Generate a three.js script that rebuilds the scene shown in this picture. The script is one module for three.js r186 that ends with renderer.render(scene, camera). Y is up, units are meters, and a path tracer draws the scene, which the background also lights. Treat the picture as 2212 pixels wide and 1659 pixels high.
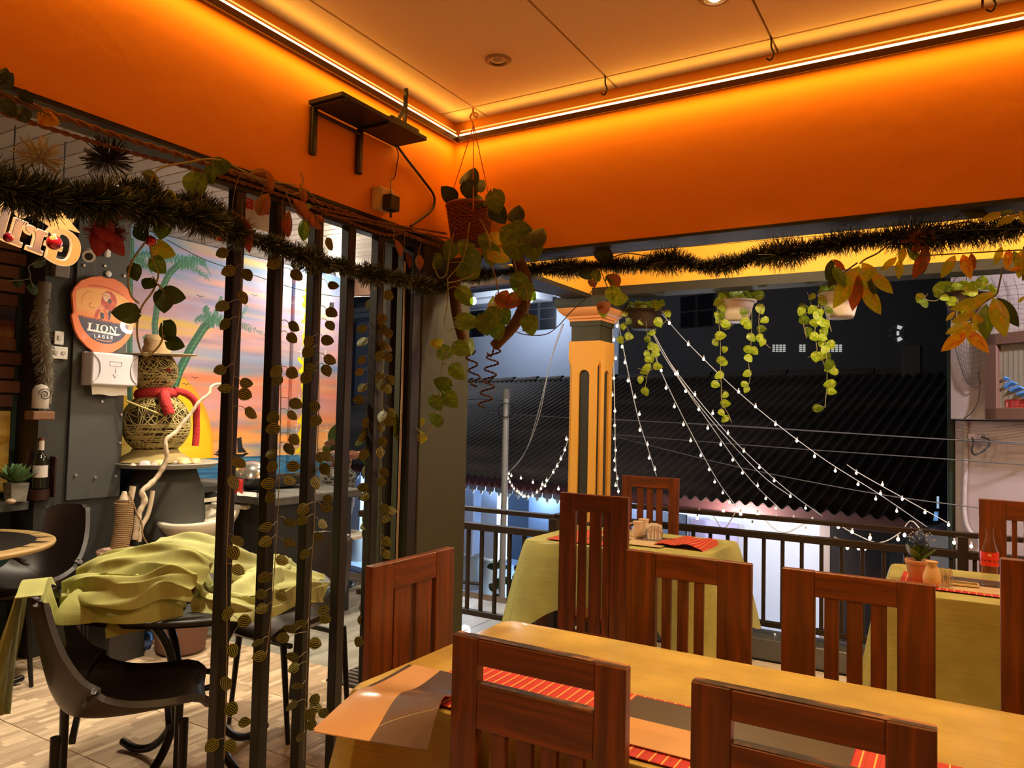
import * as THREE from 'three';
import { RoundedBoxGeometry } from 'three/addons/geometries/RoundedBoxGeometry.js';
import { TextGeometry } from 'three/addons/geometries/TextGeometry.js';
import { FontLoader } from 'three/addons/loaders/FontLoader.js';
import { RectAreaLightUniformsLib } from 'three/addons/lights/RectAreaLightUniformsLib.js';
import { mergeGeometries, toCreasedNormals, mergeVertices } from 'three/addons/utils/BufferGeometryUtils.js';

// ---------------------------------------------------------------- camera, sky, exposure
// origin: the floor under the camera; x along the right-hand wall, -z away from it, y up
const scene = new THREE.Scene();
const PW = 2212, PH = 1659, FOC = 1620.6, EYE = 1.47, RAD = Math.PI / 180;
const YAW = 30.779 * RAD, PITCH = 2.4186 * RAD, ROLL = 1.3007 * RAD;
const V = (x, y, z) => new THREE.Vector3(x, y, z);
const camera = new THREE.PerspectiveCamera(2 * Math.atan(PH / 2 / FOC) / RAD, PW / PH, 0.05, 120);
const cF = V(-Math.sin(YAW) * Math.cos(PITCH), Math.sin(PITCH), -Math.cos(YAW) * Math.cos(PITCH));
const cR0 = V(Math.cos(YAW), 0, -Math.sin(YAW)), cU0 = cR0.clone().cross(cF);
const cR = cR0.clone().multiplyScalar(Math.cos(ROLL)).addScaledVector(cU0, Math.sin(ROLL));
const cU = cU0.clone().multiplyScalar(Math.cos(ROLL)).addScaledVector(cR0, -Math.sin(ROLL));
camera.matrixAutoUpdate = true;
camera.position.set(0, EYE, 0);
camera.quaternion.setFromRotationMatrix(new THREE.Matrix4().makeBasis(cR, cU, cF.clone().negate()));
scene.background = new THREE.Color(0.0035, 0.0038, 0.006);
const renderer = new THREE.WebGLRenderer({ antialias: true });
renderer.toneMapping = THREE.LinearToneMapping;
renderer.toneMappingExposure = 1.0;
renderer.shadowMap.enabled = true;
RectAreaLightUniformsLib.init();

// measuring helpers: where the sight line of a point of the photograph meets a wall, a floor or a distance
const ray = (px, py) => cF.clone().addScaledVector(cR, (px - 1106) / FOC).addScaledVector(cU, -(py - 829.5) / FOC);
const at = (px, py, d) => V(0, EYE, 0).addScaledVector(ray(px, py), d);
const onX = (px, py, x) => { const r = ray(px, py); return V(0, EYE, 0).addScaledVector(r, x / r.x); };
const onY = (px, py, y) => { const r = ray(px, py); return V(0, EYE, 0).addScaledVector(r, (y - EYE) / r.y); };
const onZ = (px, py, z) => { const r = ray(px, py); return V(0, EYE, 0).addScaledVector(r, z / r.z); };

// ---------------------------------------------------------------- lights
const light = (l) => { l.castShadow = true; scene.add(l); return l; };
const L = {
  led: 30, ledUp: 9, down: 8, balcony: 5, bulb: 2.2, terrace: 20, veranda: 30, street: 30, house: 16,
};
function spot(x, y, z, tx, ty, tz, color, power, angle, blend = 0.6, radius = 3) {
  const s = new THREE.SpotLight(color, power, 0, angle, blend, 2);
  s.position.set(x, y, z); s.target.position.set(tx, ty, tz); s.target.updateMatrixWorld(); scene.add(s.target); s.shadow.radius = radius;
  return light(s);
}
function point(p, color, power, radius = 2) {
  const s = new THREE.PointLight(color, power, 0, 2); s.position.copy(p); s.shadow.radius = radius; return light(s);
}
function area(p, to, w, h, color, power) {
  const s = new THREE.RectAreaLight(color, power, w, h); s.position.copy(p); s.lookAt(to); scene.add(s); return s;
}
const AMBER = new THREE.Color(1, 0.47, 0.05), WARM = new THREE.Color(1, 0.62, 0.22), SOFT = new THREE.Color(1, 0.85, 0.62), COOL = new THREE.Color(0.42, 0.68, 1);
// amber strips under the ceiling edge of both walls
area(V(-1.903, 2.672, -0.3), V(-1.96, 2.56, -0.3), 4.8, 0.02, AMBER, L.led);
area(V(0.7, 2.672, -2.673), V(0.7, 2.56, -2.73), 5.2, 0.02, AMBER, L.led);
area(V(-1.885, 2.735, -0.3), V(-1.6, 3.0, -0.3), 4.8, 0.02, AMBER, L.ledUp);
area(V(0.7, 2.735, -2.655), V(0.7, 3.0, -2.37), 5.2, 0.02, AMBER, L.ledUp);

// ---------------------------------------------------------------- small tools
let seed = 12345;
const rnd = () => { seed = (seed + 0x6d2b79f5) | 0; let t = Math.imul(seed ^ (seed >>> 15), 1 | seed); t = (t + Math.imul(t ^ (t >>> 7), 61 | t)) ^ t; return ((t ^ (t >>> 14)) >>> 0) / 4294967296; };
const rr = (a, b) => a + (b - a) * rnd();
const lerp = THREE.MathUtils.lerp, clamp = THREE.MathUtils.clamp, smooth = THREE.MathUtils.smoothstep;
const hash = (x, y) => { let h = Math.imul(x | 0, 374761393) + Math.imul(y | 0, 668265263); h = Math.imul(h ^ (h >>> 13), 1274126177); return ((h ^ (h >>> 16)) >>> 0) / 4294967296; };
function vnoise(x, y, px = 1e6, py = 1e6) {
  const xi = Math.floor(x), yi = Math.floor(y), fx = x - xi, fy = y - yi, u = fx * fx * (3 - 2 * fx), v = fy * fy * (3 - 2 * fy);
  const w = (a, n) => ((a % n) + n) % n;
  return lerp(lerp(hash(w(xi, px), w(yi, py)), hash(w(xi + 1, px), w(yi, py)), u), lerp(hash(w(xi, px), w(yi + 1, py)), hash(w(xi + 1, px), w(yi + 1, py)), u), v);
}
const fbm = (x, y, p = 1e6, o = 4) => { let s = 0, a = 0.5, n = 1; for (let i = 0; i < o; i++) { s += a * vnoise(x * n + i * 17, y * n + i * 31, p * n, p * n); a *= 0.5; n *= 2; } return s; };

const used = new Map();
const numbered = (n) => { const k = used.get(n) ?? 0; used.set(n, k + 1); return k ? n + '_' + String(k).padStart(3, '0') : n; };
function thing(name, label, category, pos = V(0, 0, 0), turn = 0, group) {
  const o = new THREE.Group(); o.name = numbered(name); o.position.copy(pos); o.rotation.y = turn; o.userData = { label, category };
  if (group) o.userData.group = group;
  scene.add(o); return o;
}
function part(parent, name, geo, mat, label) {
  const m = new THREE.Mesh(geo, mat); m.name = name; m.castShadow = m.receiveShadow = true; if (label) m.userData.label = label; parent.add(m); return m;
}
function solo(name, label, category, geo, mat, group) {
  const m = part(scene, numbered(name), geo, mat); m.userData = { label, category }; if (group) m.userData.group = group; return m;
}
function struct(name, geo, mat) { if (!mat.map) geo = uvBox(geo, 0.5); const m = part(scene, numbered(name), geo, mat); m.userData.kind = 'structure'; return m; }
function copy(o, label, pos, turn) {
  const c = o.clone(); c.name = numbered(o.name.replace(/_\d{3}$/, '')); c.userData = { ...o.userData, label }; if (pos) c.position.copy(pos); if (turn !== undefined) c.rotation.y = turn; scene.add(c); return c;
}
// geometry
const flat = (g) => { const n = g.index ? g.toNonIndexed() : g; for (const k of Object.keys(n.attributes)) if (!['position', 'normal', 'uv'].includes(k)) n.deleteAttribute(k); if (!n.attributes.uv) n.setAttribute('uv', new THREE.BufferAttribute(new Float32Array(n.attributes.position.count * 2), 2)); return n; };
const join = (list) => mergeGeometries(list.filter(Boolean).map(flat));
const bx = (w, h, d, x = 0, y = 0, z = 0, r = 0.004) => { const g = r > 0 ? new RoundedBoxGeometry(w, h, d, 1, Math.min(r, w / 2.2, h / 2.2, d / 2.2)) : new THREE.BoxGeometry(w, h, d); return g.translate(x, y, z); };
const span = (x0, x1, y0, y1, z0, z1, r = 0) => bx(Math.abs(x1 - x0), Math.abs(y1 - y0), Math.abs(z1 - z0), (x0 + x1) / 2, (y0 + y1) / 2, (z0 + z1) / 2, r);
const curve = (pts) => new THREE.CatmullRomCurve3(pts, false, 'centripetal');
const tube = (pts, r, seg = 24, rad = 6, closed = false) => new THREE.TubeGeometry(pts.length > 2 ? curve(pts) : new THREE.LineCurve3(pts[0], pts[1]), pts.length > 2 ? seg : 1, r, rad, closed);
const ball = (r, x = 0, y = 0, z = 0, sx = 1, sy = 1, sz = 1, n = 16) => new THREE.SphereGeometry(r, n, Math.ceil(n * 0.7)).scale(sx, sy, sz).translate(x, y, z);
const lathe = (pts, seg = 32) => new THREE.LatheGeometry(pts.map((p) => new THREE.Vector2(p[0], p[1])), seg);
const cyl = (r0, r1, h, x = 0, y = 0, z = 0, n = 20) => new THREE.CylinderGeometry(r1, r0, h, n).translate(x, y + h / 2, z);
function rod(a, b, r, n = 8) { return new THREE.CylinderGeometry(r, r, a.distanceTo(b), n).rotateX(Math.PI / 2).applyMatrix4(new THREE.Matrix4().lookAt(b, a, Math.abs(b.clone().sub(a).normalize().y) > 0.99 ? V(1, 0, 0) : V(0, 1, 0))).translate((a.x + b.x) / 2, (a.y + b.y) / 2, (a.z + b.z) / 2); }
function bar(a, b, w, h) { // square bar from a to b
  return bx(w, h, a.distanceTo(b), 0, 0, 0, Math.min(w, h) * 0.12).applyMatrix4(new THREE.Matrix4().lookAt(b, a, Math.abs(b.clone().sub(a).normalize().y) > 0.99 ? V(1, 0, 0) : V(0, 1, 0))).translate((a.x + b.x) / 2, (a.y + b.y) / 2, (a.z + b.z) / 2);
}
function prism(points, depth, bevel = 0) { // outline in x, y; front at z = depth / 2
  const s = new THREE.Shape(points.map((p) => new THREE.Vector2(p[0], p[1])));
  return new THREE.ExtrudeGeometry(s, { depth: depth - 2 * bevel, bevelEnabled: bevel > 0, bevelSize: bevel, bevelThickness: bevel, bevelSegments: 2, curveSegments: 12 }).translate(0, 0, -depth / 2 + bevel);
}
function grid(nu, nv, f, close = false) { // f(u, v) -> Vector3
  const g = new THREE.PlaneGeometry(1, 1, nu, nv), p = g.attributes.position;
  for (let j = 0; j <= nv; j++) for (let i = 0; i <= nu; i++) { const q = f(i / nu, j / nv); p.setXYZ(j * (nu + 1) + i, q.x, q.y, q.z); }
  g.computeVertexNormals(); return g;
}
function sheet(nu, nv, thick, f) { // a bent sheet with thickness: front, back and rim
  const a = grid(nu, nv, f), n = a.attributes.normal, b = a.clone(), p = b.attributes.position;
  for (let i = 0; i < p.count; i++) p.setXYZ(i, p.getX(i) - n.getX(i) * thick, p.getY(i) - n.getY(i) * thick, p.getZ(i) - n.getZ(i) * thick);
  const ix = b.index.array; for (let i = 0; i < ix.length; i += 3) { const t = ix[i]; ix[i] = ix[i + 1]; ix[i + 1] = t; }
  b.computeVertexNormals();
  const rim = [], uv = [], A = a.attributes.position, w = nu + 1, loop = [];
  for (let i = 0; i < nu; i++) loop.push(i); for (let j = 0; j < nv; j++) loop.push(j * w + nu); for (let i = nu; i > 0; i--) loop.push(nv * w + i); for (let j = nv; j > 0; j--) loop.push(j * w);
  for (let k = 0; k < loop.length; k++) { const s = loop[k], t = loop[(k + 1) % loop.length], q = (P, i) => rim.push(P.getX(i), P.getY(i), P.getZ(i)); q(A, s); q(A, t); q(p, t); q(A, s); q(p, t); q(p, s); for (const i of [s, t, t, s, t, s]) uv.push(a.attributes.uv.getX(i), a.attributes.uv.getY(i)); }
  const r = new THREE.BufferGeometry(); r.setAttribute('position', new THREE.Float32BufferAttribute(rim, 3)); r.setAttribute('uv', new THREE.Float32BufferAttribute(uv, 2)); r.computeVertexNormals();
  return join([a, b, r]);
}
function uvAlong(geo, axis, s = 1) { // grain runs along the axis
  const g = geo.index ? geo.toNonIndexed() : geo, p = g.attributes.position, uv = new Float32Array(p.count * 2), o = rnd() * 3, q = rnd() * 3;
  for (let i = 0; i < p.count; i++) { const c = [p.getX(i), p.getY(i), p.getZ(i)], k = 'xyz'.indexOf(axis); uv[2 * i] = c[k] * s + o; uv[2 * i + 1] = (c[(k + 1) % 3] * 0.93 + c[(k + 2) % 3] * 1.07) * s + q; }
  g.setAttribute('uv', new THREE.BufferAttribute(uv, 2)); return g;
}
function uvBox(geo, s = 1) { // uv in metres by the side a face looks to
  const g = geo.index ? geo.toNonIndexed() : geo, p = g.attributes.position, n = g.attributes.normal, uv = new Float32Array(p.count * 2);
  for (let i = 0; i < p.count; i++) { const x = Math.abs(n.getX(i)), y = Math.abs(n.getY(i)), z = Math.abs(n.getZ(i)); const c = y >= x && y >= z ? [p.getX(i), p.getZ(i)] : x > z ? [p.getZ(i), p.getY(i)] : [p.getX(i), p.getY(i)]; uv[2 * i] = c[0] * s; uv[2 * i + 1] = c[1] * s; }
  g.setAttribute('uv', new THREE.BufferAttribute(uv, 2)); return g;
}
// materials
const C = (r, g, b) => new THREE.Color(r, g, b);
const M = (color, roughness = 0.7, more = {}) => new THREE.MeshPhysicalMaterial({ color: color.isColor ? color : new THREE.Color(color), roughness, side: THREE.DoubleSide, ...more });
function canvasTex(w, h, draw, srgb = true) {
  const c = document.createElement('canvas'); c.width = w; c.height = h; draw(c.getContext('2d'), w, h);
  const t = new THREE.CanvasTexture(c); t.wrapS = t.wrapT = THREE.RepeatWrapping; if (srgb) t.colorSpace = THREE.SRGBColorSpace; return t;
}
function dataTex(w, h, f, srgb = false) {
  const d = new Uint8Array(w * h * 4);
  for (let y = 0; y < h; y++) for (let x = 0; x < w; x++) { const v = f(x / w, y / h), o = (y * w + x) * 4; const a = Array.isArray(v) ? v : [v, v, v]; for (let k = 0; k < 3; k++) d[o + k] = clamp(a[k], 0, 1) * 255; d[o + 3] = 255; }
  const t = new THREE.DataTexture(d, w, h); t.wrapS = t.wrapT = THREE.RepeatWrapping; t.magFilter = THREE.LinearFilter; t.minFilter = THREE.LinearMipmapLinearFilter; if (srgb) t.colorSpace = THREE.SRGBColorSpace; t.needsUpdate = true; return t;
}
const rep = (t, x, y = x) => { const c = t.clone(); c.repeat.set(x, y); c.needsUpdate = true; return c; };
const glow = (r, g, b, k) => new THREE.MeshStandardMaterial({ color: 0x111111, emissive: C(r, g, b), emissiveIntensity: k, roughness: 0.5 });

const plasterBump = dataTex(512, 512, (u, v) => 0.35 * fbm(u * 12, v * 12, 12, 5) + 0.5 * Math.pow(fbm(u * 40, v * 40, 40, 3), 2) + 0.25 * smooth(fbm(u * 7 + 3, v * 7, 7, 3), 0.5, 0.62));
const woodMap = dataTex(1024, 256, (u, v) => {
  const w = fbm(u * 4, v * 4, 4, 3) * 0.5, s = vnoise(u * 3, (v + w * 0.12) * 48, 3, 48), t = vnoise(u * 10, (v + w * 0.1) * 128, 10, 128), ring = 0.5 + 0.5 * Math.sin((v * 9 + w * 3.2) * 6.283);
  const k = 0.55 + 0.25 * s + 0.16 * t + 0.14 * ring - 0.1 * Math.pow(vnoise(u * 24, v * 200, 24, 200), 6);
  return [0.48 * k, 0.222 * k, 0.05 * k];
}, true);
const roughNoise = dataTex(256, 256, (u, v) => { const k = 0.45 + 0.5 * fbm(u * 8, v * 8, 8, 4); return [k, k, k]; });
const weave = dataTex(256, 256, (u, v) => 0.5 + 0.25 * Math.sin(u * 6.283 * 64) * Math.sin(v * 6.283 * 64) + 0.25 * (fbm(u * 16, v * 16, 16, 3) - 0.5));
const clothNoise = dataTex(512, 512, (u, v) => { const k = 0.86 + 0.22 * (fbm(u * 6, v * 6, 6, 5) - 0.45) + 0.06 * vnoise(u * 4, v * 256, 4, 256); return [k, k, k]; }, true);
const concreteMap = dataTex(512, 512, (u, v) => { const k = 0.62 + 0.5 * (fbm(u * 5, v * 5, 5, 5) - 0.48) + 0.1 * vnoise(u * 128, v * 128, 128, 128); return [k, k, k]; }, true);

const Mt = {
  orange: M(C(0.82, 0.27, 0.008), 0.62, { bumpMap: plasterBump, bumpScale: 0.004 }),
  yellow: M(C(0.88, 0.47, 0.05), 0.6, { bumpMap: plasterBump, bumpScale: 0.004 }),
  beamDark: M(C(0.016, 0.017, 0.015), 0.6, { bumpMap: plasterBump, bumpScale: 0.003 }),
  olive: M(C(0.04, 0.04, 0.018), 0.55, { bumpMap: plasterBump, bumpScale: 0.003 }),
  columnDark: M(C(0.03, 0.034, 0.025), 0.55),
  ceiling: M(C(0.70, 0.52, 0.34), 0.75),
  joint: M(C(0.10, 0.035, 0.015), 0.8),
  wood: M(0xffffff, 0.38, { map: rep(woodMap, 1.1, 2.2), clearcoat: 0.15, clearcoatRoughness: 0.3, bumpMap: rep(woodMap, 1.1, 2.2), bumpScale: 0.0006 }),
  woodDark: M(C(0.45, 0.4, 0.4), 0.5, { map: rep(woodMap, 1.1, 2.2) }),
  worn: M(C(0.55, 0.36, 0.2), 0.7, { map: rep(roughNoise, 6, 6) }),
  bar: M(C(0.0085, 0.006, 0.005), 0.45),
  black: M(C(0.012, 0.011, 0.011), 0.45),
  blackPlastic: M(C(0.014, 0.013, 0.013), 0.35),
  leather: M(C(0.022, 0.013, 0.010), 0.42, { bumpMap: roughNoise, bumpScale: 0.0006, clearcoat: 0.12, clearcoatRoughness: 0.5 }),
  legMetal: M(C(0.010, 0.008, 0.007), 0.35, { metalness: 0.4 }),
  rope: M(C(0.22, 0.085, 0.028), 0.95),
  twig: M(C(0.20, 0.11, 0.045), 0.9),
  twine: M(C(0.30, 0.20, 0.10), 0.95),
  white: M(C(0.78, 0.77, 0.74), 0.4),
  porcelain: M(C(0.82, 0.76, 0.62), 0.15, { clearcoat: 0.6, clearcoatRoughness: 0.1 }),
  grayPanel: M(C(0.06, 0.062, 0.063), 0.5, { bumpMap: plasterBump, bumpScale: 0.002 }),
  concrete: M(C(0.2, 0.2, 0.19), 0.75, { map: rep(concreteMap, 1.5) }),
  darkGreen: M(C(0.03, 0.062, 0.05), 0.6, { bumpMap: plasterBump, bumpScale: 0.003 }),
  terracotta: M(C(0.62, 0.30, 0.16), 0.7),
  rail: M(C(0.026, 0.016, 0.011), 0.4, { metalness: 0.15 }),
  steel: M(C(0.55, 0.55, 0.53), 0.3, { metalness: 0.9 }),
  soil: M(C(0.04, 0.025, 0.016), 0.95),
};
// ---------------------------------------------------------------- the dining room and the balcony
const CEIL = 2.78;
{ // floor slab under everything, with the balcony's patterned tiles laid on it
  const fl = struct('floor', span(-1.95, 3.5, -0.16, -0.012, -5.02, 2.7), M(C(0.45, 0.38, 0.28), 0.5));
  const tileMap = canvasTex(512, 512, (g) => {
    g.fillStyle = '#dcc9a4'; g.fillRect(0, 0, 512, 512);
    for (let i = 0; i < 900; i++) { g.fillStyle = `rgba(${rr(150, 230) | 0},${rr(130, 200) | 0},${rr(90, 150) | 0},0.10)`; g.fillRect(rnd() * 512, rnd() * 512, rr(4, 60), rr(2, 10)); }
    g.strokeStyle = 'rgba(120,92,58,0.75)'; g.lineWidth = 7;
    for (const [x, y] of [[0, 0], [512, 0], [0, 512], [512, 512]]) for (const r of [120, 150]) { g.beginPath(); g.arc(x, y, r, 0, 7); g.stroke(); }
    g.beginPath(); g.moveTo(256, 120); g.bezierCurveTo(330, 200, 330, 310, 256, 390); g.bezierCurveTo(180, 310, 180, 200, 256, 120); g.stroke();
    g.beginPath(); g.moveTo(120, 256); g.lineTo(392, 256); g.stroke();
  });
  const tm = M(0xffffff, 0.3, { map: tileMap, clearcoat: 0.3 }), tg = uvBox(bx(0.396, 0.014, 0.396, 0, 0, 0, 0.002), 2.5).translate(0, -0.006, 0);
  { const uv = tg.attributes.uv; for (let i = 0; i < uv.count; i++) uv.setXY(i, uv.getX(i) + 0.5, uv.getY(i) + 0.5); }
  for (let i = -4; i < 6; i++) for (let k = 0; k < 6; k++) { const m = part(fl, 'tile', tg, tm); m.position.set(-0.2 + i * 0.4, 0, -4.62 + k * 0.4); }
  struct('floor_balcony_edge', span(-1.9, 3.5, 0, 0.13, -5.08, -4.84, 0.01), M(C(0.10, 0.10, 0.10), 0.25, { clearcoat: 0.4 }));
}
struct('wall_left', span(-2.08, -1.95, 2.235, 2.92, -2.72, 2.7), Mt.orange);
struct('trim_1', span(-2.085, -1.952, 2.222, 2.2355, -2.55, 2.7), Mt.beamDark);
struct('wall_front', span(-1.95, 3.5, 2.166, 2.92, -2.88, -2.72), Mt.orange);
struct('trim_2', span(-1.955, 3.5, 2.155, 2.167, -2.884, -2.718), Mt.beamDark);
struct('wall_right', span(3.4, 3.55, 0, 2.92, -2.9, 2.7), Mt.orange);
struct('wall_back', span(-4.9, 3.5, 0, 2.92, 2.6, 2.75), Mt.orange);
struct('pillar', span(-2.2, -1.95, 0, 2.24, -2.88, -2.52, 0.006), Mt.olive);
{ // ceiling: a backing slab and fibre-cement panels with open joints
  const c = struct('ceiling', span(-2.1, 3.5, 2.80, 2.95, -2.9, 2.7), Mt.joint);
  const xs = [-1.95, -1.775, -1.163, -0.548, 0.067, 0.68, 1.29, 1.9, 3.4], zs = [-2.72, -2.605, 0.9, 2.6];
  for (let i = 0; i < xs.length - 1; i++) for (let k = 0; k < zs.length - 1; k++) {
    const g = 0.0035; part(c, 'panel', span(xs[i] + g, xs[i + 1] - g, CEIL, 2.803, zs[k] + g, zs[k + 1] - g, 0.002), Mt.ceiling);
  }
}
{ // the light channels below the ceiling
  const ch = M(C(0.12, 0.05, 0.02), 0.4, { metalness: 0.3 }), led = glow(1, 0.80, 0.34, 3.5);
  const a = thing('led_strip_light', 'long amber light strip in a brown channel above the router shelf', 'strip light', V(-1.95, 2.705, -0.25));
  part(a, 'channel', join([bx(0.038, 0.006, 4.9, 0.022, -0.014, 0), bx(0.006, 0.034, 4.9, 0.004, 0.002, 0), bx(0.005, 0.026, 4.9, 0.0395, -0.018, 0)]), ch);
  part(a, 'led_tube', bx(0.007, 0.008, 4.88, 0.034, 0.002, 0, 0.003), led);
  part(a, 'led_tube', bx(0.006, 0.005, 4.88, 0.028, 0.021, 0, 0.002), glow(1, 0.6, 0.12, 1.2));
  const b = thing('led_strip_light', 'long amber light strip in a brown channel above the wide orange beam', 'strip light', V(0.74, 2.705, -2.72));
  part(b, 'channel', join([bx(5.3, 0.006, 0.038, 0, -0.014, 0.022), bx(5.3, 0.034, 0.006, 0, 0.002, 0.004), bx(5.3, 0.026, 0.005, 0, -0.018, 0.0395)]), ch);
  part(b, 'led_tube', bx(5.28, 0.008, 0.007, 0, 0.002, 0.034, 0.003), led);
  part(b, 'led_tube', bx(5.28, 0.005, 0.006, 0, 0.021, 0.028, 0.002), glow(1, 0.6, 0.12, 1.2));
}
function downlight(x, z, on, label, k) {
  const d = thing('downlight', label, 'ceiling lamp', V(x, CEIL, z));
  part(d, 'rim', lathe([[0.031, 0.002], [0.031, -0.004], [0.036, -0.007], [0.05, -0.006], [0.053, 0.0005]], 36), M(C(0.30, 0.17, 0.10), 0.4));
  part(d, 'cup', lathe([[0.031, -0.003], [0.028, 0.006], [0.024, 0.014], [0, 0.015]], 36), M(C(0.06, 0.035, 0.02), 0.35, { metalness: 0.6 }));
  part(d, 'bulb_lens', ball(0.019, 0, 0.002, 0, 1, on ? 0.75 : 0.5, 1), on ? glow(1, 0.72, 0.32, 14) : M(C(0.42, 0.30, 0.2), 0.25));
  if (on) spot(x, CEIL - 0.02, z, x, 0, z, WARM, L.down * (k ?? 1), z < -2 ? 0.7 : 1.3, 1, 2.2);
  return d;
}
downlight(-1.459, -2.294, false, 'small round ceiling downlight that is switched off');
downlight(-0.646, -2.262, true, 'glowing round ceiling downlight cut by the upper picture edge');
downlight(0.25, -1.15, true, 'glowing downlight over the near seats of the front table');
downlight(1.45, -2.05, true, 'glowing downlight near the far end of the front table');
downlight(-0.9, 0.25, true, 'glowing downlight behind the viewer');
// hooks at the panel joints
function hook(p, label) { const h = thing('ceiling_hook', label, 'hook', p); part(h, 'hook', tube([V(0, 0.02, 0), V(0, -0.03, 0), V(0.006, -0.045, 0), V(0.008, -0.062, 0.004), V(-0.004, -0.074, 0.004), V(-0.016, -0.064, 0.002)], 0.0032, 20, 6), Mt.black); return h; }
hook(V(-1.162, CEIL, -2.6), 'black ceiling hook at the panel joint between the baskets and the lit lamp');
hook(V(-0.548, CEIL, -2.607), 'black ceiling hook beside the lit downlight');
hook(V(0.09, CEIL, -2.6), 'black ceiling hook at the upper edge, last in the row');
// balcony roof, beams and column
struct('ceiling_balcony', span(-2.45, 3.5, 2.80, 2.95, -5.1, -2.88), M(C(0.7, 0.6, 0.42), 0.7));
struct('beam_side', span(-2.42, -2.25, 2.345, 2.95, -4.9, -2.88), Mt.yellow);
struct('trim_3', span(-2.425, -2.246, 2.318, 2.346, -4.88, -2.9), Mt.beamDark);
struct('beam_front', span(-2.45, 3.5, 2.395, 2.95, -5.04, -4.87), Mt.yellow);
struct('trim_4', span(-2.455, 3.5, 2.335, 2.396, -5.045, -4.865), Mt.beamDark);
{ // fluted column with a moulded capital
  const cx = -2.315, cz = -5.02, w = 0.125, col = new THREE.Group(); col.name = numbered('column'); col.userData.kind = 'structure'; col.position.set(cx, 0, cz); scene.add(col);
  part(col, 'core', span(-0.108, 0.108, 0, 2.15, -0.108, 0.108), Mt.columnDark);
  // yellow facing on each side: full at the top, an arched niche in the middle
  const face = () => {
    const s = new THREE.Shape(), T = 2.02; s.moveTo(-w, T); s.lineTo(-w, T - 0.13); s.lineTo(-w + 0.026, T - 0.19); s.lineTo(-w + 0.026, 0); s.lineTo(w - 0.026, 0); s.lineTo(w - 0.026, T - 0.19); s.lineTo(w, T - 0.13); s.lineTo(w, T);
    const h = new THREE.Path(), a = 0.042; h.moveTo(-a, 0.08); h.lineTo(-a, T - 0.25); h.absarc(0, T - 0.25, a, Math.PI, 0, true); h.lineTo(a, 0.08); h.lineTo(-a, 0.08); s.holes.push(h);
    return new THREE.ExtrudeGeometry(s, { depth: 0.016, bevelEnabled: false, curveSegments: 10 }).translate(0, 0, 0.108);
  };
  for (let k = 0; k < 4; k++) part(col, 'column_face', face().rotateY(k * Math.PI / 2), M(C(0.86, 0.44, 0.06), 0.55));
  const ring = (pts) => { const g = new THREE.LatheGeometry(pts.map((p) => new THREE.Vector2(p[0] * Math.SQRT2, p[1])), 4).rotateY(Math.PI / 4); return toCreasedNormals(g, 0.5); };
  part(col, 'collar', ring([[0, 2.02], [0.112, 2.02], [0.112, 2.13], [0.122, 2.13], [0.122, 2.165], [0, 2.165]]), Mt.olive);
  part(col, 'capital', ring([[0, 2.165], [0.128, 2.165], [0.128, 2.18], [0.142, 2.185], [0.142, 2.2], [0.155, 2.205], [0.175, 2.222], [0.19, 2.24], [0.194, 2.258], [0, 2.258]]), M(C(0.80, 0.36, 0.12), 0.5));
  part(col, 'abacus', ring([[0, 2.258], [0.2, 2.258], [0.206, 2.27], [0.206, 2.325], [0.196, 2.336], [0, 2.336]]), Mt.columnDark);
}
// balcony lights: bare bulbs under the balcony roof, hidden from here by the orange beam
function balconyLamp(x, z, label) {
  const d = thing('balcony_lamp', label, 'ceiling lamp', V(x, 2.8, z));
  part(d, 'rose', lathe([[0, 0], [0.05, 0], [0.045, -0.02], [0.02, -0.03], [0, -0.03]]), Mt.white);
  part(d, 'bulb', ball(0.035, 0, -0.07, 0, 1, 1.2, 1), glow(1, 0.8, 0.45, 10));
  point(V(x, 2.73, z), new THREE.Color(1, 0.76, 0.42), L.balcony, 3.5); return d;
}
balconyLamp(-1.0, -3.75, 'bare bulb under the balcony roof over the middle table');
balconyLamp(0.6, -3.75, 'bare bulb under the balcony roof over the last table');
balconyLamp(2.4, -3.75, 'bare bulb under the balcony roof outside the picture');
{ // railing: two runs and a short return, each picket a part
  function railing(a, b, label, n, post) {
    const t = thing('balcony_railing', label, 'railing'), H = 0.87, up = (p, y) => V(p.x, y, p.z);
    part(t, 'top_rail', join([bar(up(a, H - 0.014), up(b, H - 0.014), 0.05, 0.028)]), Mt.rail);
    part(t, 'middle_rail', bar(up(a, 0.745), up(b, 0.745), 0.045, 0.045), Mt.rail);
    part(t, 'bottom_rail', bar(up(a, 0.19), up(b, 0.19), 0.04, 0.035), Mt.rail);
    for (let i = 1; i < n; i++) { const p = a.clone().lerp(b, i / n); part(t, 'picket', bar(up(p, 0.2), up(p, 0.73), 0.022, 0.022), Mt.rail); }
    for (const p of post) part(t, 'post', bar(up(p, 0), up(p, H - 0.02), 0.055, 0.055), Mt.rail);
    return t;
  }
  railing(V(-3.7, 0, -4.12), V(-2.13, 0, -4.12), 'short brown railing run between the dark pillar and the corner post', 15, [V(-2.13, 0, -4.12)]);
  railing(V(-2.13, 0, -4.15), V(-2.13, 0, -4.98), 'brown railing return beside the fluted column', 7, []);
  railing(V(-2.1, 0, -4.98), V(3.4, 0, -4.98), 'long brown railing with pickets along the balcony edge', 48, [V(0.02, 0, -4.98), V(1.7, 0, -4.98)]);
}

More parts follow.
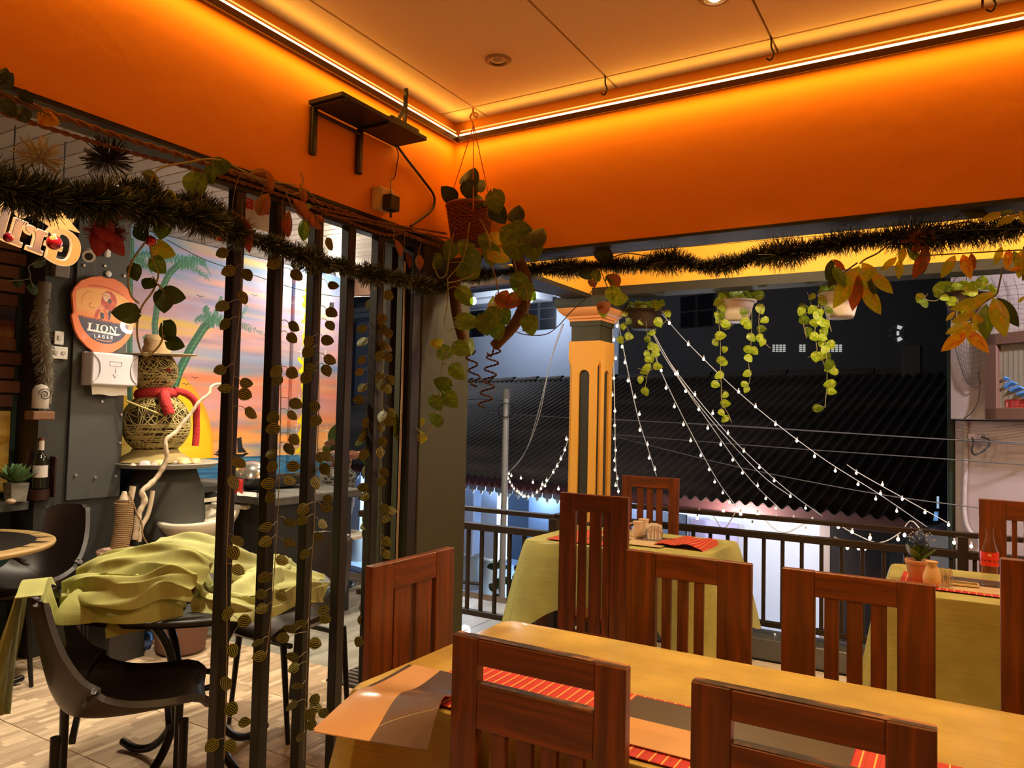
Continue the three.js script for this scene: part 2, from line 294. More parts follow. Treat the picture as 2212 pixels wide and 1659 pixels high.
// ---------------------------------------------------------------- the room behind the bars
const MX = -4.95; // the painted wall
{
  const fl = struct('floor_tiled', span(-5.1, -1.95, -0.16, -0.012, -5.3, 2.7), M(C(0.16, 0.12, 0.09), 0.8));
  const strip = (s0) => { seed = s0; return canvasTex(512, 512, (g) => {
    g.fillStyle = '#cdb394'; g.fillRect(0, 0, 512, 512);
    for (let r = 0; r < 14; r++) { let x = -rr(0, 120); while (x < 512) { const w = rr(90, 240), k = rr(-34, 26), y = r * 36.6; g.fillStyle = `rgb(${212 + k | 0},${186 + k | 0},${156 + k * 0.9 | 0})`; g.fillRect(x, y, w, 36.6);
      for (let q = 0; q < 16; q++) { g.fillStyle = `rgba(${rnd() < 0.5 ? '120,82,52' : '240,222,196'},${rr(0.06, 0.25)})`; g.fillRect(x + rnd() * w * 0.5, y + rnd() * 36, rr(30, w * 0.7), rr(1, 3.5)); }
      x += w; } }
  }); };
  const mats = [1, 2, 3].map((k) => M(0xffffff, 0.28, { map: strip(77 + k), clearcoat: 0.25, clearcoatRoughness: 0.25 }));
  seed = 4242;
  const gray = dataTex(256, 256, (u, v) => { const k = 0.66 + 0.24 * (fbm(u * 3, v * 10, 10, 4) - 0.5); return [k, k * 0.985, k * 0.93]; }, true), gm = M(0xffffff, 0.3, { map: gray, clearcoat: 0.25 });
  const T = 0.462, g0 = bx(T - 0.004, 0.014, T - 0.004, 0, 0, 0, 0.0015), g1 = uvBox(g0.clone()), g2 = g1;
  { const uv = g1.attributes.uv; for (let i = 0; i < uv.count; i++) uv.setXY(i, uv.getY(i) / T + 0.5, uv.getX(i) / T + 0.5); }
  for (let i = 0; i < 7; i++) for (let k = -4; k < 4; k++) { const m = part(fl, 'tile', g1, mats[(i * 5 + k * 3 + 12) % 3]); m.position.set(-1.97 - T * (i + 0.5), -0.006, -1.86 - T * (k - 0.5 + 0.5) + T / 2); }
  for (let i = 0; i < 7; i++) for (let k = 0; k < 4; k++) { const m = part(fl, 'tile', g2, gm); m.position.set(-1.97 - T * (i + 0.5), -0.006, -3.24 - T * (k + 0.5)); }
}
// where a point of the painted wall falls on its canvas
const MW = 1180, MH = 1360, MZ0 = -2.8, MZ1 = -5.14;
const mp = (px, py) => { const q = onX(px, py, MX); return [(MZ0 - q.z) / (MZ0 - MZ1) * MW, (2.72 - q.y) / 2.72 * MH]; };
const muralMap = canvasTex(MW, MH, (g) => {
  const sea = (2.72 - 1.09) / 2.72 * MH;
  const stops = [[0, '#6f93bd'], [0.10, '#7f93c4'], [0.22, '#a99ac6'], [0.34, '#b3a0c4'], [0.44, '#d9a5a6'], [0.52, '#8fa2c8'], [0.62, '#e08a6a'], [0.74, '#d79a9c'], [0.86, '#f0a25a'], [1, '#f4bd74']];
  const gr = g.createLinearGradient(0, 0, 0, sea); for (const [t, c] of stops) gr.addColorStop(t, c);
  g.fillStyle = gr; g.fillRect(0, 0, MW, sea);
  const blob = (x, y, w, h, c, a) => { g.save(); g.translate(x, y); g.scale(w, h); const r = g.createRadialGradient(0, 0, 0, 0, 0, 1); r.addColorStop(0, `rgba(${c},${a})`); r.addColorStop(1, `rgba(${c},0)`); g.fillStyle = r; g.fillRect(-1, -1, 2, 2); g.restore(); };
  const pal = ['228,120,96', '92,128,190', '236,172,164', '168,150,204', '232,196,96', '110,120,170', '240,142,112', '84,150,200'];
  for (let i = 0; i < 240; i++) { const y = rnd() * sea; blob(rnd() * MW, y, rr(80, 260), rr(8, 26), pal[(rnd() * 8) | 0], rr(0.2, 0.55)); }
  for (let i = 0; i < 26; i++) blob(rr(0, 560), rr(0.60, 0.97) * sea, rr(90, 240), rr(14, 34), ['246,120,70', '248,150,60', '250,100,60'][i % 3], rr(0.3, 0.6));
  for (let i = 0; i < 12; i++) blob(rr(120, 420), rr(0.37, 0.43) * sea, rr(70, 170), rr(10, 22), '226,190,70', 0.6);
  // sun
  const [sx, sy] = mp(305, 988), r = 300;
  g.save(); g.beginPath(); g.rect(0, 0, MW, sea); g.clip();
  const sg = g.createRadialGradient(sx, sy, 20, sx, sy, r); sg.addColorStop(0, '#fff0a0'); sg.addColorStop(0.5, '#fbd32a'); sg.addColorStop(0.94, '#f9c40f'); sg.addColorStop(1, '#f6a21c');
  g.fillStyle = sg; g.beginPath(); g.ellipse(sx, sy, r * 1.0, r * 1.14, 0, 0, 7); g.fill(); g.restore();
  for (let i = 0; i < 14; i++) blob(sx + rr(-100, 260), sea - rr(6, 90), rr(60, 160), rr(5, 12), ['250,232,120', '244,150,90'][i % 2], 0.5);
  // sea
  const sg2 = g.createLinearGradient(0, sea, 0, MH); sg2.addColorStop(0, '#3f7fae'); sg2.addColorStop(0.25, '#2f6ca4'); sg2.addColorStop(1, '#1c4470'); g.fillStyle = sg2; g.fillRect(0, sea, MW, MH - sea);
  for (let i = 0; i < 260; i++) { const y = sea + Math.pow(rnd(), 1.4) * (MH - sea); blob(rnd() * MW, y, rr(20, 150), rr(1.5, 6), rnd() < 0.55 ? '160,200,224' : '24,64,112', rr(0.25, 0.7)); }
  // palms
  const pm = (pts) => { g.beginPath(); pts.forEach((p, i) => { const q = mp(p[0], p[1]); i ? g.lineTo(q[0], q[1]) : g.moveTo(q[0], q[1]); }); };
  const trunk = (pts, w) => { g.lineCap = 'round'; g.lineJoin = 'round'; g.strokeStyle = '#1f5b46'; g.lineWidth = w; pm(pts); g.stroke(); g.strokeStyle = 'rgba(96,160,110,0.55)'; g.lineWidth = w * 0.25; pm(pts.map((p) => [p[0] + 3, p[1]])); g.stroke(); g.strokeStyle = 'rgba(10,40,30,0.6)'; g.lineWidth = 2; for (let i = 0; i < pts.length - 1; i++) for (let k = 0; k < 5; k++) { const a = mp(lerp(pts[i][0], pts[i + 1][0], k / 5), lerp(pts[i][1], pts[i + 1][1], k / 5)); g.beginPath(); g.moveTo(a[0] - w / 2, a[1] + 3); g.lineTo(a[0] + w / 2, a[1] - 2); g.stroke(); } };
  const frond = (x0, y0, x1, y1, x2, y2) => { const a = mp(x0, y0), b = mp(x1, y1), c = mp(x2, y2); for (let i = 0; i <= 26; i++) { const t = i / 26, x = lerp(lerp(a[0], b[0], t), lerp(b[0], c[0], t), t), y = lerp(lerp(a[1], b[1], t), lerp(b[1], c[1], t), t), l = 26 * (1 - t * 0.7); g.strokeStyle = ['rgba(38,104,84,0.75)', 'rgba(70,140,104,0.7)', 'rgba(28,84,72,0.75)'][i % 3]; g.lineWidth = 5 * (1 - t * 0.6); for (const s of [-1, 1]) { g.beginPath(); g.moveTo(x, y); g.lineTo(x + rr(-4, 8) + t * 8, y + s * l * rr(0.5, 1) + 5); g.stroke(); } } };
  trunk([[372, 850], [388, 800], [412, 752], [440, 708], [458, 692]], 34);
  for (const f of [[458, 690, 500, 680, 540, 715], [460, 690, 520, 690, 570, 722], [455, 690, 440, 650, 438, 672], [460, 688, 470, 655, 476, 640], [455, 690, 430, 676, 420, 692], [462, 692, 520, 700, 530, 660]]) frond(...f);
  trunk([[336, 745], [334, 700], [342, 640], [366, 590], [392, 566]], 24);
  for (const f of [[395, 566, 430, 540, 452, 590], [395, 566, 440, 560, 440, 566], [392, 566, 360, 540, 345, 570], [395, 562, 420, 575, 448, 600]]) frond(...f);
  trunk([[281, 860], [280, 760], [281, 640], [284, 520]], 20); frond(284, 560, 320, 535, 336, 560); frond(284, 560, 310, 560, 325, 585); frond(338, 745, 312, 720, 308, 730);
  // birds and boat
  g.strokeStyle = '#3a3a4c'; g.lineWidth = 2.5;
  for (const [x, y] of [[421, 818], [402, 832], [432, 642], [583, 625], [550, 640], [583, 655], [645, 612]]) { const [a, b] = mp(x, y); g.beginPath(); g.moveTo(a - 15, b - 5); g.quadraticCurveTo(a - 6, b - 9, a, b); g.quadraticCurveTo(a + 6, b - 9, a + 15, b - 4); g.stroke(); }
  const fillP = (pts, c) => { pm(pts); g.closePath(); g.fillStyle = c; g.fill(); };
  fillP([[466, 979], [491, 950], [512, 944], [511, 978]], '#15151a'); fillP([[512, 947], [521, 944], [524, 966], [533, 977], [513, 978]], '#1c1c22'); fillP([[460, 981], [478, 987], [525, 987], [538, 979], [530, 978], [524, 981], [466, 980]], '#0e0e12');
  // letters on the end of the wall, with painted sparkles
  const ls = 'RESTAURANT'; g.lineJoin = 'round';
  const [gx, gy] = mp(665, 800); blob(gx, gy, 90, 560, '150,160,170', 0.55); blob(gx + 10, mp(660, 640)[1], 110, 120, '214,214,120', 0.6);
  for (let i = 0; i < 10; i++) { const [x, y] = mp(663 - i * 1.1, 646 + i * 35.5); g.save(); g.translate(x, y); g.transform(1, 0.05, -0.22, 1, 0, 0); g.font = 'bold 100px serif'; g.textAlign = 'center'; g.textBaseline = 'middle'; g.scale(0.98, 1.02); g.strokeStyle = '#f6e21c'; g.lineWidth = 13; g.strokeText(ls[i], 0, 0); g.fillStyle = '#f8e626'; g.fillText(ls[i], 0, 0); g.restore(); }
  g.strokeStyle = '#f6e21c'; g.lineWidth = 17; g.lineCap = 'round';
  for (const q of [[[640, 776], [652, 790]], [[650, 768], [654, 785]], [[635, 975], [646, 966]], [[651, 642], [661, 658]], [[640, 936], [650, 920]]]) { pm(q); g.stroke(); }
  g.strokeStyle = 'rgba(255,255,255,0.9)'; g.lineWidth = 2;
  for (const [x, y] of [[633, 655], [646, 668], [650, 700], [640, 860], [636, 918], [697, 770], [700, 930], [698, 952], [644, 760], [634, 930]]) { const [a, b] = mp(x, y), s = rr(10, 24); g.beginPath(); g.moveTo(a - s, b); g.lineTo(a + s, b); g.moveTo(a, b - s * 1.3); g.lineTo(a, b + s * 1.3); g.stroke(); }
  for (let i = 0; i < 2600; i++) { g.fillStyle = `rgba(${rnd() < 0.5 ? '255,255,255' : '40,30,50'},${rr(0.02, 0.07)})`; g.fillRect(rnd() * MW, rnd() * MH, rr(1, 4), rr(1, 4)); }
});
{
  const mm = M(0xffffff, 0.55, { map: muralMap, bumpMap: plasterBump, bumpScale: 0.003 });
  const wallG = (x0, x1, z0, z1) => { const g = uvBox(span(x0, x1, 0, 2.72, z0, z1, 0)), p = g.attributes.position, uv = g.attributes.uv; for (let i = 0; i < p.count; i++) uv.setXY(i, (MZ0 - p.getZ(i)) / (MZ0 - MZ1), p.getY(i) / 2.72); return g; };
  struct('wall_painted', wallG(-5.1, MX, -4.56, -2.4), mm);
  struct('wall_painted_end', wallG(-5.1, MX + 0.035, MZ1, -4.565), mm);
  struct('wall_side', span(-5.05, -4.87, 0, 2.75, -2.38, 2.7), Mt.darkGreen);
  struct('pillar_dark', span(-4.96, -4.625, 0, 2.75, -2.88, -2.36, 0.004), M(C(0.022, 0.022, 0.021), 0.55));
  // ceiling of boards
  const c = struct('ceiling_boarded', span(-5.1, -2.08, 2.76, 2.9, -5.25, 2.7), M(C(0.1, 0.08, 0.06), 0.9));
  const bm = [0, 1, 2].map((k) => M(C(0.27 + 0.03 * k, 0.24 + 0.03 * k, 0.22 + 0.03 * k), 0.45));
  const pg = bx(2.86, 0.028, 0.102, -3.52, 2.737, 0, 0.004);
  for (let i = 0; i < 40; i++) { const m = part(c, 'plank', pg, bm[(i * 7) % 3]); m.position.z = -5.2 + i * 0.107; }
  struct('beam_terrace', span(-4.95, -2.2, 2.56, 2.74, -5.32, -5.26, 0.004), M(C(0.10, 0.05, 0.03), 0.6));
}
{ // brick facing beside the dark pillar, each brick a part of the wall, with a painted panel between
  const wl = struct('wall_brick_backing', span(-4.88, -4.862, 0.95, 2.6, -2.33, -1.2), M(C(0.03, 0.02, 0.016), 0.9));
  const bms = [0, 1, 2].map((k) => M(C(0.19 + 0.04 * k, 0.085 + 0.016 * k, 0.055 + 0.01 * k), 0.85, { bumpMap: plasterBump, bumpScale: 0.004 }));
  const bg = bx(0.022, 0.070, 0.235, 0, 0, 0, 0.004);
  for (const [y0, n] of [[1.49, 5], [2.09, 6]]) for (let r = 0; r < n; r++) for (let k = 0; k < 5; k++) { const m = part(wl, 'brick', bg, bms[(r * 5 + k * 3) % 3]); m.position.set(-4.858 + rr(-0.003, 0.003), y0 + r * 0.084, -2.21 + k * 0.25 - (r % 2) * 0.125 + 0.0); }
  const pic = canvasTex(256, 512, (g) => { const q = g.createLinearGradient(0, 0, 0, 512); for (const [t, c] of [[0, '#1b2138'], [0.25, '#27304f'], [0.45, '#4a2130'], [0.62, '#8a3a24'], [0.78, '#a5713a'], [1, '#74502c']]) q.addColorStop(t, c); g.fillStyle = q; g.fillRect(0, 0, 256, 512); for (let i = 0; i < 60; i++) { g.fillStyle = `rgba(${['220,120,50', '60,70,120', '200,170,90'][i % 3]},0.16)`; g.beginPath(); g.ellipse(rnd() * 256, rnd() * 512, rr(20, 90), rr(6, 26), 0, 0, 7); g.fill(); } });
  const pg = uvBox(span(-4.866, -4.856, 1.84, 2.06, -2.32, -1.3)); solo('wall_picture', 'dark sunset picture painted between the brick courses', 'picture', (() => { const uv = pg.attributes.uv; for (let i = 0; i < uv.count; i++) uv.setXY(i, uv.getX(i) * -1, (uv.getY(i) - 1.84) / 0.22); return pg; })(), M(0xffffff, 0.6, { map: pic }));
  const yel = canvasTex(256, 256, (g) => { g.fillStyle = '#caa23c'; g.fillRect(0, 0, 256, 256); for (let i = 0; i < 120; i++) { g.fillStyle = `rgba(${['255,236,170', '170,110,20', '236,190,60'][i % 3]},0.22)`; g.beginPath(); g.ellipse(rnd() * 256, rnd() * 256, rr(10, 60), rr(8, 40), 0, 0, 7); g.fill(); } });
  solo('painted_band', 'yellow painted wall band above the shelf with the succulent', 'wall painting', uvBox(span(-4.866, -4.852, 0.95, 1.43, -2.32, -1.3), 1.8), M(0xffffff, 0.6, { map: yel }));
}
// ---------------------------------------------------------------- bars of the screen, rope along the beam
{
  const zs = [-1.586, -1.752, -1.930, -2.100, -2.268];
  const say = ['first', 'second', 'third', 'fourth', 'fifth'];
  zs.forEach((z, i) => {
    const t = thing('screen_bar', `dark brown steel bar of the room screen, ${say[i]} counted from the mural side`, 'bar', V(-1.985, 0, z), 0, 'bars of the room screen');
    part(t, 'tube', span(-0.02, 0.02, 0, 2.17, -0.02, 0.02, 0.004), Mt.bar);
    part(t, 'foot_plate', span(-0.04, 0.04, 0, 0.006, -0.04, 0.04, 0.002), Mt.bar);
  });
  const h = thing('screen_support', 'dark steel frame holding the screen bars below the orange beam', 'frame', V(-1.985, 0, 0));
  part(h, 'header', span(-0.025, 0.025, 2.165, 2.222, -2.52, -1.48, 0.004), Mt.bar);
  part(h, 'side_post', span(-0.03, 0.03, 0, 2.166, -2.52, -2.46, 0.004), Mt.bar);
  part(h, 'side_post', span(-0.075, -0.045, 0, 2.166, -2.45, -2.41, 0.004), Mt.bar);
  part(h, 'conduit', tube([V(0.01, 2.1, -2.425), V(0.012, 1.6, -2.427), V(0.01, 0.6, -2.425), V(0.01, 0.02, -2.424)], 0.004, 16, 6), Mt.worn);
}
const ropePath = (x, y0, y1, z0, z1, sag, n = 8) => Array.from({ length: n + 1 }, (_, i) => { const t = i / n; return V(x + 0.006 * Math.sin(i * 2.1), lerp(y0, y1, t) - sag * Math.sin(t * Math.PI * 2.5) * 0.5, lerp(z0, z1, t)); });
function twisted(pts, r, seg) { // a two-strand rope
  const c = curve(pts), len = c.getLength(), A = [], B = [], N = Math.ceil(len / (r * 2.2));
  const fr = c.computeFrenetFrames(N, false);
  for (let i = 0; i <= N; i++) { const p = c.getPointAt(i / N), a = i * 1.5; const o = fr.normals[i].clone().multiplyScalar(Math.cos(a) * r * 0.55).addScaledVector(fr.binormals[i], Math.sin(a) * r * 0.55); A.push(p.clone().add(o)); B.push(p.clone().sub(o)); }
  return join([new THREE.TubeGeometry(curve(A), N * 2, r * 0.62, 5), new THREE.TubeGeometry(curve(B), N * 2, r * 0.62, 5)]);
}
solo('rope', 'thick brown twisted rope along the lower edge of the orange beam', 'rope', twisted(ropePath(-1.945, 2.205, 2.205, -0.55, -2.62, 0.012), 0.0085), Mt.rope);
solo('rope', 'thinner brown rope under the beam edge that ends at the hanging basket', 'rope', twisted([...ropePath(-1.955, 2.165, 2.19, -0.6, -2.3, 0.02, 6), onZ(900, 497, -2.5), onZ(958, 522, -2.58)], 0.006), Mt.rope);
solo('rope', 'two thin ropes slanting from the beam corner to the hanging basket', 'rope', join([twisted([onX(690, 450, -1.935), onX(820, 480, -1.93), onZ(965, 505, -2.62)], 0.0045), twisted([onX(700, 462, -1.935), onX(840, 490, -1.93), onZ(970, 516, -2.62)], 0.004)]), Mt.rope);

// ---------------------------------------------------------------- leaves
function leafShape(kind, L = 1) { // base at the origin, tip along +y, upper face to +z
  const nu = 6, nv = 7, prof = {
    heart: (t) => 0.47 * Math.pow(Math.sin(Math.PI * Math.pow(t, 0.62) * 0.999), 0.72), round: (t) => 0.46 * Math.pow(Math.sin(Math.PI * Math.pow(t, 0.74)), 0.62), lance: (t) => 0.165 * Math.pow(Math.sin(Math.PI * Math.pow(t, 0.86)), 0.85), dry: (t) => 0.3 * Math.pow(Math.sin(Math.PI * Math.pow(t, 0.8)), 0.8),
  }[kind], lobe = { heart: 0.2, round: 0.1, lance: 0, dry: 0.05 }[kind], fold = { heart: 0.16, round: 0.1, lance: 0.3, dry: 0.9 }[kind], droop = { heart: 0.16, round: 0.1, lance: 0.14, dry: 0.45 }[kind];
  return grid(nu, nv, (u, v) => { const s = u * 2 - 1, t = 1 - v, w = prof(clamp(t, 0.001, 0.999)); return V(s * w, t - lobe * Math.abs(s) * Math.pow(1 - t, 3), -fold * Math.abs(s) * w - droop * t * t + 0.05 * Math.sin(s * 5 + t * 6) * w).multiplyScalar(L); });
}
const LEAF = { heart: leafShape('heart'), round: leafShape('round'), lance: leafShape('lance'), dry: leafShape('dry') };
const stripedMap = dataTex(128, 128, (u, v) => { // dark leaf with pale bands that arch from stalk to tip
  const s = (u - 0.5) * 2, t = v, w = Math.pow(Math.sin(Math.PI * clamp(Math.pow(t, 0.74), 0.001, 0.999)), 0.4), k = Math.abs(s) * 3.0 + 0.15 * (1 - w), d = Math.abs(k - Math.round(k)), m = smooth(d, 0.24, 0.36);
  return [lerp(0.030, 0.58, m), lerp(0.048, 0.56, m), lerp(0.008, 0.12, m)];
}, true);
const leafMap = (a, b, c) => dataTex(128, 128, (u, v) => { const n = fbm(u * 5, v * 5, 5, 4), e = smooth(n, 0.5, 0.62), mid = Math.exp(-Math.pow((u - 0.5) * 22, 2)), k = 0.9 + 0.2 * vnoise(u * 20, v * 20, 20, 20); return a.map((x, i) => (lerp(x, b[i], e) * (1 - 0.25 * mid) + c[i] * 0.25 * mid) * k); }, true);
const leafMat = (map, more = {}) => M(0xffffff, 0.42, { map, transmission: 0.25, thickness: 0, ...more });
const LM = {
  striped: M(0xffffff, 0.5, { map: stripedMap }),
  pothos: leafMat(leafMap([0.36, 0.47, 0.07], [0.46, 0.56, 0.11], [0.5, 0.6, 0.2])),
  pothosPale: leafMat(leafMap([0.62, 0.76, 0.16], [0.80, 0.86, 0.32], [0.84, 0.9, 0.45])),
  pothosDark: leafMat(leafMap([0.14, 0.22, 0.04], [0.20, 0.26, 0.05], [0.25, 0.32, 0.1])),
  yellowGreen: leafMat(leafMap([0.66, 0.66, 0.09], [0.80, 0.62, 0.07], [0.8, 0.8, 0.3])),
  yellow: leafMat(leafMap([0.84, 0.62, 0.06], [0.80, 0.40, 0.05], [0.8, 0.7, 0.2])),
  russet: leafMat(leafMap([0.58, 0.26, 0.07], [0.42, 0.30, 0.07], [0.5, 0.3, 0.1])),
  dry: M(C(0.36, 0.12, 0.045), 0.85), dryPale: M(C(0.42, 0.3, 0.1), 0.85),
  stem: M(C(0.30, 0.24, 0.07), 0.6), stemPale: M(C(0.44, 0.42, 0.2), 0.6), wire: M(C(0.26, 0.19, 0.11), 0.7), stemDark: M(C(0.10, 0.075, 0.03), 0.7),
};
const eyeAt = V(0, EYE, 0);
function putLeaf(parent, geo, mat, p, size, ang, tiltX = 0, tiltZ = 0, name = 'leaf') { // ang: direction of the tip seen from the room, 0 up, clockwise
  const n = eyeAt.clone().sub(p).setY(rr(-0.1, 0.35)).normalize(), x = V(0, 1, 0).cross(n).normalize(), y = n.clone().cross(x);
  const m = part(parent, name, geo, mat);
  m.quaternion.setFromRotationMatrix(new THREE.Matrix4().makeBasis(x, y, n)).multiply(new THREE.Quaternion().setFromEuler(new THREE.Euler(0, 0, -ang))).multiply(new THREE.Quaternion().setFromEuler(new THREE.Euler(tiltX, tiltZ, 0)));
  m.position.copy(p); m.scale.setScalar(size); return m;
}
// ---------------------------------------------------------------- artificial vines with striped leaves on the bars
function barVine(label, x, stem, leaves) {
  const t = thing('artificial_vine', label, 'vine'), S = stem.map((p) => onX(p[0], p[1], x + rr(-0.006, 0.006))), stems = [tube(S, 0.0016, 60, 5)];
  for (const [px, py] of leaves) {
    let best = stem[0]; const sy = py - 14; for (let i = 0; i < stem.length - 1; i++) if (sy >= stem[i][1] && sy <= stem[i + 1][1]) { const k = (sy - stem[i][1]) / (stem[i + 1][1] - stem[i][1]); best = [lerp(stem[i][0], stem[i + 1][0], k), sy]; }
    if (best === stem[0] && sy > stem[stem.length - 1][1]) best = stem[stem.length - 1];
    const a = onX(best[0], best[1], x), c = onX(px, py, x + rr(0.0, 0.045)), size = rr(0.037, 0.047), dx = px - best[0], dy = py - best[1];
    const d = Math.atan2(dx, -dy * 0.6 - 4), ang = d + rr(-0.5, 0.5), dir = V(Math.sin(ang), Math.cos(ang), 0);
    const m = putLeaf(t, LEAF.round, LM.striped, c, size, ang, rr(-0.5, 0.35), rr(-0.7, 0.7));
    const up = V(0, size * 0.45, 0).applyQuaternion(m.quaternion); m.position.sub(up);
    stems.push(tube([a, a.clone().lerp(m.position, 0.5).add(V(0.004, 0.006, 0)), m.position.clone()], 0.0011, 6, 4));
  }
  part(t, 'stem', join(stems), LM.wire); return t;
}
barVine('striped-leaf artificial vine on the first screen bar beside the mural sun', -1.95, [[523, 430], [520, 640], [505, 800], [500, 1000], [490, 1200], [490, 1400], [484, 1640]],
  [[480, 547], [494, 586], [534, 594], [526, 642], [480, 663], [485, 700], [475, 800], [486, 840], [532, 827], [530, 852], [543, 892], [517, 999], [506, 1042], [513, 1170], [504, 1195], [515, 1231], [492, 1328], [529, 1342], [504, 1406], [487, 1478], [501, 1532], [529, 1561], [457, 1611], [498, 1612]]);
barVine('striped-leaf artificial vine hanging on the second screen bar over the cloth heap', -1.95, [[610, 430], [607, 640], [606, 900], [602, 1060], [596, 1180], [588, 1300], [575, 1420]],
  [[592, 549], [592, 570], [641, 572], [641, 594], [634, 706], [631, 730], [597, 803], [632, 806], [598, 822], [589, 902], [589, 927], [639, 873], [632, 897], [636, 950], [624, 971], [584, 980], [587, 1008], [634, 1008], [626, 1037], [579, 1045], [582, 1075], [574, 1140], [573, 1170], [626, 1131], [625, 1174], [610, 1210], [571, 1249], [564, 1285], [565, 1315], [609, 1287], [557, 1390], [560, 1418]]);
barVine('striped-leaf artificial vine running the full height of the third screen bar', -1.95, [[695, 450], [690, 640], [688, 900], [680, 1100], [668, 1300], [655, 1640]],
  [[674, 581], [708, 580], [713, 527], [660, 444], [720, 616], [716, 675], [713, 704], [707, 735], [667, 737], [665, 761], [713, 777], [705, 801], [670, 795], [661, 816], [679, 879], [681, 910], [691, 988], [705, 985], [701, 1014], [683, 1043], [708, 1079], [705, 1098], [654, 1100], [653, 1125], [698, 1132], [689, 1160], [659, 1198], [625, 1360], [648, 1350], [610, 1379], [682, 1390], [700, 1318], [703, 1337], [631, 1421], [634, 1443], [642, 1484], [631, 1526], [681, 1512], [682, 1528], [700, 1542], [670, 1545], [673, 1567], [650, 1594]]);
barVine('brightly lit striped-leaf artificial vine hanging free between the fourth and fifth bars', -2.03, [[800, 585], [803, 700], [806, 850], [810, 1000], [808, 1100], [790, 1250], [780, 1430]],
  [[799, 658], [782, 711], [806, 723], [782, 738], [807, 742], [782, 778], [777, 804], [811, 828], [782, 838], [807, 849], [775, 864], [792, 913], [792, 932], [784, 945], [786, 983], [796, 975], [805, 999], [791, 1016], [784, 1054], [788, 1073], [805, 1090], [793, 1119], [789, 1135], [792, 1152], [801, 1193], [801, 1215], [784, 1317], [784, 1340], [775, 1387], [787, 1417]]);
barVine('shaded striped-leaf artificial vine on the fifth screen bar by the dark pillar', -1.955, [[828, 540], [826, 800], [824, 1000], [822, 1200]],
  [[840, 638], [825, 689], [825, 711], [839, 719], [825, 747], [839, 750], [821, 770], [839, 772], [820, 813], [822, 832], [844, 822], [839, 841], [824, 899], [846, 892], [840, 911], [824, 922], [826, 955], [822, 978], [830, 1021], [824, 1042], [831, 1100], [845, 1102], [835, 1121], [835, 1170], [836, 1198]]);
// ---------------------------------------------------------------- living climbers
function climber(name, label, cat, stems, leaves, mats, stemMat, kind = 'heart', r = 0.0022, pet = true) { // leaves: [point, size, angle, material number, tilt, stalk from]
  const t = thing(name, label, cat), g = stems.map((s) => tube(s, r, Math.max(8, s.length * 6), 5));
  const all = stems.flatMap((s) => curve(s).getPoints(s.length * 5));
  for (const [p, size, ang, k, tx = rr(-0.4, 0.4), tz = rr(-0.5, 0.5)] of leaves) {
    const m = putLeaf(t, LEAF[kind], mats[k % mats.length], p, size, ang, tx, tz), up = V(0, size * 0.5, 0).applyQuaternion(m.quaternion); m.position.sub(up);
    if (pet) { let b = all[0], bd = 1e9; for (const q of all) { const d = q.distanceTo(m.position) + Math.max(0, q.y - m.position.y - 0.05) * 0.3; if (d < bd) { bd = d; b = q; } } if (bd < 0.35) g.push(tube([b, b.clone().lerp(m.position, 0.5).add(V(0, 0.012, 0.004)), m.position.clone()], r * 0.7, 6, 4)); }
  }
  part(t, 'stem', join(g), stemMat); return t;
}
